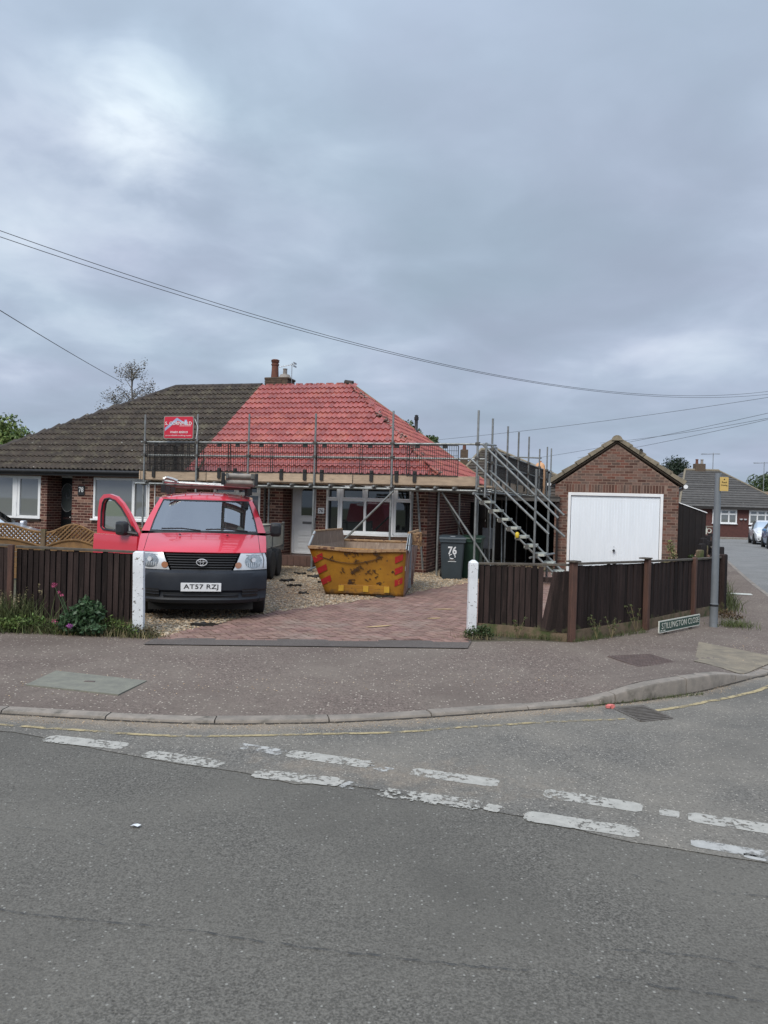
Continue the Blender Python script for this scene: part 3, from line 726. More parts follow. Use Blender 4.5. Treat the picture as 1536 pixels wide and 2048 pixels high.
# flat things let into the pavement
def draped(name, poly, dz, m, parent=pavement, n=14, **k):
    """a polygon with four corners laid on the pavement"""
    a, b, c, d = [np.array(p, float) for p in poly]; rows = []
    for i in range(n + 1):
        u = i / n; r = []
        for j in range(n + 1):
            v_ = j / n; q = (a * (1 - v_) + b * v_) * (1 - u) + (d * (1 - v_) + c * v_) * u
            r.append((q[0], q[1], pave_z(q[0], q[1]) + dz))
        rows.append(r)
    return part(name, MB().grid(rows), m, parent, **k)
draped('dark_reinstated_strip', [(-2.66, 8.62), (1.02, 8.96), (1.12, 9.43), (-2.64, 9.02)], .012, M['strip'])
draped('concrete_patch', [(3.46, 8.46), (3.75, 7.98), (4.75, 9.05), (4.13, 9.97)], .007, M['cover_tan'])
mb = MB(); mb.add([(7.62 + .42 * math.cos(a), 16.25 + .16 * math.sin(a) - .05 * math.cos(a), pave_z(7.62, 16.25) + .012) for a in np.linspace(0, 6.283, 19)[:-1]], [tuple(range(18))]); part('pale_patch', mb, M['sign_white'], pavement)
ins = thing('inspection_cover', 'grey green concrete inspection cover let into the pavement left of the drive', 'cover', (-2.6, 6.85, 0))
def rect_local(cx, cy, pts): return [(x - cx, y - cy) for x, y in pts]
mb = MB(); pz = -.006
mb.prism(rect_local(-2.6, 6.85, [(-3.05, 7.25), (-3.07, 6.68), (-2.18, 6.43), (-2.10, 6.95)]), -.06, pz, plane='xy'); part('lid', mb, M['cover_green'], ins)
mb = MB().box((.02, .0, pz + .001), (.09, .03, .006)); part('lifting_slot', mb, M['iron'], ins)
chm = thing('chamber_cover', 'rust coloured gridded chamber cover in the pavement near the street name sign', 'cover', (2.95, 8.55, 0))
zc = pave_z(2.95, 8.55) + .010
mb = MB(); q = rect_local(2.95, 8.55, [(2.59, 8.75), (2.77, 8.18), (3.32, 8.38), (3.15, 8.95)]); mb.prism(q, zc - .05, zc, plane='xy'); part('frame', mb, M['iron'], chm)
A, B, C_, D_ = [np.array(p) for p in q]
for i in range(9):
    t = (i + .5) / 9; a = A * (1 - t) + B * t; b = D_ * (1 - t) + C_ * t; d = b - a; a = a + d * .04; b = b - d * .04
    part('ridge_bar', MB().tube((a[0], a[1], zc + .002), (b[0], b[1], zc + .002), .007, 4), M['iron'], chm)
mb = MB()
for i in range(14):
    t = (i + .5) / 14; a = A * (1 - t) + D_ * t; b = B * (1 - t) + C_ * t; mb.tube((a[0], a[1], zc + .0005), (b[0], b[1], zc + .0005), .006, 4)
part('cross_ribs', mb, M['iron'], chm)
# road gully grate
gr = thing('drain_grate', 'slotted iron road gully grate by the raised kerb', 'drain', (2.2, 6.42, ROAD_Z))
q = rect_local(2.2, 6.42, [(2.02, 6.60), (2.12, 6.20), (2.42, 6.32), (2.31, 6.70)])
A, B, C_, D_ = [np.array(p) for p in q]
mb = MB(); mb.prism([tuple(p * .96) for p in (A, B, C_, D_)], .004, .006, plane='xy'); part('pit', mb, M['black_hole'], gr)
for (a, b) in ((A, B), (B, C_), (C_, D_), (D_, A)):
    part('frame', MB().tube((a[0], a[1], .006), (b[0], b[1], .006), .011, 6), M['grate'], gr)
for i in range(1, 10):
    t = i / 10; a = A * (1 - t) + B * t; b = D_ * (1 - t) + C_ * t
    part('bar', MB().tube((a[0], a[1], .009), (b[0], b[1], .009), .0085, 6), M['grate'], gr)
# give-way dashes (flat ragged strips of paint)
def dash(p, q, w, m, wear_a=0.0, wear_b=0.0, n=16, z=ROAD_Z + .0062):
    p, q = np.array(p, float), np.array(q, float); d = q - p; ln = np.linalg.norm(d); d /= ln; nn = np.array([-d[1], d[0]])
    mb = MB(); rows = []; wr = []
    for i in range(n + 1):
        t = i / n; r = []
        end = min(1, .62 + 7 * min(t, 1 - t)); jit = [random.uniform(-.003, .003) for _ in range(2)]
        for j in range(5):
            s = (j / 4 - .5) * w * end + (jit[0] if j == 0 else jit[1] if j == 4 else 0)
            c = p + d * (t * ln) + nn * s; r.append((c[0], c[1], z))
            wr.append((wear_a * (1 - t) + wear_b * t) + (.02 if j in (0, 4) else 0) + (.03 if i in (0, n) else 0))
        rows.append(r)
    mb.grid(rows)
    return part('road_marking', mb, m, road, attr=wr)
DM, FM = M['dash_paint'], M['faded_paint']
for a, b, c, d in (((-2.30, 5.33), (-1.70, 5.20), 0, 0), ((-1.53, 5.07), (-.98, 4.89), 0, 0), ((-.76, 4.76), (-.20, 4.64), .02, .0), ((.02, 4.51), (.60, 4.34), .03, .0),
                   ((.82, 4.22), (1.39, 4.03), -.02, -.02), ((-.60, 5.16), (-.03, 4.97), -.02, .0), ((.22, 4.87), (.75, 4.70), .02, -.01), ((1.00, 4.57), (1.52, 4.37), .02, -.02),
                   ((1.74, 4.27), (2.40, 4.03), -.03, -.01), ((2.7, 3.92), (3.2, 3.72), 0, 0)):
    dash(a, b, .150, DM, c, d)
dash((1.62, 3.93), (1.98, 3.80), .10, FM, -.12, -.06); dash((1.83, 3.80), (2.1, 3.70), .06, FM, -.15, -.1); dash((-.98, 5.30), (-.62, 5.16), .12, FM, -.02, -.02)
dash((-.06, 4.94), (.10, 4.87), .10, FM, -.05, 0); dash((-.20, 4.62), (-.10, 4.56), .12, FM, -.08, -.02); dash((.62, 4.33), (.70, 4.29), .10, DM, -.04, 0); dash((1.60, 4.33), (1.70, 4.29), .10, DM, 0, 0)
def line(pts, w, m, z=ROAD_Z + .0085, wv=0.0):
    P = spline(pts, 12); rows = []; wr = []
    for i, p in enumerate(P):
        d = P[min(i + 1, len(P) - 1)] - P[max(0, i - 1)]; d /= np.linalg.norm(d); nn = np.array([-d[1], d[0]])
        j = random.uniform(-.006, .006)
        rows.append([(p[0] + nn[0] * (s + j), p[1] + nn[1] * (s + j), z) for s in (-w / 2, 0, w / 2)]); wr += [wv] * 3
    return part('road_line', MB().grid(rows), m, road, attr=wr)
line([(-20, 7.6), (-6, 6.0), (-2.75, 5.60), (-2.22, 5.54), (-1.72, 5.47), (-1.27, 5.47), (-.56, 5.58), (.17, 5.71), (.55, 5.85), (.95, 5.98), (1.5, 6.14), (2.02, 6.26)], .042, M['yellow_line'])
line([(2.37, 6.55), (2.87, 6.86), (3.86, 7.62), (5.2, 9.3), (6.3, 11.9), (7.5, 15)], .05, M['yellow_line'], wv=-.05)
line([(-2.6, 3.36), (-1.51, 3.10), (-.79, 3.0), (-.27, 2.9), (.29, 2.82), (.47, 2.80), (.83, 2.76), (1.38, 2.65), (2.4, 2.5)], .007, M['crack'])
line([(c_[0] - n_[0] * .008, c_[1] - n_[1] * .008) for c_, n_ in list(zip(KS, KN))[6:92:2]], .034, M['kerb_shade_line'], z=ROAD_Z + .0075)  # dark strip painted for the shadow line at the foot of the kerb face
for pts_, w_c in (([(1.2, 3.55), (1.5, 3.42), (1.75, 3.38), (2.2, 3.2)], .006), ([(.9, 2.95), (1.3, 2.9), (1.6, 2.8)], .005), ([(-1.9, 3.9), (-1.5, 3.82), (-1.3, 3.7)], .004)):
    line(pts_, w_c, M['crack'], wv=.03)
o = part('white_scrap', MB().grid([[(-1.25 + .02 * i + .006 * j, 3.92 + .012 * j - .004 * i, ROAD_Z + .012 + .004 * (i % 2)) for i in range(3)] for j in range(3)]), M['plate'])
tag(o, 'tiny white scrap lying alone on the dark road', 'litter')
mb = MB()
for k in range(5): mb.box((.012 * k, .01 * (k % 2), .012), (.03, .035, .02), 0, Matrix.Rotation(k, 3, 'Z') @ Matrix.Rotation(.5 * k, 3, 'X'))
o = part('crumpled_litter', mb, M['pink_rag']); o.location = (1.97, 6.60, ROAD_Z + .006); tag(o, 'crumpled pink scrap beside the drain grate', 'litter')
# ------------------------------------------------------------------ brickwork
BW, BH, BD = .209, .058, .05
brick_me = {}
def brick_mesh(m):
    if m.name not in brick_me:
        brick_me[m.name] = MB().box((0, 0, 0), (1, 1, 1)).mesh('brick', [m])
    return brick_me[m.name]
def lay(u0, u1, z0, z1, holes=(), zmax=None, off=0, end0=True):
    """running bond: list of (u centre, z centre, length)"""
    out = []; row = 0; z = z0
    while z + BH <= z1 + .001:
        u = u0 - (.1125 if (row + off) % 2 else 0)
        while u < u1:
            a, b = max(u, u0), min(u + BW, u1)
            segs = [(a, b)]
            for (h0, h1, hz0, hz1) in holes:
                if z + BH * .6 > hz0 and z + BH * .4 < hz1:
                    ns = []
                    for (p, q) in segs:
                        if q <= h0 or p >= h1: ns.append((p, q)); continue
                        if p < h0: ns.append((p, h0))
                        if q > h1: ns.append((h1, q))
                    segs = ns
            for p, q in segs:
                if zmax:
                    # clip towards the gable slope
                    while q - p > .03 and z + BH > zmax(q): q -= .02
                    while q - p > .03 and z + BH > zmax(p): p += .02
                if q - p > .04 and (not zmax or z + BH <= zmax((p + q) / 2) + .02): out.append(((p + q) / 2, z + BH / 2, q - p))
            u += .225
        z += .075; row += 1
    return out
class Bricks:
    """pieces of one building: the nearest 300 become objects, the rest one joined part"""
    def __init__(s): s.p = []
    def face(s, bricks, fr, m, pale=None, palefrac=0.0, prio=0):
        for (u, z, l) in bricks:
            mm = pale if (pale and random.random() < palefrac) else m
            s.p.append((prio + random.random() * .1, fr @ Matrix.Translation((u, random.uniform(-.0015, .0015), z)) @ Matrix.Diagonal((l, BD, BH, 1)), mm))
    def soldier(s, u0, u1, z0, fr, m, prio=0):
        u = u0
        while u < u1 - .05:
            s.p.append((prio, fr @ Matrix.Translation((u + BH / 2, 0, z0 + BW / 2)) @ Matrix.Diagonal((BH, BD, BW, 1)), m)); u += .075
    def build(s, parent):
        s.p.sort(key=lambda x: x[0]); rest = {}
        cube = MB().box((0, 0, 0), (1, 1, 1))
        for k, (_, mt, m) in enumerate(s.p):
            if k < 300: instance('brick', brick_mesh(m), parent, None, mtx=mt)
            else:
                mb = rest.setdefault(m.name, (MB(), m))[0]; mb.add([mt @ Vector(v) for v in cube.v], cube.f)
        mats = [x[1] for x in rest.values()]; mb = MB()
        for i, (b, m) in enumerate(rest.values()): mb.add(b.v, b.f, i)
        if mb.f: o = part('brick_courses', mb, mats, parent); o['kind'] = 'stuff'
def face_frame(u, v, rz=0):
    """bricks laid along local x, showing their face towards -y; proud of v by 5 mm"""
    return Matrix.Translation((u, v, 0)) @ Matrix.Rotation(rz, 4, 'Z') @ Matrix.Translation((0, BD / 2 - .003, 0))

# ------------------------------------------------------------------ windows and roofs
def window(parent, u0, u1, z0, z1, v, cols, tops=None, glass=None, fw=.06, sill=None, rz=0, rowz=None, top_cols=None):
    """white frame with the given mullions (relative 0..1), a pane per light"""
    W_, H_ = u1 - u0, z1 - z0
    fr = Matrix.Translation((u0, v, z0)) @ Matrix.Rotation(rz, 4, 'Z')
    mb = MB()
    mb.span((0, -.03, 0), (fw, .04, H_)); mb.span((W_ - fw, -.03, 0), (W_, .04, H_))
    mb.span((fw, -.028, H_ - fw), (W_ - fw, .038, H_)); mb.span((fw, -.028, 0), (W_ - fw, .038, fw))
    cells = []; xs = [0] + list(cols) + [1]
    top = rowz
    for c in cols: mb.span((c * W_ - fw * .5, -.032, fw), (c * W_ + fw * .5, .036, H_ - fw))
    if rowz: mb.span((fw, -.026, rowz - fw * .45), (W_ - fw, .034, rowz + fw * .45))
    for i in range(len(xs) - 1):
        a = xs[i] * W_ + (fw if i == 0 else fw * .5); b = xs[i + 1] * W_ - (fw if i == len(xs) - 2 else fw * .5)
        if rowz: cells += [(a, b, fw, rowz - fw * .45), (a, b, rowz + fw * .45, H_ - fw)]
        else: cells.append((a, b, fw, H_ - fw))
    for v_ in range(len(mb.v)): mb.v[v_] = tuple(fr @ Vector(mb.v[v_]))
    win = part('window', mb, M['upvc'], parent, bevel=.004)
    for k, (a, b, c, d) in enumerate(cells):
        g = glass[k % len(glass)] if isinstance(glass, (list, tuple)) else glass
        pb = MB().span((a - .005, .004, c - .005), (b + .005, .012, d + .005)); pb.v = [tuple(fr @ Vector(x)) for x in pb.v]
        part('pane', pb, g, win)
        if rowz and d > rowz or (not rowz and b - a < .5):   # opening light: a second, inner frame
            fb = MB()
            for p, q in (((a, -.045, c), (b, -.0, c + .035)), ((a, -.045, d - .035), (b, -.0, d)), ((a, -.045, c + .035), (a + .035, -.0, d - .035)), ((b - .035, -.045, c + .035), (b, -.0, d - .035))): fb.span(p, q)
            fb.v = [tuple(fr @ Vector(x)) for x in fb.v]; part('casement', fb, M['upvc'], win, bevel=.003)
    if sill:
        sb = MB().span((-.04, -.10, -.045), (W_ + .04, .05, -.002)); sb.v = [tuple(fr @ Vector(x)) for x in sb.v]
        part('sill', sb, sill, win)
    return win

def tile_mesh(name, m, cover=.30, length=.385, amp=.036, rolls=2, nc=10):
    rows = []; vs = []
    for yy in (0, length):
        r = []
        for i in range(nc + 1):
            t = i / nc; x = t * cover
            ph = (t * rolls) % 1.0
            z = amp * (math.sin(math.pi * min(1, ph / .55)) if ph < .55 else -.25 * math.sin(math.pi * (ph - .55) / .45))
            r.append((x, yy, z + .040 * (1 - yy / length)))
        rows.append(r)
    mb = MB().grid([rows[0], rows[1]])
    mb.grid([[(x, y + .002, z - .034) for x, y, z in rows[0]], rows[0]])
    mb.add([rows[0][0], rows[1][0], (rows[1][0][0], rows[1][0][1], rows[1][0][2] - .015), (rows[0][0][0], rows[0][0][1], rows[0][0][2] - .034)], [(0, 1, 2, 3)])
    me = mb.mesh(name, [m], True); me.set_sharp_from_angle(angle=R(50))
    return me
def tile_slope(parent, origin, xdir, up, inside, width, slope_len, tm, gauge=.345, cover=.30, limit=300, count=[0], name='tile', under=None, quick=False):
    """tiles over a plane: origin = left end of the eave, xdir along the eave, up = unit vector up the slope; inside(x, s) tells where the slope is"""
    nrm = xdir.cross(up).normalized(); rest = MB(); src = None; n = 0
    rows = int(slope_len / gauge) + 1
    for r in range(rows - 1, -1, -1) if False else range(rows):
        s = r * gauge - .03
        k = 0; x = 0.0
        while x < width:
            if inside(x + cover / 2, s + gauge / 2):
                p = origin + xdir * x + up * s + nrm * (.03 + random.uniform(-.003, .003))
                mt = Matrix(((xdir.x, up.x, nrm.x, p.x), (xdir.y, up.y, nrm.y, p.y), (xdir.z, up.z, nrm.z, p.z), (0, 0, 0, 1)))
                ln = 1.0
                if s + .385 > slope_len: ln = max(.2, (slope_len - s) / .385)
                mt = mt @ Matrix.Rotation(random.uniform(-.006, .006), 4, 'Z') @ Matrix.Diagonal((1, ln, 1, 1))
                if n < limit: instance(name, tm, parent, None, mtx=mt); n += 1
                else:
                    if src is None: src = ([v.co.copy() for v in tm.vertices], [tuple(p_.vertices) for p_ in tm.polygons])
                    rest.add([mt @ c for c in src[0]], src[1])
            x += cover
    if rest.f:
        o = part(name + '_field', rest, tm.materials[0], parent, smooth=True); o['kind'] = 'stuff'
    return n

# ------------------------------------------------------------------ the pair of bungalows
HRZ = R(-16); HX, HY = 1.085, 19.2
EAVE, RIDGE, OH, HALF = 2.40, 5.44, .35, 4.25
PARTY, LEFT = -6.6, -14.3
h76 = thing('brick_bungalow', 'brick bungalow with bright new red roof tiles behind the scaffolding', 'bungalow', (HX, HY, 0), HRZ)
h78 = thing('brick_bungalow', 'brick bungalow with old mossy brown roof tiles and black front door', 'bungalow', (HX, HY, 0), HRZ)
# mortar cores
def core(parent, blocks, m):
    mb = MB()
    for a, b in blocks: mb.span(a, b)
    return part('wall', mb, m, parent)
PR = .55   # porch recess
core(h76, [((PARTY + .003, 0, 0), (-5.95, .25, 2.4)), ((-5.95, .002, 0), (-4.56, .25, 1.06)), ((-5.95, .002, 2.18), (-4.56, .25, 2.4)), ((-4.56, 0, 0), (-3.906, .25, 2.4)),
           ((-3.906, PR + .002, 0), (-2.97, PR + .2, 2.4)), ((-4.0, .25, 0), (-3.906, PR, 2.4)), ((-2.97, .25, 0), (-2.9, PR, 2.4)),
           ((-2.97, 0, 0), (-2.67, .25, 2.4)), ((-2.67, .002, 0), (-.39, .25, .93)), ((-2.67, .002, 2.16), (-.39, .25, 2.4)), ((-.39, 0, 0), (0, .25, 2.4)),
           ((-.25, .25, 0), (0, 8.5, 2.4)), ((PARTY + .003, 8.25, 0), (-.25, 8.5, 2.4))], M['mortar'])
core(h78, [((LEFT, 0, 0), (-13.95, .25, 2.4)), ((-13.95, .002, 0), (-11.53, .25, .93)), ((-13.95, .002, 2.23), (-11.53, .25, 2.4)), ((-11.53, 0, 0), (-11.30, .25, 2.4)),
           ((-11.38, .25, 0), (-11.30, PR + .1, 2.4)), ((-11.7, PR + .102, 0), (-10.2, PR + .3, 2.4)), ((-10.448, .25, 0), (-10.38, PR + .1, 2.4)),
           ((-10.448, 0, 0), (-9.735, .25, 2.4)), ((-9.735, .002, 0), (-7.915, .25, 1.04)), ((-9.735, .002, 2.21), (-7.915, .25, 2.4)), ((-7.915, 0, 0), (PARTY - .003, .25, 2.4)),
           ((LEFT, .25, 0), (LEFT + .25, 8.5, 2.4))], M['mortar'])
b76 = Bricks(); F0 = face_frame(0, 0)
hol = [(-5.95, -4.56, 1.06, 2.18), (-3.906, -2.97, 0, 3), (-2.67, -.39, .93, 2.16)]
br = lay(PARTY + .01, 0, .01, 2.28, hol)
b76.face([b for b in br if b[0] > -5.2], F0, M['brick'], M['brick_pale'], .04, prio=0)
b76.face([b for b in br if b[0] <= -5.2], F0, M['brick'], None, prio=5)
b76.face(lay(0, 8.4, .01, 2.28), face_frame(0, 0, R(90)) , M['brick'], M['brick_pale'], .03, prio=3)
b76.face(lay(0, PR, .01, 2.28), Matrix.Translation((-3.906, 0, 0)) @ Matrix.Rotation(R(90), 4, 'Z') @ Matrix.Translation((0, BD / 2 - .003, 0)), M['brick'], prio=2)
b76.build(h76)
b78 = Bricks()
hol = [(-13.95, -11.53, .93, 2.23), (-11.30, -10.448, 0, 3), (-9.735, -7.915, 1.04, 2.21)]
br = lay(LEFT, PARTY - .01, .01, 2.28, hol)
b78.face([b for b in br if -12.6 < b[0] < -7.5 and b[1] > .5], F0, M['brick'], M['brick_pale'], .13, prio=0)
b78.face([b for b in br if not (-12.6 < b[0] < -7.5 and b[1] > .5)], F0, M['brick'], M['brick_pale'], .1, prio=5)
b78.face(lay(0, PR + .1, .01, 2.28), Matrix.Translation((-11.30, 0, 0)) @ Matrix.Rotation(R(90), 4, 'Z') @ Matrix.Translation((0, BD / 2 - .003, 0)), M['brick'], prio=1)
b78.build(h78)
# windows
window(h76, -5.95, -4.56, 1.06, 2.18, .03, [.5], glass=M['pane_dark'], rowz=.78, sill=M['upvc'])
window(h78, -9.735, -7.915, 1.05, 2.215, .02, [.71], glass=M['pane_net'], sill=M['upvc'])
window(h78, -13.95, -12.45, .98, 2.225, .02, [], glass=M['pane_net'], sill=M['soffit'])
window(h78, -12.45, -11.53, .98, 2.225, .019, [.17], glass=M['pane_net'], fw=.085, sill=M['soffit'])
# splayed bay of the red-roofed bungalow
BV = -.30
window(h76, -2.205, -.80, .93, 2.16, BV, [.475], glass=[M['pane_dark']], rowz=.84, sill=M['upvc'], fw=.065)
al = math.atan2(.30, .41)
window(h76, -.80, -.80 + math.hypot(.30, .41), .93, 2.16, BV, [], glass=M['pane_dark'], rowz=.84, sill=M['upvc'], rz=al)
al2 = math.atan2(-.30, .465)
window(h76, -2.67, -2.67 + math.hypot(.30, .465), .93, 2.16, 0, [], glass=M['pane_dark'], rowz=.84, sill=M['upvc'], rz=al2)
mb = MB().prism([(-2.66, .01), (-2.2, -.285), (-.805, -.285), (-.40, .01)], 0, .885, plane='xy'); part('bay_base', mb, M['mortar'], h76)
bb = Bricks()
q = [(u, z, l) for u, z, l in lay(-2.2, -.8, .01, .88)]
for u, z, l in q: instance('brick', brick_mesh(M['brick']), h76, None, mtx=face_frame(0, -.285) @ Matrix.Translation((u, 0, z)) @ Matrix.Diagonal((l, BD, BH, 1)))
mb = MB().prism([(-2.72, .01), (-2.22, -.36), (-.79, -.36), (-.34, .01)], 2.162, 2.24, plane='xy'); part('bay_head', mb, M['soffit'], h76)
# grey oval stickers on the bay glass
for (cz, w, h) in ((1.80, .26, .05), (1.66, .30, .07)):
    mb = MB(); mb.add([(-1.62 + w / 2 * math.cos(a), BV - .004, cz + h / 2 * math.sin(a)) for a in np.linspace(0, 6.28, 20)[:-1]], [tuple(range(18, -1, -1))]); part('window_sticker', mb, M['grey_box'], h76)
# doors
def door(parent, u0, u1, z0, z1, v, panel, glass, arch, letter=(.0, 1.0)):
    mb = MB(); fw = .055
    mb.span((u0, v - .05, z0), (u0 + fw, v, z1)); mb.span((u1 - fw, v - .05, z0), (u1, v, z1)); mb.span((u0 + fw, v - .048, z1 - fw), (u1 - fw, v, z1)); mb.span((u0 + fw, v - .048, z0), (u1 - fw, v, z0 + .05))
    fr = part('door_frame', mb, M['upvc'], parent, bevel=.004)
    d = part('door', MB().span((u0 + fw, v - .03, z0 + .05), (u1 - fw, v - .002, z1 - fw)), panel, parent, bevel=.003)
    cx = (u0 + u1) / 2; w = (u1 - u0) * .21; zb, zt = z0 + 1.02, z1 - .22
    pts = [(cx - w, zb), (cx + w, zb)] + [(cx + w * math.cos(a), zt - w + w * math.sin(a)) for a in np.linspace(0, math.pi, 10)]
    if arch == 'oval': pts = [(cx + w * 1.15 * math.cos(a), (zb + zt) / 2 + (zt - zb) / 2 * math.sin(a)) for a in np.linspace(0, 6.283, 25)[:-1]]
    part('door_glass', MB().prism(pts, v - .036, v - .028), glass, d)
    rim = MB(); pp = [(a, v - .04, b) for a, b in pts]; rim.path(pp + [pp[0]], .012, 5); part('glass_bead', rim, panel if arch != 'oval' else M['grey_box'], d)
    part('letter_box', MB().span((cx - .13, v - .042, z0 + .80), (cx + .13, v - .03, z0 + .865)), M['chrome'] if arch == 'oval' else M['grey_box'], d, bevel=.003)
    for k in range(3 if arch != 'oval' else 0):
        part('moulding', MB().span((cx - .24, v - .04, z0 + .15 + k * .17), (cx + .24, v - .03, z0 + .27 + k * .17)), panel, d, bevel=.006)
    part('handle', MB().tube((u1 - .11, v - .075, z0 + 1.0), (u1 - .11, v - .075, z0 + 1.16), .012, 6), M['chrome'], d)
    return d
door(h76, -3.846, -2.98, .30, 2.33, PR, M['door_white'], M['pane_dark'], 'arch')
door(h78, -11.58, -10.60, .18, 2.26, PR + .1, M['black_door'], M['pane_etched'], 'oval')
# etched sunburst in the black door's oval
mb = MB()
for k in range(9):
    a = k * .7; mb.path([(-11.09 + .015 * k * math.cos(a + t * 2), PR + .062, 1.72 + .035 * k * math.sin(a + t * 2) * .6) for t in np.linspace(0, 1, 6)], .004, 4)
part('etched_pattern', mb, M['grey_box'], h78)
st = MB().span((-3.9, -.06, 0), (-2.98, PR - .005, .285)); stp = part('door_step', st, M['step'], h76, bevel=.01)
for k in range(5): part('step_tile', MB().span((-3.88 + k * .18, -.072, .02), (-3.71 + k * .18, -.058, .27)), M['step'], stp)
part('grab_handle', MB().path([(-2.955, -.01, 1.28), (-2.955, -.08, 1.26), (-2.955, -.09, 1.1), (-2.955, -.08, .95), (-2.955, -.01, .93)], .013, 6), M['black_plastic'], h76)
pl = part('number_plaque', MB().span((-2.905, -.028, 1.40), (-2.735, -.012, 1.545)), M['plate'], h76, bevel=.003)
text('lettering', '76', facing(-2.82, -.0285, 1.472), .11, .085, M['ink'], pl, bold=.02)
pl = part('number_plaque', MB().span((-10.24, -.03, 1.70), (-10.02, -.012, 1.97)), M['black_plastic'], h78)
text('lettering', '78', facing(-10.13, -.031, 1.86), .155, .145, M['white_ink'], pl, bold=.015)
part('drainpipe', MB().tube((-4.40, -.05, .1), (-4.40, -.05, 2.2), .034, 10), M['upvc'] if 0 else M['coupler'], h76)
part('drainpipe', MB().tube((.05, 1.0, .1), (.05, 1.0, 2.2), .034, 10), M['coupler'], h76)
mb = MB().span((-7.75, -.02, 1.3), (-7.73, -.008, 2.1)); part('cable_clip_run', mb, M['upvc'], h78)
# soffits, fascia, gutters
for hp, a, b, gut in ((h76, PARTY + .003, OH, True), (h78, LEFT - OH, PARTY - .003, False)):
    part('soffit', MB().span((a, -OH + .02, 2.25), (b, 0, 2.27)), M['soffit'], hp)
    part('fascia', MB().span((a, -OH, 2.24), (b, -OH + .018, 2.40)), M['soffit'], hp)
    part('gutter', MB().tube((a, -OH - .055, 2.36), (b, -OH - .055, 2.36), .05, 10), M['black_plastic'], hp)
part('soffit', MB().span((0, 0, 2.25), (OH - .02, 8.85, 2.27)), M['soffit'], h76)
part('fascia', MB().span((OH - .018, -OH, 2.24), (OH, 8.85, 2.40)), M['soffit'], h76)
# roofs
X = Vector((1, 0, 0)); rise = RIDGE - EAVE; run = HALF + OH; sl = math.hypot(rise, run); UPF = Vector((0, run, rise)) / sl
RU1, RU0 = -3.6, -9.75; LU = LEFT - OH
def roof_plane(parent, pts, m):
    part('roof_deck', MB().add(pts, [tuple(range(len(pts)))]), m, parent)
roof_plane(h76, [(PARTY, -OH, EAVE), (OH, -OH, EAVE), (RU1, HALF, RIDGE), (PARTY, HALF, RIDGE)], M['underlay'])
roof_plane(h76, [(OH, -OH, EAVE), (OH, 8.85, EAVE), (RU1, HALF, RIDGE)], M['underlay'])
roof_plane(h76, [(OH, 8.85, EAVE), (PARTY, 8.85, EAVE), (PARTY, HALF, RIDGE), (RU1, HALF, RIDGE)], M['underlay'])
roof_plane(h78, [(LU, -OH, EAVE), (PARTY, -OH, EAVE), (PARTY, HALF, RIDGE), (RU0, HALF, RIDGE)], M['underlay_old'])
roof_plane(h78, [(LU, 8.85, EAVE), (LU, -OH, EAVE), (RU0, HALF, RIDGE)], M['underlay_old'])
roof_plane(h78, [(PARTY, 8.85, EAVE), (LU, 8.85, EAVE), (RU0, HALF, RIDGE), (PARTY, HALF, RIDGE)], M['underlay_old'])
t_red = tile_mesh('tile', M['tile_red']); t_old = tile_mesh('tile', M['tile_old'])
w76 = OH - PARTY
n = tile_slope(h76, Vector((PARTY, -OH, EAVE)), X, UPF, lambda x, s: x < w76 - (OH - RU1) * s / sl + .02, w76, sl, t_red)
run2 = OH - RU1; sl2 = math.hypot(rise, run2); UPS = Vector((-run2, 0, rise)) / sl2
tile_slope(h76, Vector((OH, -OH, EAVE)), Vector((0, 1, 0)), UPS, lambda x, s: (HALF + OH) * s / sl2 - .02 < x < 9.2 - (8.85 - HALF) * s / sl2, 9.2, sl2, t_red, limit=0)
wl = PARTY - LU
tile_slope(h78, Vector((LU, -OH, EAVE)), X, UPF, lambda x, s: x > (RU0 - LU) * s / sl - .05, wl, sl, t_old)
run3 = RU0 - LU; sl3 = math.hypot(rise, run3); UPL = Vector((run3, 0, rise)) / sl3
# hips and ridges
def ridge_run(parent, a, b, name, m, n, r=.11, lift=.035):
    a, b = Vector(a), Vector(b); d = (b - a).normalized(); ln = (b - a).length
    for k in range(n):
        p = a + d * (k * ln / n); q = a + d * ((k + 1.04) * ln / n); up = d.cross(Vector((0, 0, 1)).cross(d)).normalized(); sd_ = d.cross(up)
        rows = []
        for e_, rr in ((p, r * 1.03), (q, r * .97)):
            rows.append([tuple(e_ + sd_ * (rr * math.cos(t)) + up * (rr * math.sin(t) * .8 + lift - .03)) for t in np.linspace(-.15, math.pi + .15, 9)])
        mb = MB().grid(rows); mb.add(rows[0], [tuple(range(9))]); part(name, mb, m, parent, smooth=True)
ridge_run(h78, (PARTY, HALF, RIDGE), (RU0, HALF, RIDGE), 'ridge_tile', M['tile_ridge'], 9)
ridge_run(h78, (LU, -OH, EAVE), (RU0, HALF, RIDGE), 'hip_tile', M['tile_ridge'], 20)
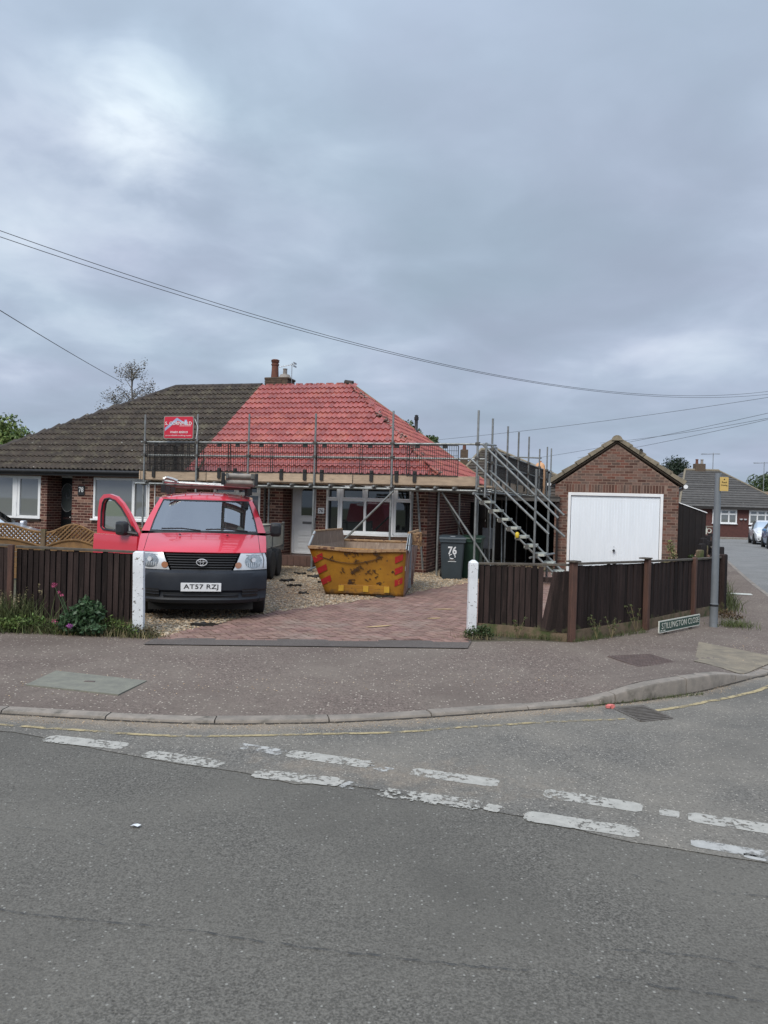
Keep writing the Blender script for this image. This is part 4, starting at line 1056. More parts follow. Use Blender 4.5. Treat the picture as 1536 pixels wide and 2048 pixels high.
# unfinished right hip and ridge of the new roof: ragged cut tiles, mortar dabs, one stray ridge piece, battens standing past the back hip
mb = MB(); a, b = Vector((OH, -OH, EAVE)), Vector((RU1, HALF, RIDGE)); d = b - a
for k in range(60):
    t = (k + random.random()) / 60
    if random.random() < .35: continue
    p = a + d * t + Vector((random.uniform(-.05, .05), random.uniform(-.05, .05), .06))
    mb.box(p, (random.uniform(.06, .16), random.uniform(.05, .12), random.uniform(.02, .045)), 0, Matrix.Rotation(random.uniform(0, 3), 3, 'Z') @ Matrix.Rotation(random.uniform(-.4, .4), 3, 'X'))
part('hip_mortar', mb, M['lead'], h76)['kind'] = 'stuff'
part('hip_batten', MB().tube(a + Vector((0, 0, .03)), b + Vector((0, 0, .03)), .035, 4), M['underlay'], h76)
a2 = Vector((OH, 8.85, EAVE)); part('hip_batten', MB().tube(a2 + Vector((0, 0, .09)), b + Vector((0, 0, .09)), .022, 4), M['batten'], h76)
for k in range(26):
    x = PARTY + .1 + k * .115
    if k % 3: part('ridge_bedding', MB().box((x, HALF, RIDGE + .035), (.10, .09, .05), 0, Matrix.Rotation(.3 * k, 3, 'Z')), M['tile_red'], h76)
part('ridge_end_piece', MB().tube((RU1 - .15, HALF, RIDGE + .07), (RU1 + .12, HALF - .02, RIDGE + .03), .085, 10), M['tile_ridge'], h76)
ch = MB(); ch.span((-6.55, HALF + .1, 4.9), (-5.75, HALF + .7, 5.66)); chn = part('chimney', ch, M['chimney'], h76, bevel=.02)
for k in range(7):
    for j in range(4): part('chimney_brick', MB().span((-6.56 + j * .205, HALF + .088, 5.42 + .075 * (k % 4)), (-6.365 + j * .205, HALF + .1, 5.485 + .075 * (k % 4))), M['chimney'], chn) if k < 4 else None
part('flaunching', MB().span((-6.58, HALF + .08, 5.66), (-5.72, HALF + .72, 5.74)), M['chimney'], chn, bevel=.03)
part('chimney_pot', MB().lathe([(.13, 5.74), (.115, 6.0), (.11, 6.16), (.13, 6.18), (.13, 6.22), (.105, 6.23), (.12, 6.28), (.145, 6.29), (.12, 6.31), (.145, 6.34), (.10, 6.37)], 14, c=(-6.34, HALF + .4, 0)), M['terracotta'], chn, smooth=True)
part('chimney_pot', MB().lathe([(.22, 5.74), (.15, 5.86), (.07, 5.88), (.065, 6.03), (.075, 6.04), (.075, 6.06)], 14, c=(-5.98, HALF + .4, 0)), M['pot_grey'], chn, smooth=True)
part('soil_vent_pipe', MB().lathe([(.15, 3.82), (.055, 3.95), (.055, 4.32), (.075, 4.33), (.075, 4.42), (.05, 4.45), (.07, 4.47), (.02, 4.50)], 10, c=(-1.78, 5.81, .17)), M['black_plastic'], h76, smooth=True)
ae = thing('television_aerial', 'television aerial on a thin mast beside the terracotta chimney pot', 'aerial', (HX, HY, 0), HRZ)
part('mast', MB().tube((-5.70, HALF + .3, 5.5), (-5.70, HALF + .3, 6.22), .013, 6), M['aerial'], ae)
part('boom', MB().tube((-6.10, HALF + .2, 6.08), (-5.60, HALF + .35, 6.20), .010, 5), M['aerial'], ae)
for k in range(8):
    t = k / 7; c = Vector((-6.10, HALF + .2, 6.08)).lerp(Vector((-5.60, HALF + .35, 6.20)), t); hl = .07 + .05 * t
    part('element', MB().tube(c + Vector((.02, -hl, 0)), c + Vector((-.02, hl, 0)), .005, 4), M['aerial'], ae)
mb = MB()
for sgn in (-1, 1): mb.box((-5.62, HALF + .35, 6.17 + sgn * .05), (.02, .24, .05))
part('reflector', mb, M['aerial'], ae)

# ------------------------------------------------------------------ garage
ga = thing('brick_garage', 'detached brick garage with tiled gable and white up-and-over door', 'garage', (4.72, 21.3, 0), R(-18))
GW, GE, GA_ = 3.20, 2.36, 3.50
zm = lambda u: GE + (GA_ - GE) * (1 - abs(u - GW / 2) / (GW / 2)) - .0
core_b = MB().prism([(0.002, 0), (.358, 0), (.358, 2.17), (2.82, 2.17), (2.82, 0), (GW - .002, 0), (GW - .002, GE), (GW / 2, GA_), (0.002, GE)], 0, .22)
part('wall', core_b, M['mortar_g'], ga)
part('wall', MB().span((0, .22, 0), (.2, 5.4, GE)).span((GW - .2, .22, 0), (GW, 5.4, GE)).span((.2, 5.2, 0), (GW - .2, 5.4, GE)), M['mortar_g'], ga)
gb = Bricks()
G0 = face_frame(0, 0)
gb.face(lay(0, GW, .01, 2.17, [(.358, 2.82, 0, 2.2)]), G0, M['brick_g'], prio=1)
gb.soldier(.30, 2.90, 2.185, G0, M['brick_g'])
gb.face(lay(0, GW, 2.185, 2.41, [(.29, 2.90, 2.1, 2.415)]), G0, M['brick_g'], prio=0)
gb.face(lay(0.02, GW - .02, 2.41, 3.48, zmax=lambda u: zm(u) - .0), G0, M['brick_g'], prio=0)
gb.face(lay(0, 5.3, .01, 2.3), Matrix.Translation((GW, 0, 0)) @ Matrix.Rotation(R(90), 4, 'Z') @ Matrix.Translation((0, BD / 2 - .003, 0)), M['brick_g'], prio=4)
gb.build(ga)
d0 = thing; 
fm = MB(); fm.span((.358, -.02, 0), (.43, .09, 2.17)); fm.span((2.748, -.02, 0), (2.82, .09, 2.17)); fm.span((.43, -.018, 2.09), (2.748, .09, 2.17))
part('door_frame', fm, M['upvc'], ga, bevel=.006)
gd = part('garage_door', MB().span((.44, .03, .02), (2.738, .055, 2.08)), M['white_door'], ga)
nrib = 30
for k in range(nrib):
    w = (2.70 - .475) / nrib; part('door_rib', MB().span((.475 + k * w + .003, .024, .06), (.475 + (k + 1) * w - .003, .032, 2.02)), M['white_door'], gd, bevel=.004)
part('handle', MB().lathe([(.035, 0), (.035, .02), (.012, .03), (.012, .05), (.03, .055), (.03, .07)], 10, axis='y', c=(1.6, -.055, .62)), M['black_plastic'], gd)
part('keyhole', MB().lathe([(.008, 0), (.008, .012)], 8, axis='y', c=(1.6, .008, .72)), M['black_plastic'], gd)
grise = 3.60 - 2.42; grun = GW / 2 + .12; gsl = math.hypot(grise, grun)
for sgn in (-1, 1):
    cx = GW / 2
    mb = MB().add([(cx + sgn * grun, -.08, 2.42), (cx, -.08, 3.60), (cx, 5.5, 3.60), (cx + sgn * grun, 5.5, 2.42)], [(0, 1, 2, 3)])
    part('roof_deck', mb, M['verge'], ga)
    n = 5
    for k in range(n):   # stepped verge tiles
        a = Vector((cx + sgn * grun, 0, 2.42)).lerp(Vector((cx, 0, 3.60)), k / n); b = Vector((cx + sgn * grun, 0, 2.42)).lerp(Vector((cx, 0, 3.60)), (k + 1.12) / n)
        d = (b - a).normalized(); nn = Vector((-d.z, 0, d.x)) * sgn * -1
        if nn.z < 0: nn = -nn
        t0, t1 = .125, .085
        for yy in range(1):
            P = [a, b, b + nn * t1, a + nn * t0]
            mb = MB().add([(p.x, -.10, p.z) for p in P] + [(p.x, .25, p.z) for p in P], [(0, 1, 2, 3), (7, 6, 5, 4), (0, 4, 5, 1), (1, 5, 6, 2), (2, 6, 7, 3), (3, 7, 4, 0)])
            part('verge_tile', mb, M['verge'], ga, bevel=.006)
        mb = MB().add([(p.x, .25, p.z) for p in P] + [(p.x, 5.5, p.z) for p in P], [(0, 1, 2, 3), (7, 6, 5, 4), (0, 4, 5, 1), (1, 5, 6, 2), (2, 6, 7, 3), (3, 7, 4, 0)])
        part('tile_course', mb, M['verge'], ga)
    # dark undercloak and gutter end
    a = Vector((cx + sgn * grun, 0, 2.40)); b = Vector((cx, 0, 3.58)); mb = MB().add([(a.x, -.055, a.z), (b.x, -.055, b.z), (b.x, -.055, b.z - .035), (a.x, -.055, a.z - .035), (a.x, -.001, a.z), (b.x, -.001, b.z), (b.x, -.001, b.z - .07), (a.x, -.001, a.z - .07)], [(0, 1, 2, 3), (3, 2, 6, 7), (0, 4, 5, 1), (0, 3, 7, 4)])
    part('undercloak', mb, M['undercloak_brown'], ga)
    part('gutter', MB().tube((cx + sgn * (grun + .04), -.12, 2.375), (cx + sgn * (grun + .04), 5.5, 2.375), .055, 10), M['upvc'], ga)
part('ridge_tile', MB().grid([[(GW / 2 + .14 * math.cos(t), yy, 3.60 + .13 * math.sin(t)) for t in np.linspace(-.1, math.pi + .1, 10)] for yy in (-.13, 5.5)]).add([(GW / 2 + .14 * math.cos(t), -.13, 3.60 + .13 * math.sin(t)) for t in np.linspace(-.1, math.pi + .1, 10)], [tuple(range(10))]), M['verge'], ga, smooth=True)
part('roof_stub', MB().tube((2.22, .35, 3.15), (2.22, .35, 3.40), .035, 8), M['soffit'], ga)
part('roof_bracket', MB().span((2.18, -.10, 3.22), (2.27, -.02, 3.34)), M['soffit'], ga)
# ------------------------------------------------------------------ scaffolding
SX, SY = 2.09, 17.61
sc_ = thing('scaffold', 'galvanised tube scaffold with boards and mesh guards round the red roof', 'scaffold', (SX, SY, 0), HRZ)
TR = .0255
def RS(w, y, z):   # a point of the return scaffold (w along it, y towards the house) in the scaffold's own frame
    a = R(70 + 16); return Vector((w * math.cos(a) - y * math.sin(a), w * math.sin(a) + y * math.cos(a), z))
def tubep(name, a, b, m=None, par=sc_, r=TR): return part(name, MB().tube(a, b, r, 10), m or M['galv'], par, smooth=True)
cpl = MB().box((0, 0, 0), (.085, .10, .075)).tube((-.05, -.04, 0), (.05, -.04, 0), .018, 6).tube((.045, .04, -.03), (.045, .04, .05), .012, 6).mesh('coupler', [M['coupler']])
def coupler(p, rz=0): instance('coupler', cpl, sc_, p, (0, 0, rz))
US = [0, -2.02, -3.97, -5.74, -7.18, -8.70]
for i, u in enumerate(US):
    tubep('standard', (u, 0, 0), (u + .01, 0, 3.89 - .05 * (i > 1)))
    part('base_plate', MB().box((u, 0, .006), (.15, .15, .012)), M['coupler'], sc_)
    for z in (2.05, 2.79, 3.12): coupler((u, .02, z))
for u in (-.12, -1.75, -5.62, -8.62): tubep('standard', (u, 1.05, 0), (u, 1.05, 2.45))
for z, a, b in ((3.13, -8.83, .28), (2.79, -8.80, .22)): tubep('guard_rail', (a, .055, z), (b, .055, z - .012))
tubep('ledger', (-8.9, -.055, 2.05), (.15, -.055, 2.045)); tubep('ledger', (-8.8, 1.0, 2.05), (.2, 1.0, 2.05))
u = -8.55
while u < .1:
    tubep('transom', (u, -.16, 2.105), (u, 1.25, 2.105)); coupler((u, -.05, 2.085)); u += random.uniform(.42, .62)
for k in range(3):   # platform boards in two lengths
    for a, b in ((-8.75, -4.9), (-4.88, -1.0), (-.98, .35)):
        part('scaffold_board', MB().span((a, .07 + k * .235, 2.135 + .003 * (k % 2)), (b, .295 + k * .235, 2.172)), M['board'], sc_, bevel=.004)
for a, b, dz in ((-8.80, -6.92, .0), (-6.90, -3.0, .008), (-2.98, .02, .0)):
    part('toe_board', MB().span((a, .034, 2.155 + dz), (b, .066, 2.375 + dz)), M['board'], sc_, bevel=.004)
part('toe_board_end', MB().span((-8.86, .034, 2.16), (-8.82, .9, 2.38)), M['board'], sc_)
def guard_mesh(w, h, dx=.05, dz=.105, r=.0045):
    mb = MB(); n = int(w / dx)
    for i in range(n + 1):
        x = w * i / n; mb.box((x, 0, h / 2), (2 * r if 0 < i < n else .02, 2 * r, h))
    k = int(h / dz)
    for j in range(k + 1):
        z = h * j / k; mb.box((w / 2, -.004, z), (w, 2 * r, 2 * r if 0 < j < k else .018))
    return mb
gm = guard_mesh(1.22, .70).mesh('mesh_guard', [M['mesh']])
hook = MB().box((0, 0, .09), (.085, .035, .26)).box((0, -.02, .18), (.06, .03, .05)).mesh('guard_hook', [M['mesh']])
def guards(along, n0, n1, step, place):
    pass
k = 0; u = -8.62
while u < -.9:
    g_ = instance('mesh_guard', gm, sc_, (u, .02 + .012 * (k % 2), 2.39 + random.uniform(-.01, .01)), (0, random.uniform(-.006, .006), 0))
    for q in (.3, .92) if k % 2 else (.2,):
        instance('guard_hook', hook, sc_, (u + q + .0, .015, 2.26))
    for q in (.25, .9): instance('guard_hook', hook, sc_, (u + q, .03, 3.03), None, (1.3, 1, .38))
    u += 1.16; k += 1
for uu in (-8.6, -8.0): instance('mesh_guard', gm, sc_, (uu, .10, 2.40), None, (.8, 1, 1))
part('folded_guard_pile', guard_mesh(.72, .66, .035, .06), M['mesh'], sc_).location = (-8.5, .16, 2.38)
for (a, b) in (((-7.2, .12, 2.4), (-7.1, .3, 2.75)),): tubep('loose_batten', a, b, M['board'])
# the return along the side of the house
WS = [1.6, 3.58, 5.23, 7.05, 9.29, 11.08, 12.13]
for w, zt in zip(WS, (3.89, 3.91, 3.92, 3.96, 3.75, 3.97, 4.0)):
    tubep('standard', RS(w, 0, 0), RS(w, 0, zt))
    for z in (2.05, 2.79, 3.12): coupler(RS(w, 0, z), R(86))
for w in (.6, 2.6, 4.4, 6.2, 8.2, 10.2): tubep('standard', RS(w, 1.05, 0), RS(w, 1.05, 2.4))
tubep('standard', RS(9.0, 1.5, 0), RS(9.0, 1.5, 3.75))
for z in (3.12, 2.79): tubep('guard_rail', RS(1.3, .05, z), RS(12.3, .05, z))
tubep('guard_rail', RS(8.6, 1.6, 3.45), RS(9.4, -.05, 3.45)); tubep('guard_rail', RS(12.1, -.1, 3.1), RS(12.1, 1.2, 3.1))
for y in (-.05, 1.0): tubep('ledger', RS(-.1, y, 2.05), RS(12.2, y, 2.05))
for k in range(22): tubep('transom', RS(.5 + k * .54, -.14, 2.10), RS(.5 + k * .54, 1.2, 2.10))
def rbox(name, w0, w1, y0, y1, z0, z1, m):
    mb = MB().span((w0, y0, z0), (w1, y1, z1)); mb.v = [tuple(RS(*v)) for v in mb.v]; return part(name, mb, m, sc_)
for k in range(4):
    for a, b in ((.4, 4.2), (4.22, 8.1), (8.12, 12.2)): rbox('scaffold_board', a, b, .07 + k * .235, .295 + k * .235, 2.135, 2.172, M['board'])
for a, b in ((1.2, 4.9), (4.92, 8.8), (8.82, 12.2)): rbox('toe_board', a, b, .034, .066, 2.16, 2.38, M['board'])
for k in range(9):
    mt = Matrix.Rotation(R(86), 4, 'Z'); p = RS(1.35 + k * 1.2, .03, 2.40)
    instance('mesh_guard', gm, sc_, p, (0, 0, R(86)))
    instance('guard_hook', hook, sc_, RS(1.7 + k * 1.2, .01, 2.26), (0, 0, R(86)))
for k in range(5): rbox('stacked_guard', 2.0 + k * 1.9, 3.4 + k * 1.9, .10 + .01 * k, .115 + .01 * k, 2.42, 2.98, M['mesh']) if k > 2 else None
# braces
tubep('brace', (-1.93, -.09, 2.0), (-3.86, .10, .12), M['galv']); tubep('brace', (-3.95, -.3, .05), (-3.7, .1, .18))
tubep('brace', (-.86, .35, 2.0), (.45, .2, .20)); tubep('brace', RS(.5, .9, 1.95), RS(5.0, 1.1, .10)); tubep('brace', RS(4.2, .2, .1), RS(5.0, .4, 1.95))
tubep('brace', (-1.45, 1.1, .1), (-1.62, 1.0, 2.0))
# access stair: two stringers, treads, four handrails
stair = thing('scaffold_stair', 'steep scaffold stair with metal treads and tube handrails beside the garage', 'stair', (SX, SY, 0), HRZ)
def tb(name, a, b, m=None, r=TR): return part(name, MB().tube(a, b, r, 10), m or M['galv'], stair, smooth=True)
tb('stringer', (-.02, -.3, 2.0), (2.0, -.3, .10)); tb('stringer', (.10, .5, 2.0), (2.22, .5, .03))
tb('handrail', (-.10, -.33, 2.77), (1.68, -.33, 1.13)); tb('handrail', (.17, -.33, 3.09), (1.87, -.33, 1.49))
tb('handrail', (.22, .53, 2.54), (1.98, .53, 1.06)); tb('handrail', (.24, .53, 3.13), (1.95, .53, 1.55))
tb('post', (1.38, -.36, 0), (1.38, -.36, 2.55)); tb('post', (1.60, .56, 0), (1.60, .56, 2.50)); tb('post', (.36, .56, 0), (.36, .56, 3.1)); tb('post', (.26, -.36, 1.9), (.26, -.36, 3.12))
tb('cross_tube', (1.30, -.42, .60), (1.75, .6, .66)); tb('cross_tube', (.2, -.36, 3.08), (.34, .6, 3.14)); tb('cross_tube', (0, -.4, 1.98), (.2, .7, 1.98))
for k in range(9):
    t = k / 8; x = .22 + 1.62 * t; z = 1.80 - 1.52 * t
    tr = part('tread', MB().box((x + .04, .10, z), (.25, .80, .055)).box((x - .075, .10, z - .02), (.02, .78, .06)), M['galv_light'], stair, bevel=.004)
    for y_ in (-.3, .5): part('tread_clamp', MB().box((x - .02, y_, z - .02), (.08, .07, .10)), M['coupler'], stair)
part('yellow_cap', MB().lathe([(.03, 0), (.045, .02), (.045, .10), (.02, .13)], 8, c=(1.0, -.33, 1.02)), M['yellow_clip'], stair, smooth=True)
ob = thing('orange_sack', 'tall pale orange sack standing on the far end of the scaffold platform', 'sack', (5.55, 27.6, 2.18))
part('bag', MB().lathe([(.16, 0), (.20, .3), (.19, .9), (.17, 1.08), (.12, 1.16), (.05, 1.19)], 12), M['orange'], ob, smooth=True); part('tied_neck', MB().lathe([(.05, 1.17), (.03, 1.20), (.06, 1.24)], 8), M['orange'], ob)

# company board on the scaffold
bd = thing('company_board', 'red roofing company board hung on the scaffold rail', 'sign', (SX, SY, 0), HRZ)
def rrect(x0, x1, z0, z1, r, n=5):
    pts = []
    for cx, cz, a0 in ((x1 - r, z1 - r, 0), (x0 + r, z1 - r, 90), (x0 + r, z0 + r, 180), (x1 - r, z0 + r, 270)):
        pts += [(cx + r * math.cos(R(a0 + 90 * k / n)), cz + r * math.sin(R(a0 + 90 * k / n))) for k in range(n + 1)]
    return pts
bx0, bx1, bz0, bz1 = -8.10, -7.24, 3.20, 3.79; bv = -.075
part('frame', MB().prism(rrect(bx0, bx1, bz0, bz1, .05), bv, bv + .02), M['sign_frame'], bd)
part('panel', MB().prism(rrect(bx0 + .022, bx1 - .022, bz0 + .022, bz1 - .022, .04), bv - .004, bv), M['sign_red'], bd)
c0 = (bx0 + bx1) / 2
part('roof_emblem', MB().prism([(bx0 + .04, 3.40), (bx0 + .04, 3.48), (c0 - .05, 3.745), (c0 + .17, 3.62), (c0 + .17, 3.69), (c0 + .24, 3.69), (c0 + .24, 3.585), (c0 + .28, 3.56), (c0 + .24, 3.555), (c0 - .03, 3.67)], bv - .006, bv - .004), M['sign_blue'], bd)
text('lettering', 'S. CORNFIELD', facing(c0, bv - .008, 3.60), .76, .085, M['white_ink'], bd, bold=.012)
part('small_print', MB().span((c0 + .03, bv - .007, 3.527), (c0 + .36, bv - .005, 3.541)), M['sign_pink'], bd)
text('lettering', '01603 405010', facing(c0 + .02, bv - .008, 3.375), .50, .055, M['white_ink'], bd, bold=.01)
text('lettering', 'scornfieldroofing.com', facing(c0, bv - .008, 3.285), .74, .045, M['sign_pink'], bd, bold=.01)
part('rope_tie', MB().path([(-7.22, -.06, 3.72), (-7.13, -.05, 3.5), (-7.18, -.05, 3.2)], .006, 4), M['upvc'], bd)

# ------------------------------------------------------------------ close-boarded fences
def board_mesh(name, m):
    mb = MB(); mb.prism([(-.031, -.004), (.031, -.012), (.031, .004), (-.031, .008)], 0, 1, plane='xy')
    vs = mb.v; return mb.mesh(name, [m])
fb_me = board_mesh('board', M['fence'])
def fence_run(parent, a, b, h0, h1, z_low=.13, skip=(), tilt=(), org=(0, 0), gravel_board=True, step=.073):
    a, b = Vector((a[0], a[1], 0)), Vector((b[0], b[1], 0)); d = (b - a); ln = d.length; d.normalize(); ang = math.atan2(d.y, d.x)
    o = Vector((org[0], org[1], 0)); n = int(ln / step); a = a - o
    for k in range(n):
        s = (k + .5) * ln / n
        if any(p < s < q for p, q in skip): continue
        h = h0 + (h1 - h0) * s / ln; p = a + d * s
        instance('board', fb_me, parent, (p.x, p.y, z_low - .02 + random.uniform(-.006, .01)), (random.uniform(-.012, .012), 0 + random.uniform(-.006, .006), ang + R(4) + random.uniform(-.04, .04)), (1.0, random.uniform(.9, 1.3), h - z_low - random.uniform(.0, .008)))
    for (s, tl, dx) in tilt:
        p = a + d * s; instance('board', fb_me, parent, (p.x, p.y - .01 - .004 * (int(s * 100) % 2), z_low - .03), (0, tl, ang + R(7)), (1.45, 1.1, h0 - z_low - .01))
    z0, z1 = h0, h1; nv = Vector((-d.y, d.x, 0))
    def bar(name, s0, s1, w, za, zb, m, off):
        mb = MB()
        for (s, hh) in ((s0, h0 + (h1 - h0) * s0 / ln), (s1, h0 + (h1 - h0) * s1 / ln)):
            c = a + d * s + nv * off; base = hh if name in ('cap_rail', 'arris_rail') else 0
            for (q, zq) in ((-w / 2, za), (w / 2, za), (w / 2, zb), (-w / 2, zb)): mb.v.append(tuple(c + nv * q + Vector((0, 0, base + zq))))
        mb.f = [(0, 1, 2, 3), (7, 6, 5, 4), (0, 4, 5, 1), (1, 5, 6, 2), (2, 6, 7, 3), (3, 7, 4, 0)]; mb.m = [0] * 6
        return part(name, mb, m, parent, bevel=.003)
    bar('cap_rail', 0, ln, .062, -.010, .018, M['rail'], .005)
    bar('gap_shade_board', 0, ln, .012, z_low - .01, min(h0, h1) - .02, M['tall_fence'], .018) if not skip else (bar('gap_shade_board', 0, skip[0][0] - .03, .012, z_low - .01, min(h0, h1) - .02, M['tall_fence'], .018))  # near-black board added so the gaps read as shadow lines between boards
    bar('arris_rail', 0, ln, .04, -.22, -.16, M['fence'], .035); bar('arris_rail', 0, ln, .04, -.75, -.69, M['fence'], .035)
    if gravel_board: bar('gravel_board', 0, ln, .026, -.03, .135, M['gboard'], .0)
def post(parent, x, y, h, m, w=.09, org=(0, 0), rz=0, top='flat', name='post', lean=(0, 0)):
    mb = MB(); hw = w / 2
    ring = lambda s, z, dx=0, dy=0: [(dx - s, dy - s, z), (dx + s, dy - s, z), (dx + s, dy + s, z), (dx - s, dy + s, z)]
    lx, ly = lean
    R_ = [ring(hw, -.05)] + [ring(hw * (1 + random.uniform(-.02, .02)), h * k / 6, lx * k / 6, ly * k / 6) for k in range(1, 7)]
    if top == 'point': R_.append(ring(hw * .35, h + .035, lx, ly))
    elif top == 'worn': R_.append(ring(hw * .75, h + .02, lx + .01, ly))
    for r in R_: mb.v += r
    mb.f = [(i * 4 + j, i * 4 + (j + 1) % 4, i * 4 + 4 + (j + 1) % 4, i * 4 + 4 + j) for i in range(len(R_) - 1) for j in range(4)] + [tuple(len(mb.v) - 4 + j for j in range(4))]
    mb.m = [0] * len(mb.f)
    rm = Matrix.Rotation(rz, 3, 'Z'); mb.v = [tuple(rm @ Vector(v) + Vector((x - org[0], y - org[1], 0))) for v in mb.v]
    return part(name, mb, m, parent, bevel=.006)
fo = (-2.95, 9.33)
fl = thing('board_fence', 'dark close-boarded fence left of the drive with weeds growing along it', 'fence', (fo[0], fo[1], 0))
fence_run(fl, (-4.52, 9.50), (-2.98, 9.34), 1.0, .985, org=fo, z_low=.05); fence_run(fl, (-6.4, 9.72), (-4.60, 9.50), 1.03, 1.01, org=fo, z_low=.05); fence_run(fl, (-12, 10.4), (-6.45, 9.73), 1.04, 1.04, org=fo, z_low=.05)
post(fl, -4.56, 9.44, 1.03, M['post_red'], .062, fo)
post(fl, -6.42, 9.66, 1.05, M['post_red'], .085, fo)
wp = thing('gate_post', 'peeling white post on the left of the drive beside the red van', 'post', (-2.90, 9.22, 0), group='white gate posts'); post(wp, -2.90, 9.22, .99, M['white_post'], .125, (-2.90, 9.22), R(8), 'worn', 'shaft', (-.02, 0))
wp = thing('gate_post', 'white pointed post on the right of the block paved drive', 'post', (1.19, 10.08, 0), group='white gate posts'); post(wp, 1.19, 10.08, .93, M['white_post'], .115, (1.19, 10.08), R(4), 'point', 'shaft')
fo = (1.21, 10.12)
fr_ = thing('board_fence', 'dark fence on the right of the drive with broken leaning boards and mossy feet', 'fence', (fo[0], fo[1], 0))
fence_run(fr_, (1.27, 10.12), (2.36, 9.72), .915, .955, org=fo, skip=((.86, 1.3),), tilt=((.86, .19, 0), (.93, .165, 0), (.99, .14, 0), (1.05, .10, 0), (1.10, .05, 0), (1.13, .02, 0)))
fence_run(fr_, (2.44, 9.74), (3.70, 10.87), .97, .955, org=fo); fence_run(fr_, (3.76, 10.92), (4.91, 12.20), .955, .93, org=fo); fence_run(fr_, (4.97, 12.26), (5.72, 13.04), .93, .93, org=fo)
post(fr_, 2.40, 9.66, 1.0, M['post_red'], .078, fo, R(20), 'worn'); post(fr_, 3.73, 10.82, .99, M['post_red'], .075, fo, R(43), 'worn'); post(fr_, 4.94, 12.18, .95, M['post_red'], .072, fo, R(45), 'worn'); post(fr_, 5.78, 13.06, .97, M['fence'], .11, fo, R(45), 'worn')
for (x, y) in ((2.40, 9.66), (3.70, 10.82)): part('post_cap', MB().box((x - fo[0] + .0, y - fo[1], 1.01), (.15, .13, .02), 0, Matrix.Rotation(R(43), 3, 'Z')), M['rail'], fr_, bevel=.004)
fo = (5.84, 13.2)
fs = thing('board_fence', 'ragged dark fence running back along the side road beyond the pole', 'fence', (fo[0], fo[1], 0))
fence_run(fs, (5.84, 13.2), (8.75, 20.9), .93, .95, org=fo, gravel_board=False)
for k in range(5): post(fs, 6.1 + k * .62, 13.9 + k * 1.64, 1.06 + .05 * (k % 2), M['post_red'] if k % 2 else M['tall_fence'], .09, fo, R(20), 'worn')
for k in range(9): post(fs, 5.85 + k * .33, 14.2 + k * .72, .98 + .09 * (k % 3), M['gboard'] if k % 3 == 0 else M['tall_fence'], .10, fo, R(20), 'worn', 'rough_stake')
tf = thing('tall_board_fence', 'tall black fence with sloping white capping right of the garage', 'fence', (7.76, 20.4, 0))
n = 9
for k in range(n):
    x = .0 + k * .085; z = 1.97 - .033 * k * .95; part('board', MB().span((x, .012 * (k % 2), 0), (x + .083, .012 * (k % 2) + .02, z)), M['tall_fence'], tf)
part('capping', MB().add([(-.04, -.02, 1.975), (.80, -.02, 1.70), (.80, -.02, 1.722), (-.04, -.02, 1.997), (-.04, .06, 1.975), (.80, .06, 1.70), (.80, .06, 1.722), (-.04, .06, 1.997)], [(0, 1, 2, 3), (7, 6, 5, 4), (0, 4, 5, 1), (3, 2, 6, 7), (0, 3, 7, 4), (1, 5, 6, 2)]), M['upvc'], tf)
for k in range(12): part('side_board', MB().span((.775, .05 + k * .2, 0), (.80, .24 + k * .2, 1.70 - .02 * k)), M['tall_fence'], tf)
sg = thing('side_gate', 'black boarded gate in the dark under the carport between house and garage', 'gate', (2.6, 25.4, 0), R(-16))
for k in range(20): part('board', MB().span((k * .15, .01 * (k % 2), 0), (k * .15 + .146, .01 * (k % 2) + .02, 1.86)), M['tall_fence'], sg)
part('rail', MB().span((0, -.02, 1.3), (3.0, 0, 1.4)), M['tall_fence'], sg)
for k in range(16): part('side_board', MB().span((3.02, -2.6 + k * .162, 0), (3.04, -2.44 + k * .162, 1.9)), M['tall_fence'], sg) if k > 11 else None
cp = thing('shade_roof', 'added light-blocking carport between the house side and the garage', 'shade_roof', (2.55, 21.75, 0), R(-16))  # roof and back wall added to keep the gap between house and garage dark
part('roof', MB().span((0, 0, 1.98), (2.35, 4.2, 2.04)), M['soffit'], cp); part('shade_roof_beam', MB().span((0, -.04, 1.90), (2.35, .04, 1.98)), M['coupler'], cp)  # roof and beam of the added light-blocking carport
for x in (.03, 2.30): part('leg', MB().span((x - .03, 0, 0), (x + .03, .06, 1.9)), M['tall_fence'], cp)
part('shade_back_wall', MB().span((0, 4.1, 0), (2.35, 4.16, 1.98)), M['tall_fence'], cp)
mbx = thing('meter_box', 'grey meter boxes in the dark passage behind the scaffold stair', 'meter box', (2.72, 21.2, 0), R(-14))
part('case', MB().span((0, 0, .55), (.34, .16, 1.12)), M['grey_box'], mbx, bevel=.01); part('door_panel', MB().span((.02, -.01, .58), (.32, 0, 1.09)), M['grey_box'], mbx); part('conduit', MB().tube((.08, .05, 0), (.08, .05, .55), .02, 8), M['grey_box'], mbx)
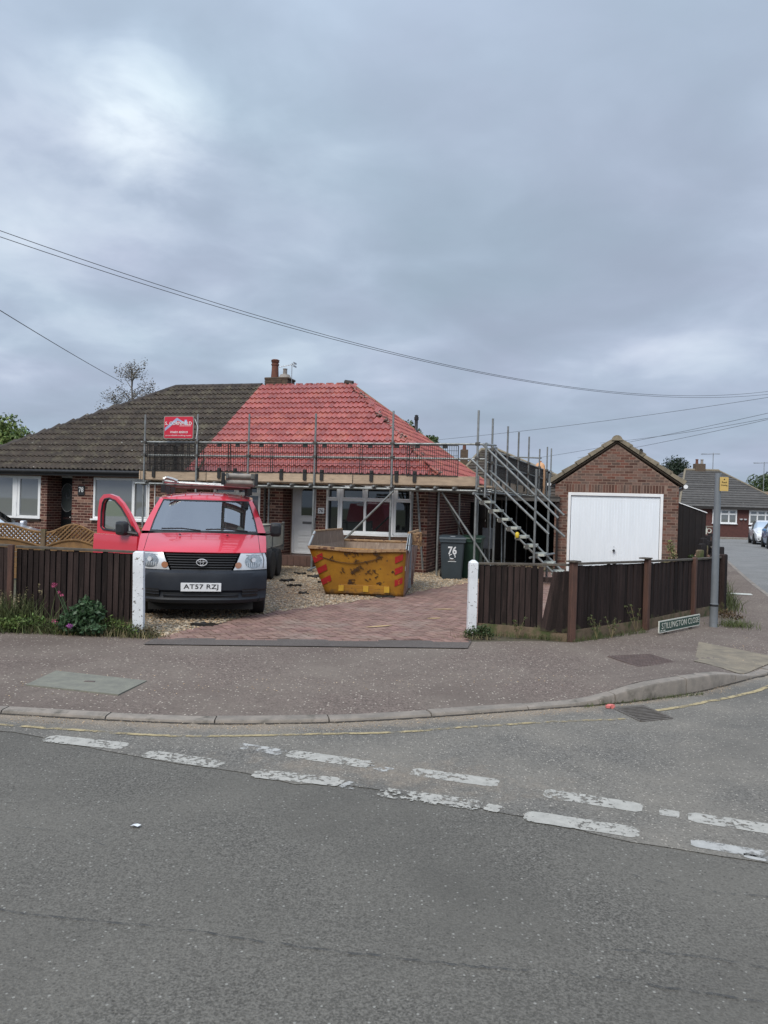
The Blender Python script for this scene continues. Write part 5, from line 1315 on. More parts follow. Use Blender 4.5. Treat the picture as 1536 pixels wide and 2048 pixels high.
# trellis-topped panels between the plots
tl_ = thing('trellis_fence', 'golden brown arched trellis fence between the two front gardens', 'fence', (-6.62, 15.0, 0))
def trellis(x0, x1, pk, lo, a0=.66, a1=.80):
    w = x1 - x0; top = lambda x: lo + (pk - lo) * .5 * (1 - math.cos(2 * math.pi * min(1, max(0, (x - x0) / w)))); arc_ = lambda x: a0 + (a1 - a0) * math.sin(math.pi * min(1, max(0, (x - x0) / w)))
    xs = np.linspace(x0, x1, 15)
    part('arched_top_rail', MB().path([(x, 0, top(x)) for x in xs], .022, 6), M['lattice'], tl_, smooth=True)
    part('arched_mid_rail', MB().path([(x, -.01, arc_(x)) for x in xs], .022, 6), M['lattice'], tl_, smooth=True)
    for sgn, yy in ((1, -.008), (-1, .008)):
        c = x0 - 1.2
        while c < x1 + 1.2:
            pts = []
            for k in range(60):
                z = .6 + k * .01; x = c + sgn * (z - .6) * 1.0
                if x0 < x < x1 and arc_(x) < z < top(x): pts.append((x, z))
            if len(pts) > 2:
                a, b = pts[0], pts[-1]; part('trellis_slat', MB().tube((a[0], yy, a[1]), (b[0], yy, b[1]), .019, 4), M['lattice'], tl_)
            c += .085
    k = 0; z = .02
    while z < .64: part('plank', MB().span((x0, -.012 + .004 * (k % 2), z), (x1, .006, z + .10)), M['lattice'], tl_, bevel=.003); z += .105; k += 1
    mb = MB().prism([(x0, .64)] + [(x, arc_(x)) for x in xs] + [(x1, .64)], -.006, .006); part('arched_plank', mb, M['lattice'], tl_)
trellis(.05, 1.12, 1.10, .93); trellis(-1.60, -.05, 1.08, .94); trellis(1.2, 2.3, 1.10, .93)
for x in (0, 1.16, -1.65): part('post', MB().span((x - .045, -.045, 0), (x + .045, .045, 1.0)), M['gboard'], tl_, bevel=.006)

# ------------------------------------------------------------------ wheels
def wheel(parent, c, r, w, rimr=.62, axis='x', name='wheel'):
    e = bpy.data.objects.new(name, None); COL.objects.link(e); e.parent = parent; e.location = c
    ty = MB().lathe([(r * rimr, -w / 2), (r * .9, -w / 2), (r * .985, -w * .42), (r, -w * .25), (r, w * .25), (r * .985, w * .42), (r * .9, w / 2), (r * rimr, w / 2)], 28, axis='x')
    part('tyre', ty, M['tyre'], e, smooth=True)
    rm = MB().lathe([(r * rimr, -w * .46), (r * rimr * .92, -w * .42), (r * rimr * .8, -w * .25), (r * .28, -w * .3), (r * .2, -w * .40), (r * .2, w * .40), (r * .28, w * .3), (r * rimr * .8, w * .25), (r * rimr * .92, w * .42), (r * rimr, w * .46)], 20, axis='x')
    part('rim', rm, M['rim'], e, smooth=True)
    return e

# ------------------------------------------------------------------ the red van
van = thing('red_van', 'red van with its driver door open on the gravel drive', 'van', (-2.43, 10.34, 0), R(11.5))
def SP(t, z, y, w, c=.30, p=3.0, crown=0.0, off=0.0): return (w * t, y + c * abs(t) ** p - off, z - crown * t * t)
def patch(name, rows, t0, t1, m, n=14, off=0.0, par=van, **k):
    """rows: (z, y, w, c, p, crown); t0/t1 numbers or one value per row"""
    G_ = []
    for i, r in enumerate(rows):
        a = t0[i] if isinstance(t0, (list, tuple)) else t0; b = t1[i] if isinstance(t1, (list, tuple)) else t1
        G_.append([SP(a + (b - a) * j / n, *r, off=off) for j in range(n + 1)])
    k.setdefault('smooth', True)
    return part(name, MB().grid(G_), m, par, **k)
BR = [(.235, .13, .83, .34, 3.2), (.255, .04, .862, .34, 3.4), (.30, .012, .880, .34, 3.6), (.335, .03, .882, .34, 3.6), (.40, .035, .884, .34, 3.6), (.43, .0, .888, .34, 3.6), (.60, -.004, .890, .34, 3.6), (.66, .012, .888, .34, 3.6), (.695, .06, .880, .33, 3.4)]
bp_ = patch('bumper', BR, -1, 1, M['bumper'], 32)
for sgn in (-1, 1):    # bumper returning along the flank to the wheel arch
    G_ = []
    for r in BR:
        e = SP(sgn, *r); G_.append([e, (e[0] + sgn * .004, e[1] + .12, e[2]), (e[0] + sgn * .006, .62, e[2])])
    part('bumper_return', MB().grid(G_), M['bumper'], bp_, smooth=True)
patch('lower_intake', [(.325, .028, .882, .34, 3.6), (.395, .030, .884, .34, 3.6)], -.56, .56, M['grille'], 16, off=.004, par=bp_)
patch('intake_bar', [(.352, .02, .882, .34, 3.6), (.364, .015, .884, .34, 3.6)], -.56, .56, M['bumper'], 16, off=.01, par=bp_, solid=.008)
for sgn in (-1, 1):
    a, b = (.62, .86) if sgn > 0 else (-.86, -.62)
    patch('fog_recess', [(.335, .026, .882, .34, 3.6), (.445, .0, .888, .34, 3.6)], a, b, M['grille'], 8, off=.004, par=bp_)
    for zz in (.37, .41): patch('fog_bar', [(zz, .012, .886, .34, 3.6), (zz + .010, .008, .886, .34, 3.6)], a, b, M['bumper'], 8, off=.012, par=bp_, solid=.008)
# grille and emblem
GR = [(.672, .07, .88, .30, 3.0), (.76, .075, .878, .30, 3.0), (.85, .092, .872, .30, 3.0), (.925, .115, .866, .30, 3.0)]
gi = [.44, .475, .52, .565]
grl = patch('grille', GR, [-x for x in gi], gi, M['black_hole'], 20, off=-.02)
for k in range(7):
    f = (k + .5) / 7; z = .678 + .238 * f; y = .07 + .045 * f; hw = .445 + .115 * f
    patch('grille_slat', [(z - .011, y, .875, .30, 3.0), (z, y - .012, .875, .30, 3.0), (z + .011, y, .875, .30, 3.0)], -hw, hw, M['grille'], 18, off=.004, par=grl)
em = bpy.data.objects.new('emblem', None); COL.objects.link(em); em.parent = van; em.location = (0, .055, .802)
def ellipse_ring(name, rx, rz_, cx, cz, w, m=M['emblem'], n=28, par=em):
    mb = MB(); rows = []
    for i in range(n + 1):
        a = 2 * math.pi * i / n; c_, s_ = math.cos(a), math.sin(a)
        rows.append([(cx + (rx - w) * c_, -.004, cz + (rz_ - w) * s_), (cx + (rx - w * .5) * c_, -.016, cz + (rz_ - w * .5) * s_), (cx + rx * c_, -.004, cz + rz_ * s_)])
    return part(name, mb.grid(rows), m, par, smooth=True)
ellipse_ring('outer_ring', .076, .051, 0, 0, .013); ellipse_ring('cross_ring', .026, .045, 0, .002, .010); ellipse_ring('bar_ring', .056, .021, 0, .022, .010)
# number plate
pl = part('number_plate', MB().span((-.265, -.016, .417), (.265, -.006, .532)), M['plate'], van, bevel=.003)
text('lettering', 'AT57 RZJ', facing(0, -.017, .474), .455, .080, M['ink'], pl, bold=.012, spacing=1.05)
# headlights
for sgn in (-1, 1):
    tin = [.475, .515, .56, .60]; tout = [1.0, 1.0, 1.0, .985]
    rr = [(.700, .062, .885, .31, 3.2), (.77, .066, .883, .31, 3.2), (.86, .08, .876, .31, 3.1), (.932, .105, .864, .31, 3.0)]
    hl = patch('headlight', rr, [sgn * x for x in tin], [sgn * x for x in tout], M['lamp'], 16, off=.004)
    G_ = []
    for r, t in zip(rr, tout):
        e = SP(sgn * t, *r, off=.004); G_.append([e, (e[0] + sgn * .004, e[1] + .10, e[2] + .01)])
    part('lens_return', MB().grid(G_), M['lamp'], hl, smooth=True)
    def lamp_disc(name, tc_, zc_, rx, rz_, m, off):
        pts = []; c = SP(sgn * tc_, zc_, .07, .88, .31, 3.1, 0, off); mb = MB(); n = 20; ring = []
        for i in range(n):
            a = 2 * math.pi * i / n; t = tc_ * sgn + rx * math.cos(a) / .88; zq = zc_ + rz_ * math.sin(a); ring.append(SP(t, zq, np.interp(zq, [r[0] for r in rr], [r[1] for r in rr]), .88, .31, 3.15, 0, off))
        mb.v = ring + [SP(sgn * tc_, zc_, np.interp(zc_, [r[0] for r in rr], [r[1] for r in rr]), .88, .31, 3.15, 0, off - .002)]; mb.f = [(i, (i + 1) % n, n) for i in range(n)]; mb.m = [0] * n
        return part(name, mb, m, hl, smooth=True)
    lamp_disc('reflector_bowl', .79, .815, .120, .096, M['lamp_in'], .012)
    for i_ in range(7): tt = .79 + (i_ - 3) * .034; patch('lens_flute', [(.745, .064, .884, .31, 3.15), (.80, .068, .881, .31, 3.15)], sgn * (tt - .004), sgn * (tt + .004), M['lamp'], 2, off=.022, par=hl)
    patch('lens_divider', [(.715, .062, .885, .31, 3.15), (.83, .074, .879, .31, 3.12), (.93, .105, .865, .30, 3.0)], [sgn * .935, sgn * .955, sgn * .935], [sgn * .945, sgn * .965, sgn * .945], M['coupler'], 2, off=.010, par=hl)
    patch('lens_line', [(.893, .094, .870, .31, 3.1), (.900, .096, .869, .31, 3.1)], sgn * .68, sgn * .93, M['coupler'], 8, off=.006, par=hl)
    lamp_disc('bulb_shield', .79, .835, .030, .030, M['emblem'], .030)
    lamp_disc('indicator', .555, .765, .044, .042, M['amber'], .014)
    # dark gap line round the lamp
# bonnet and wings
BN = [(.930, .098, .872, .30, 3.0, .0), (.955, .120, .874, .30, 3.0, .008), (1.02, .24, .878, .28, 3.2, .03), (1.09, .44, .882, .20, 3.5, .035), (1.15, .66, .884, .12, 3.5, .035), (1.175, .78, .884, .06, 3.5, .03)]
wing_t = [.90, .895, .885, .875, .87, .865]
bon = patch('bonnet', BN, [-x for x in wing_t], wing_t, M['red_paint'], 24)
bon_lip = patch('bonnet_lip', [(.922, .118, .866, .30, 3.0, 0), (.936, .094, .872, .30, 3.0, 0)], -.585, .585, M['red_paint'], 18, par=bon)
for sgn in (-1, 1):
    patch('wing', BN, [sgn * (x + .008) for x in wing_t], sgn * 1.0, M['red_paint'], 6)
    G_ = []
    for r in BN:
        e = SP(sgn, *r); G_.append([e, (e[0] + sgn * .008, e[1] + .05, e[2] - .05), (e[0] + sgn * .012, e[1] + .10, .97)])
    for r in G_: pass
    part('wing_side', MB().grid(G_), M['red_paint'], van, smooth=True)
    for xx in (.33,): part('washer_jet', MB().box((sgn * xx, .60, 1.155), (.03, .03, .015)), M['black_plastic'], van)
# screen surround and glass
WSR = [(1.185, .81, .885, .15, 2.6), (1.34, 1.02, .835, .15, 2.6), (1.50, 1.22, .768, .15, 2.6), (1.645, 1.40, .700, .15, 2.6)]
gt = [.87, .885, .90, .915]
patch('windscreen', WSR, [-x for x in gt], gt, M['screen'], 20, off=0)
gb_ = [.848, .862, .876, .890]
sc_rows = WSR
for sgn in (-1, 1): patch('screen_rubber', WSR, [sgn * x for x in gb_], [sgn * x for x in gt], M['grille'], 3, off=.006)
patch('screen_rubber', [(1.180, .80, .885, .13, 2.6), (1.205, .836, .878, .13, 2.6)], -.87, .87, M['grille'], 16, off=.008)
patch('screen_rubber', [(1.630, 1.38, .703, .15, 2.6), (1.650, 1.405, .700, .15, 2.6)], -.91, .91, M['grille'], 16, off=.006)
for sgn in (-1, 1): patch('windscreen_pillar', WSR, [sgn * x for x in gt], sgn * 1.0, M['red_paint'], 4, off=.012)
RF = [(1.645, 1.395, .700, .15, 2.6, .0), (1.685, 1.45, .702, .15, 2.6, .02), (1.725, 1.56, .705, .14, 2.8, .05), (1.760, 1.80, .712, .1, 3, .09), (1.780, 2.4, .72, 0, 3, .07), (1.775, 3.6, .735, 0, 3, .07), (1.75, 4.5, .72, 0, 3, .07), (1.70, 4.68, .70, 0, 3, .06)]
rf = patch('roof', RF, -1, 1, M['red_paint'], 22)
for k in range(6):
    t = -.75 + k * .3; mb = MB(); mb.path([SP(t, r[0] + .004, r[1], r[2], r[3], r[4], r[5]) for r in RF[2:7]], .010, 6); part('roof_rib', mb, M['red_paint'], rf, smooth=True)
# flanks with cab door on the far side, dark opening behind the open door
for sgn in (-1, 1):
    roof_e = [SP(sgn, *r) for r in RF]; ys = [q[1] for q in roof_e]
    def edge(y):
        if y < roof_e[0][1]:
            pts = [SP(sgn, *r) for r in WSR]; return (np.interp(y, [q[1] for q in pts], [q[0] * sgn for q in pts]) * sgn, np.interp(y, [q[1] for q in pts], [q[2] for q in pts]))
        return (np.interp(y, ys, [q[0] * sgn for q in roof_e]) * sgn, np.interp(y, ys, [q[2] for q in roof_e]))
    def flank(name, y0, y1, z0, z1f, m, n=10):
        G_ = []
        for i in range(n + 1):
            y = y0 + (y1 - y0) * i / n; ex, ez = edge(y); zt = ez if z1f == 'roof' else z1f
            col_ = []
            for j in range(9):
                z = z0 + (zt - z0) * j / 8
                if z < 1.12: x = .892 - .02 * max(0, (.45 - z)) 
                else: x = .892 + (abs(ex) - .892) * ((z - 1.12) / max(.05, ez - 1.12)) ** 1.15
                col_.append((sgn * x, y, z))
            G_.append(col_)
        return part(name, MB().grid(G_), m, van, smooth=True)
    if sgn > 0: flank('cab_side', .95, 2.05, .30, 'roof', M['red_paint'])
    else: flank('cab_opening', .98, 2.05, .30, 'roof', M['interior'])
    flank('body_side', 2.05, 4.66, .30, 'roof', M['red_paint'])
    flank('wing_lower', .62, .96, .62, .98, M['red_paint'], 3)
    part('wheel_arch', MB().prism([(.95 + .40 * math.cos(a), .31 + .40 * math.sin(a)) for a in np.linspace(0, math.pi, 14)], sgn * .80, sgn * .896, plane='yz'), M['black_hole'], van)
    part('side_glass', MB().grid([[(sgn * (.872 - .12 * t), y, 1.18 + .42 * t) for t in (0, 1)] for y in (1.25, 1.9)]), M['car_glass'], van) if sgn > 0 else None
part('rear_panel', MB().prism([(-.88, .3), (.88, .3), (.89, 1.12), (.72, 1.70), (-.72, 1.70), (-.89, 1.12)], 4.64, 4.68), M['red_paint'], van)
part('underside', MB().span((-.80, .25, .26), (.80, 4.6, .32)), M['black_hole'], van)
part('engine_shroud', MB().span((-.70, .20, .15), (.70, .60, .28)), M['black_hole'], van)
for x, y in ((-.79, .95), (.79, .95), (-.79, 3.35), (.79, 3.35)): wheel(van, (x, y, .315), .315, .20)
# cab interior
ci = part('dashboard', MB().prism([(.84, 1.02), (1.02, 1.18), (1.28, 1.20), (1.45, 1.08), (1.45, .7), (.84, .7)], -.80, .80, plane='yz'), M['dash'], van, bevel=.02)
part('steering_wheel', MB().path([(-.38 + .19 * math.cos(a), 1.42 - .07 * math.sin(a), 1.16 + .17 * math.sin(a)) for a in np.linspace(0, 6.283, 18)], .014, 6), M['interior'], van, smooth=True)
for x in (-.42, .08, .48):
    part('seat', MB().prism([(1.72, .8), (1.80, 1.45), (1.92, 1.47), (1.95, .8)], x - .2, x + .2, plane='yz'), M['interior'], van, bevel=.03)
    part('headrest', MB().span((x - .11, 1.83, 1.46), (x + .11, 1.93, 1.62)), M['interior'], van, bevel=.03)
part('bulkhead', MB().span((-.80, 2.08, .5), (.80, 2.11, 1.68)), M['dash'], van)
ld = MB()
ld.tube((.26, 1.30, 1.20), (.27, 1.50, 1.62), .012, 6).tube((.30, 1.30, 1.20), (.31, 1.50, 1.62), .010, 6).tube((.60, 1.30, 1.20), (.58, 1.50, 1.62), .022, 6).tube((.30, 1.42, 1.48), (.59, 1.42, 1.46), .013, 6).tube((.30, 1.34, 1.30), (.52, 1.34, 1.27), .012, 6)
part('reflected_ladder_bars', ld, M['grille'], van)  # dark bars inside the cab imitate a ladder reflected in the windscreen
part('dashboard_paper', MB().box((.20, 1.0, 1.205), (.26, .14, .012)), M['paper'], van); part('dashboard_paper', MB().box((.52, 1.05, 1.23), (.10, .10, .05), 0, Matrix.Rotation(.5, 3, 'Y')), M['paper'], van); part('yellow_note', MB().box((.20, .97, 1.215), (.05, .09, .014)), M['yellow_clip'], van)
part('rear_view_mirror', MB().box((.60, 1.36, 1.58), (.07, .03, .07)), M['grille'], van)
# wipers
for (x0, x1, yo) in ((-.05, -.60, 0), (.62, .02, .0)):
    a = SP(x0 / .88, 1.205, .825, .88, .13, 2.6, 0, .02); b = SP(x1 / .88, 1.222, .84, .88, .13, 2.6, 0, .018); mid = tuple((a[i] * .5 + b[i] * .5) + (0, -.012, .018)[i] for i in range(3))
    part('wiper', MB().path([a, mid, b], .010, 5), M['grille'], van)
# mirror on the passenger side
def mirror(par, c, sgn, tilt=0):
    mb = MB(); o_ = []
    prof = [(0, .0), (.02, .055), (.07, .085), (.12, .09), (.15, .07)]
    rows = []
    for (d_, hh) in ((0, .55), (.02, .9), (.06, 1.0), (.10, .92), (.12, .6)):
        rows.append([(c[0] + (q[0]) * hh, c[1] + d_, c[2] + q[1] * hh) for q in rrect(-.085, .085, -.105, .105, .05, 4)])
    rows = [r + [r[0]] for r in rows]
    mb.grid(rows); mb.add(rows[0][:-1], [tuple(range(len(rows[0]) - 1))]); mb.add(rows[-1][:-1], [tuple(range(len(rows[0]) - 1))[::-1]])
    mo = part('mirror', mb, M['black_plastic'], par, smooth=True)
    part('mirror_arm', MB().tube((c[0] - sgn * .06, c[1] + .05, c[2] - .05), (c[0] - sgn * .17, c[1] + .08, c[2] - .07), .025, 8), M['black_plastic'], mo, smooth=True)
mirror(van, (1.035, .93, 1.235), 1)
# open driver's door: s runs from the hinge to the free edge
dr = bpy.data.objects.new('driver_door', None); COL.objects.link(dr); dr.parent = van; dr.location = (-.895, .90, 0)
da = R(41); dr.rotation_euler = (0, 0, math.atan2(math.cos(da), -math.sin(da)))   # local x -> (-sin, cos)
OUT = [(0, 1.09), (.14, 1.25), (.30, 1.43), (.46, 1.57), (.62, 1.665), (.80, 1.70), (.95, 1.69), (1.05, 1.62), (1.09, 1.45), (1.10, 1.17), (1.10, 1.10)]
INN = [(.16, 1.135), (.20, 1.20), (.34, 1.365), (.48, 1.50), (.64, 1.60), (.79, 1.635), (.90, 1.62), (.955, 1.56), (.985, 1.42), (.985, 1.20), (.93, 1.165)]
mb = MB()
nO = len(OUT)
mb.v = [(a, 0, b) for a, b in OUT] + [(a, 0, b) for a, b in INN]
mb.f = [(i, i + 1, nO + i + 1, nO + i) for i in range(nO - 1)] + [(0, nO, 2 * nO - 1, nO - 1)]
mb.m = [0] * len(mb.f)
mb.grid([[(s, .012 * math.sin(math.pi * (z - .34) / .78) , z) for s in np.linspace(0, 1.10, 8)] for z in np.linspace(.34, 1.095, 8)])
part('door_skin', mb, M['red_paint'], dr, solid=.05)
rub = MB().path([(a, .008, b) for a, b in INN + [INN[0]]], .014, 6); part('window_rubber', rub, M['grille'], dr, smooth=True)
part('door_window', MB().prism(INN, -.024, -.020), M['door_glass'], dr)
part('door_handle', MB().span((.90, .0, .985), (1.05, .030, 1.035)), M['black_plastic'], dr, bevel=.012)
part('quarter_trim', MB().prism([(.03, 1.10), (.16, 1.13), (.19, 1.24), (.05, 1.14)], .004, .02), M['grille'], dr)
mb = MB(); rows = []
for (d_, hh) in ((0, .55), (.02, .9), (.06, 1.0), (.10, .92), (.12, .6)): rows.append([(.29 + q[0] * hh, .17 - d_, 1.205 + q[1] * hh) for q in rrect(-.115, .115, -.105, .105, .05, 4)])
rows = [r + [r[0]] for r in rows]; mb.grid(rows); mb.add(rows[0][:-1], [tuple(range(len(rows[0]) - 1))]); mb.add(rows[-1][:-1], [tuple(range(len(rows[0]) - 1))])
part('mirror', mb, M['black_plastic'], dr, smooth=True)
part('mirror_arm', MB().tube((.20, .08, 1.15), (.06, .0, 1.13), .025, 8), M['black_plastic'], dr)
# roof rack and what is strapped on it
rk = thing('roof_rack', 'roof rack of steel bars bolted across the red van roof', 'roof rack', (-2.43, 10.34, 0), R(11.5))
for y in (1.75, 2.7, 3.9):
    part('cross_bar', MB().tube((-.70, y, 1.87), (.70, y, 1.87), .017, 8), M['coupler'], rk)
    for x in (-.66, .66): part('foot', MB().box((x, y, 1.81), (.07, .09, .13)), M['black_plastic'], rk)
0 and part('deflector', MB().grid([[(x, 1.60 + .02 * abs(x), 1.80), (x, 1.66, 1.845)] for x in np.linspace(-.5, .5, 5)]), M['red_paint'], rk, solid=.01)
la = thing('roof_ladder', 'aluminium ladder lying across the front of the van roof rack', 'ladder', (-2.43, 10.34, 0), R(11.5))
part('stile', MB().tube((-.63, 1.55, 1.905), (.66, 1.50, 1.865), .015, 8), M['alu'], la, smooth=True); part('stile', MB().tube((-.60, 1.95, 1.92), (.60, 1.9, 1.90), .015, 8), M['alu'], la, smooth=True)
for k in range(5): part('rung', MB().tube((-.5 + k * .25, 1.55, 1.905 - k * .008), (-.5 + k * .25, 1.92, 1.91), .011, 6), M['alu'], la)
part('stile_hook', MB().path([(-.52, 1.5, 1.91), (-.62, 1.5, 1.92), (-.645, 1.5, 1.95), (-.60, 1.5, 1.975), (-.50, 1.5, 1.95), (-.44, 1.5, 1.925)], .024, 8), M['alu'], la, smooth=True)
rl = thing('extension_ladder', 'extension ladder carried lengthwise on the van roof with its end over the windscreen', 'ladder', (-2.43, 10.34, 0), R(11.5))
for x in (.27, .68):
    for z in (1.905, 1.995):
        part('stile', MB().box((x + (.03 if z > 1.95 and x < .4 else -.03 if z > 1.95 else 0), 2.35, z), (.028 if x < .4 else .045, 4.3, .07)), M['trailer_metal'], rl)
for k in range(15):
    for z in (1.905, 1.995): part('rung', MB().tube((.29, .26 + k * .29, z), (.66, .26 + k * .29, z), .034, 12), M['pot_grey'], rl, smooth=True)
part('strap', MB().path([(.22, 1.75, 1.88), (.25, 1.75, 2.05), (.47, 1.75, 2.09), (.70, 1.75, 2.05), (.73, 1.75, 1.88)], .014, 6), M['black_plastic'], rl)
for x in (.25, .70): part('end_clamp', MB().box((x, .215, 1.95), (.05, .07, .17)), M['grille'], rl, bevel=.01)

# ------------------------------------------------------------------ trailer behind the van
trl = thing('flatbed_trailer', 'twin axle trailer with greenish drop sides parked behind the van', 'trailer', (-3.36, 15.85, 0), R(-2.5))
part('deck', MB().span((-.78, 0, .58), (.80, 2.85, .64)), M['trailer_metal'], trl)
for y0, y1 in ((.02, 1.40), (1.43, 2.82)):
    for x in (-.80, .80): part('drop_side', MB().span((x - .015, y0, .66), (x + .015, y1, 1.13)), M['trailer'], trl, bevel=.004); part('side_lip', MB().span((x - .02, y0, 1.13), (x + .025, y1, 1.16)), M['trailer_metal'], trl)
for y in (.0, 2.85): part('end_board', MB().span((-.80, y - .015, .66), (.80, y + .015, 1.13)), M['trailer'], trl, bevel=.004)
for y in (0, 1.415, 2.85):
    for x in (-.80, .80): part('corner_post', MB().span((x - .025, y - .025, .58), (x + .03, y + .025, 1.19)), M['trailer_metal'], trl)
for x in (-.80, .80): part('chassis_rail', MB().span((x - .03, 0, .52), (x + .03, 2.85, .60)), M['trailer_metal'], trl)
for x in (-.86, .90):
    for y in (.72, 1.50): wheel(trl, (x, y, .31), .31, .17, .6)
part('axle_bracket', MB().span((.70, 1.0, .40), (.80, 1.25, .55)), M['trailer_metal'], trl); part('drawbar', MB().tube((0, 0, .5), (0, -.7, .45), .04, 6), M['trailer_metal'], trl)
for k in range(4): part('reflector_stripe', MB().span((.835, -.01 + .0, .80 + k * .045), (.85, .06, .825 + k * .045)), M['plate'], trl)

# ------------------------------------------------------------------ the skip
sk = thing('builders_skip', 'battered yellow skip with red chevrons and rusty side on the drive', 'skip', (-.315, 13.93, 0), R(-6))
FBL, FBR, FTL, FTR = (-.70, 0, .0), (.71, 0, .0), (-1.03, -.10, .87), (.745, -.10, .86)
BBL, BBR, BTL, BTR = (-.62, 2.2, .05), (.72, 2.2, .05), (-.78, 2.42, .88), (.80, 2.42, .88)
def quad(a, b, c, d, n=8):
    a, b, c, d = [Vector(p) for p in (a, b, c, d)]
    return [[tuple((a * (1 - i / n) + b * i / n) * (1 - j / n) + (d * (1 - i / n) + c * i / n) * j / n) for j in range(n + 1)] for i in range(n + 1)]
def dent(rows, amp, seed, axis=1):
    rg = np.random.default_rng(seed); n = len(rows) - 1; bumps = [(rg.uniform(.15, .85), rg.uniform(.15, .85), rg.uniform(-1, 1), rg.uniform(.1, .25)) for _ in range(7)]
    out = []
    for i, r in enumerate(rows):
        rr = []
        for j, p in enumerate(r):
            u, v = i / n, j / n; e = min(u, 1 - u, v, 1 - v) * 5; q = sum(a * math.exp(-((u - bu) ** 2 + (v - bv_) ** 2) / s ** 2) for bu, bv_, a, s in bumps) * amp * min(1, e)
            p = list(p); p[axis] += q; rr.append(tuple(p))
        out.append(rr)
    return out
part('front_panel', MB().grid(dent(quad(FBL, FBR, FTR, FTL, 12), .012, 3)), M['skip'], sk, solid=.012, smooth=True)
SL, SR_ = [(-.98, .20, 1.14), (-.80, 2.25, 1.13)], [(.76, .28, 1.15), (.81, 2.25, 1.15)]
# left side (its dusty inside shows above the rim)
mb = MB().grid(quad(FBL, BBL, BTL, FTL, 8)).grid(quad(FTL, BTL, SL[1], SL[0], 6)); part('left_side', mb, M['skip_in'], sk, solid=.012, smooth=False)
mb = MB().grid(dent(quad(FBR, BBR, BTR, FTR, 10), .015, 8, 0)); part('right_side', mb, M['skip_rust'], sk, solid=.012, smooth=True)
mb = MB().add([FTR, (BTR[0], 2.42, .88), SR_[1], SR_[0]], [(0, 1, 2, 3)]); part('right_side_extension', mb, M['skip_grey'], sk, solid=.012)
mb = MB().grid(dent(quad(BBL, BBR, BTR, BTL, 8), .02, 5)); part('back_panel', mb, M['skip_in'], sk, solid=.012)
part('skip_floor', MB().add([(-.70, 0, .03), (.71, 0, .03), (.72, 2.2, .05), (-.62, 2.2, .05)], [(0, 1, 2, 3)]), M['skip_in'], sk)
pts = [Vector(FTL) + (Vector(FTR) - Vector(FTL)) * t + Vector((0, -.0, -.028 * math.sin(math.pi * t) + .008 * math.sin(9 * t))) for t in np.linspace(0, 1, 9)]
mb = MB()
for a, b in zip(pts[:-1], pts[1:]):
    mb.add([a + Vector((0, -.05, -.035)), b + Vector((0, -.05, -.035)), b + Vector((0, -.045, .012)), a + Vector((0, -.045, .012)), a + Vector((0, .05, .02)), b + Vector((0, .05, .02)), b + Vector((0, .045, -.03)), a + Vector((0, .045, -.03))], [(0, 1, 2, 3), (3, 2, 5, 4), (4, 5, 6, 7), (7, 6, 1, 0)])
part('front_rim', mb, M['skip_rim'], sk)
part('side_rim', MB().tube(SL[0], SL[1], .022, 6), M['skip_rim'], sk); part('side_rim', MB().tube(FTL, SL[0], .022, 6), M['skip_grey'], sk); part('side_rim', MB().tube(SR_[0], SR_[1], .03, 6), M['skip_rim'], sk); part('back_rim', MB().tube((-.78, 2.42, .89), (.80, 2.42, .89), .03, 6), M['skip_rim'], sk)
part('corner_plate', MB().prism([(-.10, .86), (.28, 1.15), (.46, 1.15), (.46, .84), (.10, .78)], .775, .79, plane='yz'), M['skip_grey'], sk)
for y in (.62, 1.35):   # chain lugs on the side
    part('lifting_lug', MB().span((.80, y, .92), (.93, y + .05, 1.12)).span((.80, y, 1.10), (.93, y + .30, 1.14)).span((.91, y + .02, .86), (.94, y + .06, 1.10)), M['skip_rim'], sk)
    part('side_rib', MB().span((.74, y + .10, .10), (.785, y + .17, .95)), M['skip_grey'] if y < 1 else M['skip_rust'], sk)
def onf(x, z): return -.115 * z / .87 - .006
for k, z in enumerate((.60, .40, .20)):   # chevron bars
    xl = -.70 - .33 * (z / .87)
    P = [(xl + .015, z - .03), (xl + .175, z + .055), (xl + .155, z + .165), (xl - .02, z + .07)]
    part('chevron_stripe', MB().add([(x, onf(x, zz_) - .012, zz_) for x, zz_ in P], [(3, 2, 1, 0)]), M['red_stripe'], sk)
for k, z in enumerate((.66, .45, .24)):
    P = [(.55, z - .05), (.69, z + .02), (.695, z + .13), (.55, z + .07)]
    part('chevron_stripe', MB().add([(x, onf(x, zz_) - .012, zz_) for x, zz_ in P], [(3, 2, 1, 0)]), M['red_stripe'], sk)
part('foot_bar', MB().span((-.46, -.05, .045), (.46, -.012, .13)).span((-.46, -.05, .13), (.46, -.030, .20)), M['skip'], sk, bevel=.005)
for x in (-.42, .03, .41): part('foot_pad', MB().span((x - .045, -.066, .08), (x + .05, -.051, .185)), M['pad'], sk)
mb = MB(); P = [(x, z) for x, z in zip(np.linspace(-.82, .28, 14), [.70 - .11 * math.sin(math.pi * min(1, t * 1.0)) for t in np.linspace(0, 1, 14)])]
mb.path([(x, onf(x, z) - .010, z) for x, z in P], .007, 4); part('scrape', mb, M['scuff'], sk)
rg = random.Random(5)
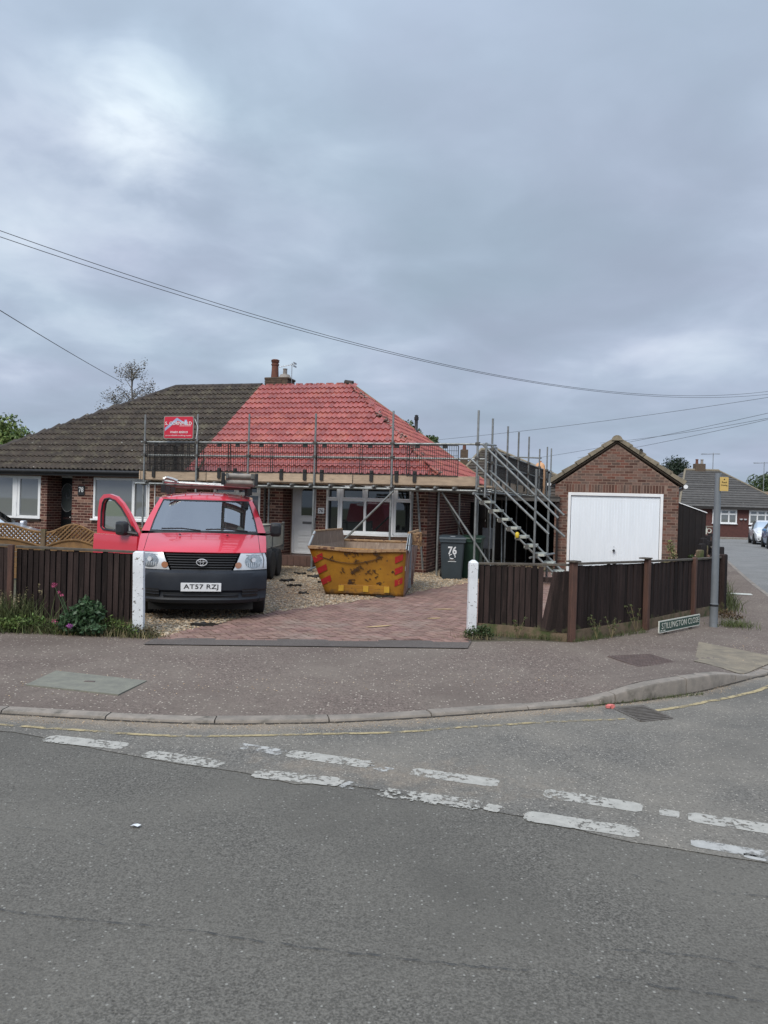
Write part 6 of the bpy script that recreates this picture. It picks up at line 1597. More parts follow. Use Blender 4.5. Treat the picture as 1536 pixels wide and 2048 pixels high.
for cx, cz, n, w in ((-.30, .755, 9, .34), (-.12, .765, 10, .22), (.22, .76, 9, .12), (-.14, .63, 6, .16), (.22, .68, 4, .05), (-.14, .49, 12, .16), (-.22, .44, 6, .10), (.10, .47, 9, .18), (-.26, .26, 12, .13), (-.25, .16, 13, .15), (.27, .22, 8, .12), (.53, .45, 3, .05), (-.40, .47, 3, .12), (.05, .32, 4, .5), (-.55, .66, 4, .2)):
    mb = MB()
    for k in range(n):
        x = cx + rg.uniform(-.5, .5) * w; z = cz + rg.uniform(-.04, .04); q = [(x, z)]
        for _ in range(rg.randint(2, 4)): x += rg.uniform(-.035, .045); z += rg.uniform(-.03, .03); q.append((x, z))
        mb.path([(a, onf(a, b) - .009, b) for a, b in q], rg.uniform(.004, .008), 4)
    part('scratches', mb, M['scuff'], sk)
# scraps of old felt lying about on the gravel
for k, (x, y, w, l) in enumerate(((-1.42, 13.95, .34, .12), (-2.0, 16.2, .5, .25), (-1.5, 17.3, .5, .3), (-1.2, 16.0, .35, .12), (-2.3, 10.05, .5, .09), (-1.75, 15.2, .4, .1), (-1.1, 17.9, .6, .3), (-1.9, 17.9, .4, .2), (.1, 13.75, .5, .06))):
    mb = MB(); n = 17; w *= .8; pr = [(w * .5 * math.cos(a) * rg.uniform(.35, 1.1), l * .8 * math.sin(a) * rg.uniform(.3, 1.3)) for a in np.linspace(0, 6.283, n + 1)[:-1]]
    mb.v = [(a, b, rg.uniform(.004, .05)) for a, b in pr] + [(0, 0, .03)] + [(a, b, .0) for a, b in pr]; mb.f = [(i, (i + 1) % n, n) for i in range(n)] + [(n + 1 + i, n + 1 + (i + 1) % n, (i + 1) % n, i) for i in range(n)]; mb.m = [0] * len(mb.f)
    o = part('torn_felt', mb, M['scrap']); o.location = (x, y, .005)
    tag(o, ['curled black scrap of felt on the gravel left of the skip', 'ragged black felt lying beside the trailer wheels', 'heap of torn felt below the white door step', 'thin dark strip of felt behind the skip corner', 'dark strip of felt on the gravel under the red van front', 'narrow felt strip halfway between van and door', 'wide torn felt piece by the scaffold foot', 'small felt piece against the brown step', 'flattened felt strip under the front of the skip'][k], 'debris', 'torn roofing felt dropped on the gravel')

# ------------------------------------------------------------------ wheelie bins
def wheelie(name, label, loc, rz, m, number=True):
    b = thing(name, label, 'bin', loc, rz)
    rows = []
    for z, w, d0, d1 in ((0, .225, .02, .50), (.05, .232, 0, .52), (.80, .272, -.05, .60), (.90, .278, -.06, .62)):
        rows.append([(q[0], q[1], z) for q in [(-w, d0 + .03), (-w + .03, d0), (w - .03, d0), (w, d0 + .03), (w, d1 - .03), (w - .03, d1), (-w + .03, d1), (-w, d1 - .03)]]); rows[-1].append(rows[-1][0])
    part('body', MB().grid(rows), m, b, smooth=True)
    rows = []
    for z, e in ((.90, .03), (.935, .035), (.96, .02), (.985, -.05)):
        w = .278 + e; rows.append([(q[0], q[1], z + (.02 * (q[1] > .3))) for q in [(-w, -.06 - e), (w, -.06 - e), (w, .64 + e), (-w, .64 + e)]]); rows[-1].append(rows[-1][0])
    lid = MB().grid(rows); lid.add(rows[-1][:-1], [(0, 1, 2, 3)]); lid.add(rows[0][:-1], [(3, 2, 1, 0)]); part('lid', lid, m, b, bevel=.006)
    part('rim_band', MB().span((-.30, -.085, .845), (.30, -.055, .905)), m, b, bevel=.008)
    part('handle', MB().tube((-.22, .67, .93), (.22, .67, .93), .018, 8), m, b)
    for x in (-.24, .24): part('wheel', MB().tube((x - .03, .52, .10), (x + .03, .52, .10), .10, 14), M['tyre'], b)
    if number:
        tilt = Matrix.Rotation(R(3.6), 4, 'X')
        text('lettering', '76', facing(.0, -.0445, .665) @ Matrix.Rotation(R(3.8), 4, 'X'), .20, .19, M['white_ink'], b, bold=.03)
        mb = MB()
        for k in range(3):
            a0 = R(90 + 120 * k); pts = [(.068 * math.cos(a0 + t), -.033, .525 + .052 * math.sin(a0 + t)) for t in np.linspace(.1, 1.45, 6)]; mb.path(pts, .011, 5)
        part('recycling_logo', mb, M['white_ink'], b)
        part('small_print', MB().span((-.065, -.034, .438), (.065, -.020, .450)), M['sign_frame'], b); part('small_print', MB().span((-.095, -.032, .404), (.095, -.020, .414)), M['white_ink'], b)
        part('lid_sticker', MB().span((-.05, .0, .985), (.06, .1, .989)), M['plate'], b)
    return b
wheelie('wheelie_bin', 'grey wheelie bin numbered 76 at the corner of the house', (1.60, 17.72, 0), R(-4), M['bin_grey'])
wheelie('wheelie_bin', 'dark green wheelie bin standing behind the grey one', (2.02, 18.05, 0), R(-14), M['bin_green'], False)
sl_ = thing('timber_offcut', 'flat pale timber offcuts on the ground beside the bins', 'timber', (1.95, 16.9, 0))
part('piece', MB().span((-.25, 0, 0), (.35, .10, .04)), M['board'], sl_); part('piece', MB().span((-.05, .25, 0), (.3, .34, .07)), M['board'], sl_)

# ------------------------------------------------------------------ street furniture
pc = thing('sign_pole', 'grey street pole carrying a small yellow sign by the fence corner', 'pole', (4.91, 11.35, 0))
part('shaft', MB().lathe([(.062, -.03), (.058, 0), (.058, .32), (.060, .325), (.060, .335), (.053, .34), (.050, 1.2), (.045, 2.26), (.0, 2.265)], 20), M['pole'], pc, smooth=True)
part('strap', MB().lathe([(.060, .30), (.062, .31), (.062, .33), (.058, .335)], 16), M['grille'], pc)
q = part('yellow_sign', MB().span((.0, -.070, 2.0), (.125, -.060, 2.205)), M['yellow_sign'], pc, bevel=.002)
text('lettering', 'Road', facing(.062, -.071, 2.13), .068, .024, M['ink'], q); text('lettering', 'Crossing', facing(.062, -.071, 2.085), .092, .028, M['ink'], q)
part('symbol', MB().lathe([(.010, 0), (.010, .001)], 10, axis='y', c=(.062, -.0715, 2.172)), M['ink'], q)
for z in (2.05, 2.16): part('bracket', MB().tube((.04, -.06, z), (.06, .0, z), .012, 6), M['coupler'], pc)
sgn_ = thing('street_name_sign', 'low green street name sign standing in front of the corner fence', 'sign', (3.74, 10.33, 0), math.atan2(.94, .95))
Lg = 1.30
part('plate', MB().prism(rrect(0, Lg, .03, .195, .012, 3), 0, .012), M['sign_white'], sgn_); part('panel', MB().prism(rrect(.018, Lg - .018, .045, .180, .008, 3), -.002, 0), M['sign_green'], sgn_)
text('lettering', 'STILLINGTON CLOSE', facing(Lg / 2 + .01, -.004, .121), 1.18, .082, M['sign_white'], sgn_, bold=.0, spacing=1.05); part('small_print', MB().span((.045, -.004, .053), (.095, -.002, .067)).span((.125, -.004, .053), (.185, -.002, .067)), M['sign_white'], sgn_)
for x in (.25, Lg - .25): part('leg', MB().span((x - .02, .014, -.05), (x + .02, .05, .17)), M['rail'], sgn_)
# ------------------------------------------------------------------ parked cars
def hatch(name, label, loc, rz, paint, group=None):
    c = thing(name, label, 'car', loc, rz, group)
    # stations along the car: y, bottom z, shoulder z, roof z (None = no cabin), half widths bottom/shoulder/roof
    ST = [(0, .30, .50, .58, .60, .62, .50), (.10, .22, .62, .72, .74, .76, .62), (.45, .20, .78, .86, .82, .84, .70), (.95, .20, .90, .98, .84, .87, .72), (1.15, .20, .92, 1.05, .85, .88, .70),
          (1.75, .20, .94, 1.42, .86, .88, .60), (2.2, .20, .95, 1.50, .86, .88, .60), (3.0, .20, .97, 1.49, .86, .88, .60), (3.6, .20, .98, 1.40, .85, .87, .58), (4.0, .22, .96, 1.12, .82, .84, .60), (4.15, .30, .85, .92, .78, .78, .6)]
    rows = []
    for (y, zb, zs, zr, wb, ws, wr) in ST:
        half = [(wb * .9, zb), (wb, zb + .12), (ws, (zb + zs) / 2), (ws * .985, zs), (wr, zr - .05), (wr * .85, zr - .005), (0, zr)]
        rows.append([(x, y, z) for x, z in half] + [(-x, y, z) for x, z in half[-2::-1]])
    mb = MB().grid(rows); ncol = len(rows[0]) - 1
    for i in range(len(ST) - 1):
        for j in range(ncol):
            f = i * ncol + j; cabin = 4 <= i <= 8
            if cabin and j in (3, 8): mb.m[f] = 1
            if i == 4 and j in (4, 5, 6, 7): mb.m[f] = 1
            if i == 8 and j in (4, 5, 6, 7): mb.m[f] = 1
    mb.add(rows[0], [tuple(range(ncol + 1))], 0); mb.add(rows[-1], [tuple(range(ncol, -1, -1))], 0)
    part('body', mb, [paint, M['car_glass']], c, smooth=True)
    for x in (-.80, .80):
        for y in (.80, 3.35):
            part('wheel_arch', MB().prism([(y + .37 * math.cos(a), .32 + .37 * math.sin(a)) for a in np.linspace(0, math.pi, 12)], min(x, x * 1.10), max(x, x * 1.10), plane='yz'), M['black_hole'], c); wheel(c, (x * 1.005, y, .31), .31, .19)
        part('headlight', MB().grid([[(x * (.55 + .42 * u), .04 + .33 * u ** 2 + .1 * v, .60 + .10 * u + .11 * v) for u in np.linspace(0, 1, 6)] for v in (0, 1)]), M['lamp'], c, solid=.02)
        part('fog_lamp', MB().span((x * .72 - .09, .03, .33), (x * .72 + .09, .10, .42)), M['black_hole'], c)
        mi = part('mirror', MB().prism(rrect(-.09, .09, -.06, .06, .04, 3), 1.18, 1.28), paint, c, bevel=.02); mi.location = (x * 1.26, 0, 1.02)
        part('mirror_arm', MB().tube((x * 1.08, 1.25, .97), (x * 1.2, 1.23, 1.0), .02, 6), M['black_plastic'], c)
    part('lower_grille', MB().span((-.45, -.008, .27), (.45, .06, .42)), M['black_hole'], c); part('upper_grille', MB().span((-.30, -.01, .53), (.30, .05, .60)), M['black_hole'], c)
    part('number_plate', MB().span((-.26, -.02, .43), (.26, -.008, .53)), M['plate'], c); part('sill', MB().span((-.80, .5, .16), (.80, 3.8, .24)), M['black_hole'], c)
    return c
hatch('parked_car', 'white hatchback parked at the kerb in the side road', (23.45, 46.6, ROAD_Z), R(-20), M['white_car'])
hatch('parked_car', 'blue car cut by the right edge in the side road', (21.2, 40.3, ROAD_Z), R(-20), M['blue_car'])
hatch('parked_car', 'silver car on the neighbouring drive behind the trellis', (-7.40, 17.2, -.03), R(86), M['silver_car'])

# ------------------------------------------------------------------ houses further off
def far_bungalow(label, x0, x1, yf, depth, eave, ridge, rx0, rx1, wins, tile, wallm, z0=0, courses=16, cat='bungalow', rz=0, org=None, front=True, chim=None):
    h = thing('distant_bungalow', label, cat, (x0, yf, z0), rz)
    w = x1 - x0; d = depth
    part('wall', MB().span((0, 0, 0), (w, d, eave - z0)), wallm, h)
    a = rx0 - x0; b = rx1 - x0; e = eave - z0 - .05; r = ridge - z0; oh = .35; hy = d / 2
    part('roof_deck', MB().add([(-oh, -oh, e), (w + oh, -oh, e), (w + oh, d + oh, e), (-oh, d + oh, e), (a, hy, r), (b, hy, r)], [(0, 1, 5, 4), (1, 2, 5), (2, 3, 4, 5), (3, 0, 4), (0, 3, 2, 1)]), tile, h)
    for k in range(courses):
        t0, t1 = k / courses, (k + 1.08) / courses
        for A0, B0, A1, B1 in (((-oh, -oh, e), (w + oh, -oh, e), (a, hy, r), (b, hy, r)),) + ((((-oh, d + oh, e), (-oh, -oh, e), (a, hy, r), (a, hy, r)), ((w + oh, -oh, e), (w + oh, d + oh, e), (b, hy, r), (b, hy, r))) if k < courses - 1 else ()):
            A0, B0, A1, B1 = map(Vector, (A0, B0, A1, B1)); nn = (B0 - A0).cross(A1 - A0 if (A1 - A0).length else B1 - B0).normalized()
            if nn.z < 0: nn = -nn
            p = A0.lerp(A1, t0); q = B0.lerp(B1, t0); p2 = A0.lerp(A1, min(1, t1)); q2 = B0.lerp(B1, min(1, t1))
            mb = MB().add([p + nn * .07, q + nn * .07, q2 + nn * .03, p2 + nn * .03, p + nn * .02, q + nn * .02], [(0, 1, 2, 3), (4, 5, 1, 0)]); part('tile_course', mb, tile, h)
    part('fascia', MB().span((-oh, -oh - .02, e - .16), (w + oh, -oh, e + .0)), M['soffit'], h)
    part('ridge', MB().tube((a, hy, r + .04), (b, hy, r + .04), .12, 8), M['verge'], h)
    part('hip', MB().tube((a, hy, r + .04), (-oh, -oh, e + .04), .09, 6), M['verge'], h); part('hip', MB().tube((b, hy, r + .04), (w + oh, -oh, e + .04), .09, 6), M['verge'], h)
    for (u0, u1, za, zb, n, rw) in wins:
        window(h, u0 - x0, u1 - x0, za, zb, -.02, [(k + 1) / n for k in range(n - 1)], glass=M['pane_net'], rowz=rw, fw=.10, sill=M['upvc'])
    if chim:
        cx, zt = chim[0] - x0, chim[1]
        cw = chim[2] if len(chim) > 2 else .42
        c = part('chimney', MB().span((cx - cw, hy - .2, r - 1.6), (cx + cw, hy + .35, zt)), M['chimney'], h)
        for k, dx in enumerate((-.22, .2) if cw > .3 else (0,)): part('chimney_pot', MB().lathe([(.12, zt), (.10, zt + .30), (.13, zt + .32), (.12, zt + .38)], 10, c=(cx + dx, hy + .05, 0)), (M['terracotta'], M['pot_grey'])[k], c, smooth=True)
    return h
far_bungalow('far brick bungalow with grey hipped roof at the end of the close', 23.2, 31.6, 60.0, 8.4, 2.38, 5.38, 25.0, 27.8, [(25.6, 27.5, 1.08, 2.20, 3, .72), (28.45, 31.0, 1.08, 2.20, 4, .72)], M['far_tile'], M['far_brick'], chim=(26.2, 5.95))
for x, z in ((27.75, 1.42), (28.05, 1.42)):
    pass
hb = thing('wall_planter', 'pair of small white wall planters between the far windows', 'planter', (27.82, 59.93, 1.36))
for dx in (0, .33): part('bowl', MB().lathe([(.02, 0), (.10, .04), (.13, .12), (.10, .125)], 10, c=(dx, 0, 0)), M['plate'], hb, smooth=True)
far_bungalow('distant house with orange tiled roof behind the right-hand trees', 37.2, 47, 80.0, 8, 2.4, 4.3, 40, 44.5, [(40, 42, 1, 2.1, 2, None)], M['orange_tile'], M['far_brick'])
far_bungalow('brown roofed bungalow glimpsed behind the scaffold return', 3.6, 12.6, 44, 9, 2.4, 5.35, 6.0, 7.1, [(5, 7, 1, 2.1, 2, None)], M['tile_old'], M['far_brick'], chim=(4.95, 5.35, .22))
far_bungalow('low bungalow roof glimpsed between the scaffold and garage', 9.6, 17, 52, 8, 2.4, 3.6, 12, 14.5, [(11, 13, 1, 2.1, 2, None)], M['far_tile'], M['far_brick'])
for i, (x, y, z0, z1, lab) in enumerate(((27.3, 64.2, 5.2, 6.9, 'aerial on the far grey roof beside its chimney pots'), (35.9, 73, 3.0, 6.9, 'tall aerial mast behind the far roof near the right edge'))):
    a_ = thing('television_aerial', lab, 'aerial', (x, y, z0)); h_ = z1 - z0
    part('mast', MB().tube((0, 0, -1), (0, 0, h_), .035, 5), M['aerial'], a_); part('boom', MB().tube((-1.0, 0, h_ - .15), (.6, .1, h_ - .05), .03, 5), M['aerial'], a_)
    for k in range(6): part('element', MB().tube((-.9 + k * .27, -.3, h_ - .12), (-.9 + k * .27, .3, h_ - .08), .02, 4), M['aerial'], a_)
cs = thing('far_chimney', 'small brick chimney below the tall aerial mast', 'chimney', (35.6, 73, 0)); part('stack', MB().span((-.7, -.3, 0), (.7, .4, 3.9)), M['far_brick'], cs); part('pot', MB().lathe([(.15, 3.9), (.12, 4.25)], 8), M['terracotta'], cs)
gw = thing('garden_wall', 'low pale garden wall with pierced ring blocks beside the far bungalow', 'wall', (22.9, 57.6, 0))
part('wall_base', MB().span((0, 0, 0), (1.75, .2, .25)), M['far_brick'], gw); part('coping', MB().span((0, -.02, .80), (1.75, .22, .88)), M['kerb'], gw)
for k in range(4):
    part('pierced_block', MB().path([(.22 + k * .43 + .16 * math.cos(a), .1, .52 + .16 * math.sin(a)) for a in np.linspace(0, 6.283, 11)], .035, 5), M['sign_white'], gw); part('pier', MB().span((k * .43 - .02, .03, .25), (k * .43 + .03, .17, .80)), M['sign_white'], gw)
fk = MB().grid([[(x, 57.0 - .02 * (x - 22) + dy, z) for dy, z in ((0, ROAD_Z), (0, .06), (.15, .065), (1.8, .06))] for x in np.linspace(18, 45, 20)]); struct('far_kerb', fk, M['kerb'])

# the other side of the road, behind the viewer (it shows in window glass)
far_bungalow('brick bungalow across the road behind the viewer', -22, -6, -30, 8, 2.4, 5.3, -18, -10, [(-19, -17, 1, 2.1, 2, None)], M['far_tile'], M['far_brick'])
far_bungalow('second brick bungalow across the road behind the viewer', 2, 18, -31, 8, 2.4, 5.3, 6, 14, [(5, 7, 1, 2.1, 2, None)], M['far_tile'], M['far_brick'])
# ------------------------------------------------------------------ trees and plants
def leaf_cloud(n, blobs, size, upright=.3, seed=1):
    """n leaf-sized faces through the volume of several blobs (x, y, z, rx, ry, rz)"""
    g = np.random.default_rng(seed); wts = np.array([b[3] * b[4] * b[5] for b in blobs]) ** .7; wts /= wts.sum()
    idx = g.choice(len(blobs), n, p=wts); B = np.array(blobs)[idx]
    d = g.normal(size=(n, 3)); d /= np.linalg.norm(d, axis=1)[:, None]; r = g.random(n) ** .42
    C = B[:, :3] + d * r[:, None] * B[:, 3:6]
    a = g.normal(size=(n, 3)); a /= np.linalg.norm(a, axis=1)[:, None]; b = np.cross(a, g.normal(size=(n, 3))); b /= np.linalg.norm(b, axis=1)[:, None]
    s = size * g.uniform(.6, 1.3, n)[:, None]
    V = np.stack([C - a * s, C + b * s * .45, C + a * s, C - b * s * .45], 1).reshape(-1, 3)
    mb = MB(); mb.v = V.tolist(); mb.f = (np.arange(n * 4).reshape(-1, 4)).tolist(); mb.m = [0] * n
    return mb
def blobset(cx, cy, cz, R_, H_, n, seed, rr=(.25, .45)):
    g = random.Random(seed); out = []
    for _ in range(n):
        a = g.uniform(0, 6.28); q = g.random() ** .6; zz_ = g.uniform(-1, 1); k = math.sqrt(max(0.05, 1 - zz_ ** 2)); r = g.uniform(*rr) * R_
        out.append((cx + math.cos(a) * q * R_ * k * .8, cy + math.sin(a) * q * R_ * k * .8, cz + zz_ * H_ * .8, r, r, r * .85))
    return out
def tree(name, label, x, y, cz, R_, H_, n, leaf, size, bark='bark', nb=16, seed=1, cat='tree', rr=(.25, .45)):
    t = thing(name, label, cat, (x, y, 0)); bl = blobset(0, 0, cz, R_, H_, nb, seed, rr)
    tm = MB(); tm.tube((0, 0, -.1), (0, 0, cz - H_ * .3), .05 * H_ + .06, 8, r1=.03 * H_ + .03, cap=False); part('trunk', tm, M[bark], t, smooth=True)
    lm = MB()
    for b in bl: lm.tube((0, 0, cz - H_ * .6), (b[0] * .5, b[1] * .5, (b[2] + cz - H_ * .5) / 2), .03 * H_ ** .5 + .01, 5, r1=.03, cap=False); lm.tube((b[0] * .5, b[1] * .5, (b[2] + cz - H_ * .5) / 2), b[:3], .03, 5, r1=.008, cap=False)
    part('limb', lm, M[bark], t); part('crown', leaf_cloud(n, bl, size, seed=seed), M[leaf], t)
    return t
# thin birch behind the left roof
bt = thing('birch_tree', 'sparse wispy tree behind the ridge of the brown roof', 'tree', (-13.3, 40, 0))
g = random.Random(4); tm = MB(); tm.tube((0, 0, 0), (.1, 0, 6.2), .13, 7, r1=.07, cap=False).tube((.1, 0, 6.2), (-.05, 0, 8.7), .07, 6, r1=.012, cap=False); part('trunk', tm, M['bark_grey'], bt)
lm = MB(); bl = []
for k in range(44):
    z = g.uniform(4.6, 8.2); a = g.uniform(0, 6.28); ln = (9.1 - z) * .50 * g.uniform(.6, 1.1); rise_ = g.uniform(.3, 1.0) * ln
    p0 = Vector((.05, 0, z)); p1 = p0 + Vector((math.cos(a) * ln * .6, math.sin(a) * ln * .6, rise_ * .7)); p2 = p0 + Vector((math.cos(a) * ln, math.sin(a) * ln, rise_ * .8))
    lm.tube(p0, p1, .028, 4, r1=.015, cap=False); lm.tube(p1, p2, .015, 4, r1=.006, cap=False)
    for _ in range(3):
        q = p1.lerp(p2, g.random()); q2 = q + Vector((g.uniform(-.3, .3), g.uniform(-.3, .3), g.uniform(-.1, .35))); lm.tube(q, q2, .009, 3, r1=.004, cap=False); bl.append((*q2, .22, .22, .3))
part('limb', lm, M['bark_grey'], bt); part('crown', leaf_cloud(2600, bl, .05, seed=3), M['leaf_birch'], bt)
bl2 = [(-1.0 + g.uniform(-.35, .35), 0, g.uniform(4.6, 7.0), .22, .22, .3) for _ in range(12)] + [(1.05 + g.uniform(-.2, .2), 0, g.uniform(5.8, 7.1), .15, .2, .3) for _ in range(6)]
part('side_crown', leaf_cloud(1500, bl2, .05, seed=8), M['leaf_birch'], bt)
lm = MB()
for b in bl2: lm.tube((.05, 0, 4.4), b[:3], .02, 4, r1=.006, cap=False)
part('side_limb', lm, M['bark_grey'], bt)
tree('leafy_tree', 'bright green tree at the far left beyond the roof hip', -17.0, 34, 3.35, 2.1, 1.7, 9000, 'leaf_b', .10, seed=2, nb=22)
tree('conifer_tree', 'dark rounded conifer behind the far grey roof', 26.3, 70, 4.4, 1.9, 2.3, 16000, 'leaf_dark', .10, seed=5, nb=40, rr=(.4, .6))
tree('leafy_tree', 'broad green tree behind the orange roof at the right edge', 46.5, 92, 4.2, 4.2, 2.3, 12000, 'leaf', .18, seed=6, nb=26)
tree('leafy_tree', 'green tree just outside the right edge beyond the far roofs', 57.0, 95, 4.6, 4.5, 3.0, 9000, 'leaf', .2, seed=9, nb=20)
tree('leafy_tree', 'green tree peeping over the back hip of the red roof', .95, 34, 4.65, 1.5, 1.15, 5000, 'leaf', .085, seed=12, nb=20, rr=(.2, .35))
tree('leafy_tree', 'low hedge-like tree beyond the left neighbour garden', -30, 60, 2.5, 5, 2.2, 9000, 'leaf', .2, seed=14, nb=20)

for i_, (hx0, hx1) in enumerate(((-24, -3), (3, 22))):
    hd = thing('garden_hedge', ('long clipped hedge across the road on the left behind the viewer', 'long clipped hedge across the road on the right behind the viewer')[i_], 'hedge', (hx0, -17, 0))
    part('foliage', leaf_cloud(9000, [(q, 0, .9, .9, .5, .9) for q in np.arange(.5, hx1 - hx0, .9)], .12, seed=90 + i_), M['leaf'], hd); part('stem', MB().span((0, -.15, 0), (hx1 - hx0, .15, 1.3)), M['leaf_dark'], hd)

def blades(n, region, hmin, hmax, w, seed, lean=.5, zf=None):
    g = np.random.default_rng(seed); mb = MB()
    for _ in range(n):
        x, y = region(g); h = g.uniform(hmin, hmax); a = g.uniform(0, 6.28); l = g.uniform(.05, lean) * h; z0 = zf(x, y) if zf else 0
        dx, dy = math.cos(a) * l, math.sin(a) * l; b = g.uniform(0, 3.14); wx, wy = math.cos(b) * w / 2, math.sin(b) * w / 2
        P = []
        for t, ww in ((0, 1), (.5, .8), (1, .08)): cx_, cy_, cz_ = x + dx * t * t, y + dy * t * t, z0 + h * (t - .18 * t * t * (l / h) * 2); P += [(cx_ - wx * ww, cy_ - wy * ww, cz_), (cx_ + wx * ww, cy_ + wy * ww, cz_)]
        mb.add(P, [(0, 1, 3, 2), (2, 3, 5, 4)])
    return mb
seg = lambda ax, ay, bx, by, sp: (lambda g: (lambda t: (ax + (bx - ax) * t + g.normal() * sp, ay + (by - ay) * t + g.normal() * sp))(g.random()))
o = part('weeds', blades(1500, seg(-5.6, 9.48, -2.75, 9.15, .06), .05, .22, .008, 21, 1.1), M['grass']); tag(o, 'scruffy green weeds and grass along the foot of the left fence', 'weeds', kind='stuff')
o = part('dry_weeds', blades(800, seg(-5.0, 9.36, -2.6, 9.05, .07), .04, .17, .007, 22, 1.3), M['dry_grass']); tag(o, 'bleached dry grass strands among the weeds by the left fence', 'weeds', kind='stuff')
o = part('brown_weeds', leaf_cloud(1700, [(x, 9.32 - (x + 4.8) * .09, .07, .16, .07, .07) for x in np.linspace(-5.2, -2.75, 17)], .018, seed=5), M['brown_weed']); tag(o, 'brown and green ground weeds matted under the left fence', 'weeds', kind='stuff')
o = part('low_weeds', blades(1500, lambda g: (g.uniform(-5.4, -2.9), 9.12 + abs(g.normal()) * .07 - .08 + g.uniform(0, .22)), .05, .26, .010, 71, 1.2), M['grass']); tag(o, 'rough green verge weeds spreading onto the pavement edge on the left', 'weeds', kind='stuff')
o = part('leafy_weeds', leaf_cloud(2600, [(x, 9.20 + .06 * math.sin(x * 9), .09 + .05 * math.sin(x * 7), .13, .10, .10) for x in np.linspace(-5.3, -2.95, 24)], .022, seed=15), M['leaf_b']); tag(o, 'low broad-leaved green weeds along the left fence bottom', 'weeds', kind='stuff')
tg = thing('tall_grass_clump', 'clump of tall green grass beside the reddish fence post', 'grass clump', (-4.5, 9.3, 0)); part('blades', blades(420, lambda g: (g.normal() * .22, g.normal() * .05), .22, .52, .012, 31, .5), M['grass'], tg); part('seed_heads', leaf_cloud(260, [(g.uniform(-.4, .4), g.uniform(-.06, .06), g.uniform(.34, .52), .015, .015, .06) for _ in range(22)], .014, seed=4), M['dry_grass'], tg)
vp = thing('valerian_plant', 'bushy red valerian with green leaves and pink flower heads by the left fence', 'plant', (-3.55, 9.13, 0))
part('foliage', leaf_cloud(1500, [(-.02, 0, .22, .24, .13, .15), (.14, 0, .28, .14, .1, .14), (-.12, -.02, .14, .2, .12, .10), (.10, -.06, .10, .22, .1, .08), (.05, 0, .36, .1, .08, .10)], .036, seed=6), M['leaf_val'], vp)
sm = MB(); heads = [(-.33, -.02, .585), (-.28, .0, .50), (-.24, -.02, .47), (-.28, -.10, .17), (-.08, -.16, .13)]
for hx, hy_, hz in heads: sm.tube((hx * .3, 0, .02), (hx * .7, hy_ * .6, hz * .6), .005, 4); sm.tube((hx * .7, hy_ * .6, hz * .6), (hx, hy_, hz), .004, 4)
part('stem', sm, M['leaf_val'], vp)
for i, (hx, hy_, hz) in enumerate(heads): part('flower_head', leaf_cloud(90 if i in (0, 4) else 40, [(hx, hy_, hz, .038, .03, .03)] if i in (0, 3, 4) else [(hx, hy_, hz, .025, .02, .018)], .010, seed=40 + i), M['petal_mauve'] if i == 4 else M['petal_pink'], vp)
cb_ = thing('weed_clump', 'small dense leafy weed at the foot of the right white post', 'weed', (1.22, 9.72, 0)); part('foliage', leaf_cloud(900, [(0, 0, .08, .15, .10, .08), (.08, -.03, .10, .10, .08, .09), (-.10, -.04, .05, .1, .07, .05), (.16, .0, .05, .08, .06, .04)], .017, seed=11), M['leaf'], cb_)
part('blades', blades(120, lambda g: (g.normal() * .16 - .02, g.normal() * .06 - .05), .03, .14, .006, 33, 1.2), M['dry_grass'], cb_)
def thin_weed(x, y, h, seed, lab):
    t = thing('tall_weed', lab, 'weed', (x, y, 0), group='thin weeds growing up the right fence'); g = random.Random(seed); sm = MB(); bl = []
    for k in range(4):
        a = g.uniform(-.35, .35); top = Vector((a * h, g.uniform(-.05, .02), h * g.uniform(.7, 1.0))); sm.tube((0, 0, 0), top * .5 + Vector((0, 0, .02)), .003, 3); sm.tube(top * .5 + Vector((0, 0, .02)), top, .0025, 3); bl += [(*(top * q), .03, .02, .02) for q in (.5, .75, 1.0)]
    part('stem', sm, M['dry_grass'], t); part('leaves', leaf_cloud(110, bl, .014, seed=seed), M['grass'], t)
thin_weed(2.78, 9.86, .32, 1, 'thin weed on the fence midway between first and second post'); thin_weed(3.02, 10.04, .30, 2, 'thin weed beside another in the middle of the fence'); thin_weed(3.50, 10.52, .46, 3, 'tallest thin weed just left of the second reddish fence post'); thin_weed(1.75, 9.78, .28, 4, 'thin weed below the broken right fence boards')
o = part('fence_moss_grass', blades(700, lambda g: (lambda t: (1.3 + 2.4 * t + g.normal() * .03, (9.98 - .5 * t * 1.0 if t < .45 else 9.64 + (t - .45) * 1.9) + g.normal() * .03 - .05))(g.random()), .02, .11, .006, 35, 1.1), M['grass']); tag(o, 'short grass tufts along the gravel board of the right fence', 'grass', kind='stuff')
o = part('kerb_grass', blades(420, lambda g: (lambda t: (1.75 + 1.3 * t, 6.62 + .62 * t - .02 + g.normal() * .015))(g.random()), .012, .05, .005, 36, 1.5, lambda x, y: ROAD_Z), M['grass']); tag(o, 'tiny grass growing in the gutter by the raised kerb', 'grass', kind='stuff')
o = part('post_grass', blades(260, lambda g: (-2.80 + g.normal() * .13, 9.10 + g.normal() * .04), .03, .12, .006, 37, 1.2), M['grass']); tag(o, 'grass tuft at the foot of the left white post', 'grass', kind='stuff')
o = part('corner_weeds', blades(380, lambda g: (5.28 + g.normal() * .14, 11.45 + g.normal() * .12), .04, .16, .008, 38, 1.2), M['grass']); tag(o, 'tuft of grass on the pavement right of the sign pole', 'grass', kind='stuff')
o = part('leaf_litter', leaf_cloud(800, [(5.6 + .1 * k, 12.3 + .35 * k, .03, .22, .18, .04) for k in range(8)], .025, seed=50), M['brown_weed']); tag(o, 'brown fallen leaves gathered round the outside of the fence corner', 'leaves', kind='stuff')
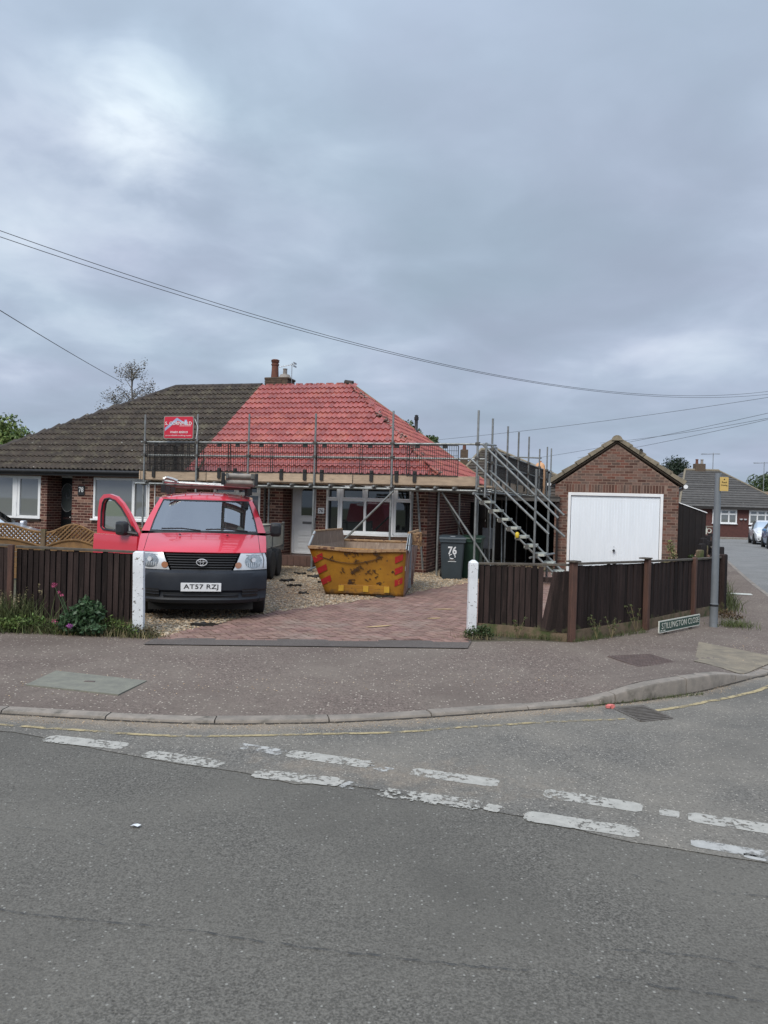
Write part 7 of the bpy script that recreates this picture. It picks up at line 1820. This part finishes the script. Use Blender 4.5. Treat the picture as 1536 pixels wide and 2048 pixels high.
o = part('side_fence_weeds', blades(700, seg(5.95, 13.1, 8.0, 18.5, .10), .08, .35, .012, 39, 1.0), M['grass']); tag(o, 'weeds spilling onto the pavement along the side fence', 'weeds', kind='stuff')
rp = thing('rose_bush', 'pale pink rose bush over the fence in front of the garage corner', 'rose bush', (6.75, 16.6, 0))
bl = [(-.55, 0, .95, .08, .1, .16), (-.50, 0, .75, .10, .1, .18), (-.60, 0, .55, .10, .1, .15), (.05, 0, .70, .16, .1, .12), (.25, 0, .60, .2, .1, .12), (-.1, 0, .45, .4, .1, .2)]
part('foliage', leaf_cloud(420, bl, .030, seed=61), M['leaf_b'], rp); part('dry_leaves', leaf_cloud(260, bl[:3], .028, seed=62), M['dry_grass'], rp)
sm = MB(); [sm.tube((b[0] * .3, 0, 0), b[:3], .010, 4) for b in bl]; part('stem', sm, M['bark'], rp)
for i, (dx, dz) in enumerate(((-.02, .78), (.10, .74), (.24, .76), (.17, .62), (.33, .58), (.0, .62))): part('flower', leaf_cloud(40, [(dx, -.08, dz, .035, .03, .032)], .022, seed=70 + i), M['petal_rose'], rp)
hg = tree('garden_shrub', 'low green shrub between the garage and the side fence', 7.3, 18.2, .55, .45, .35, 900, 'leaf', .04, seed=77, nb=10, cat='shrub')

# ------------------------------------------------------------------ overhead cables
def cable(label, p, q, sag, t0=-.3, t1=1.2, r=.006, n=60, grp='overhead telephone cables'):
    p, q = Vector(p), Vector(q); pts = []
    for i in range(n + 1):
        t = t0 + (t1 - t0) * i / n; c = p.lerp(q, t) if 0 <= t <= 1 else p + (q - p) * t; pts.append((c.x, c.y, c.z - 4 * sag * t * (1 - t)))
    o = part('overhead_cable', MB().path(pts, r, 5), M['cable']); tag(o, label, 'cable', grp); return o
cable('upper of the two long cables sagging right across the sky', (-7.11, 14, 6.43), (15.8, 32, 6.87), 1.16, r=.0068)
cable('lower of the two long cables sagging right across the sky', (-7.11, 14, 6.32), (15.8, 32, 6.75), 1.08, r=.0068)
cable('single cable sloping down on the left to the brown roof', (-7.08, 14, 4.99), (-8.95, 26, 5.56), .03, -.6, 1.0, r=.008)
cable('long cable rising to the right from behind the scaffold', (2.54, 40, 5.16), (14.82, 30, 6.31), .12, 0, 1.3, r=.008)
cable('cable rising to the right from behind the garage ridge', (9.02, 45, 4.76), (14.84, 30, 5.70), .10, 0, 1.4, r=.008)
cable('faint cable from the garage ridge to the right edge', (12.5, 45, 5.70), (14.84, 30, 5.50), .10, 0, 1.3, r=.008)
cable('lowest faint cable right of the garage', (9.4, 45, 4.45), (14.84, 30, 5.45), .10, .2, 1.3, r=.008)
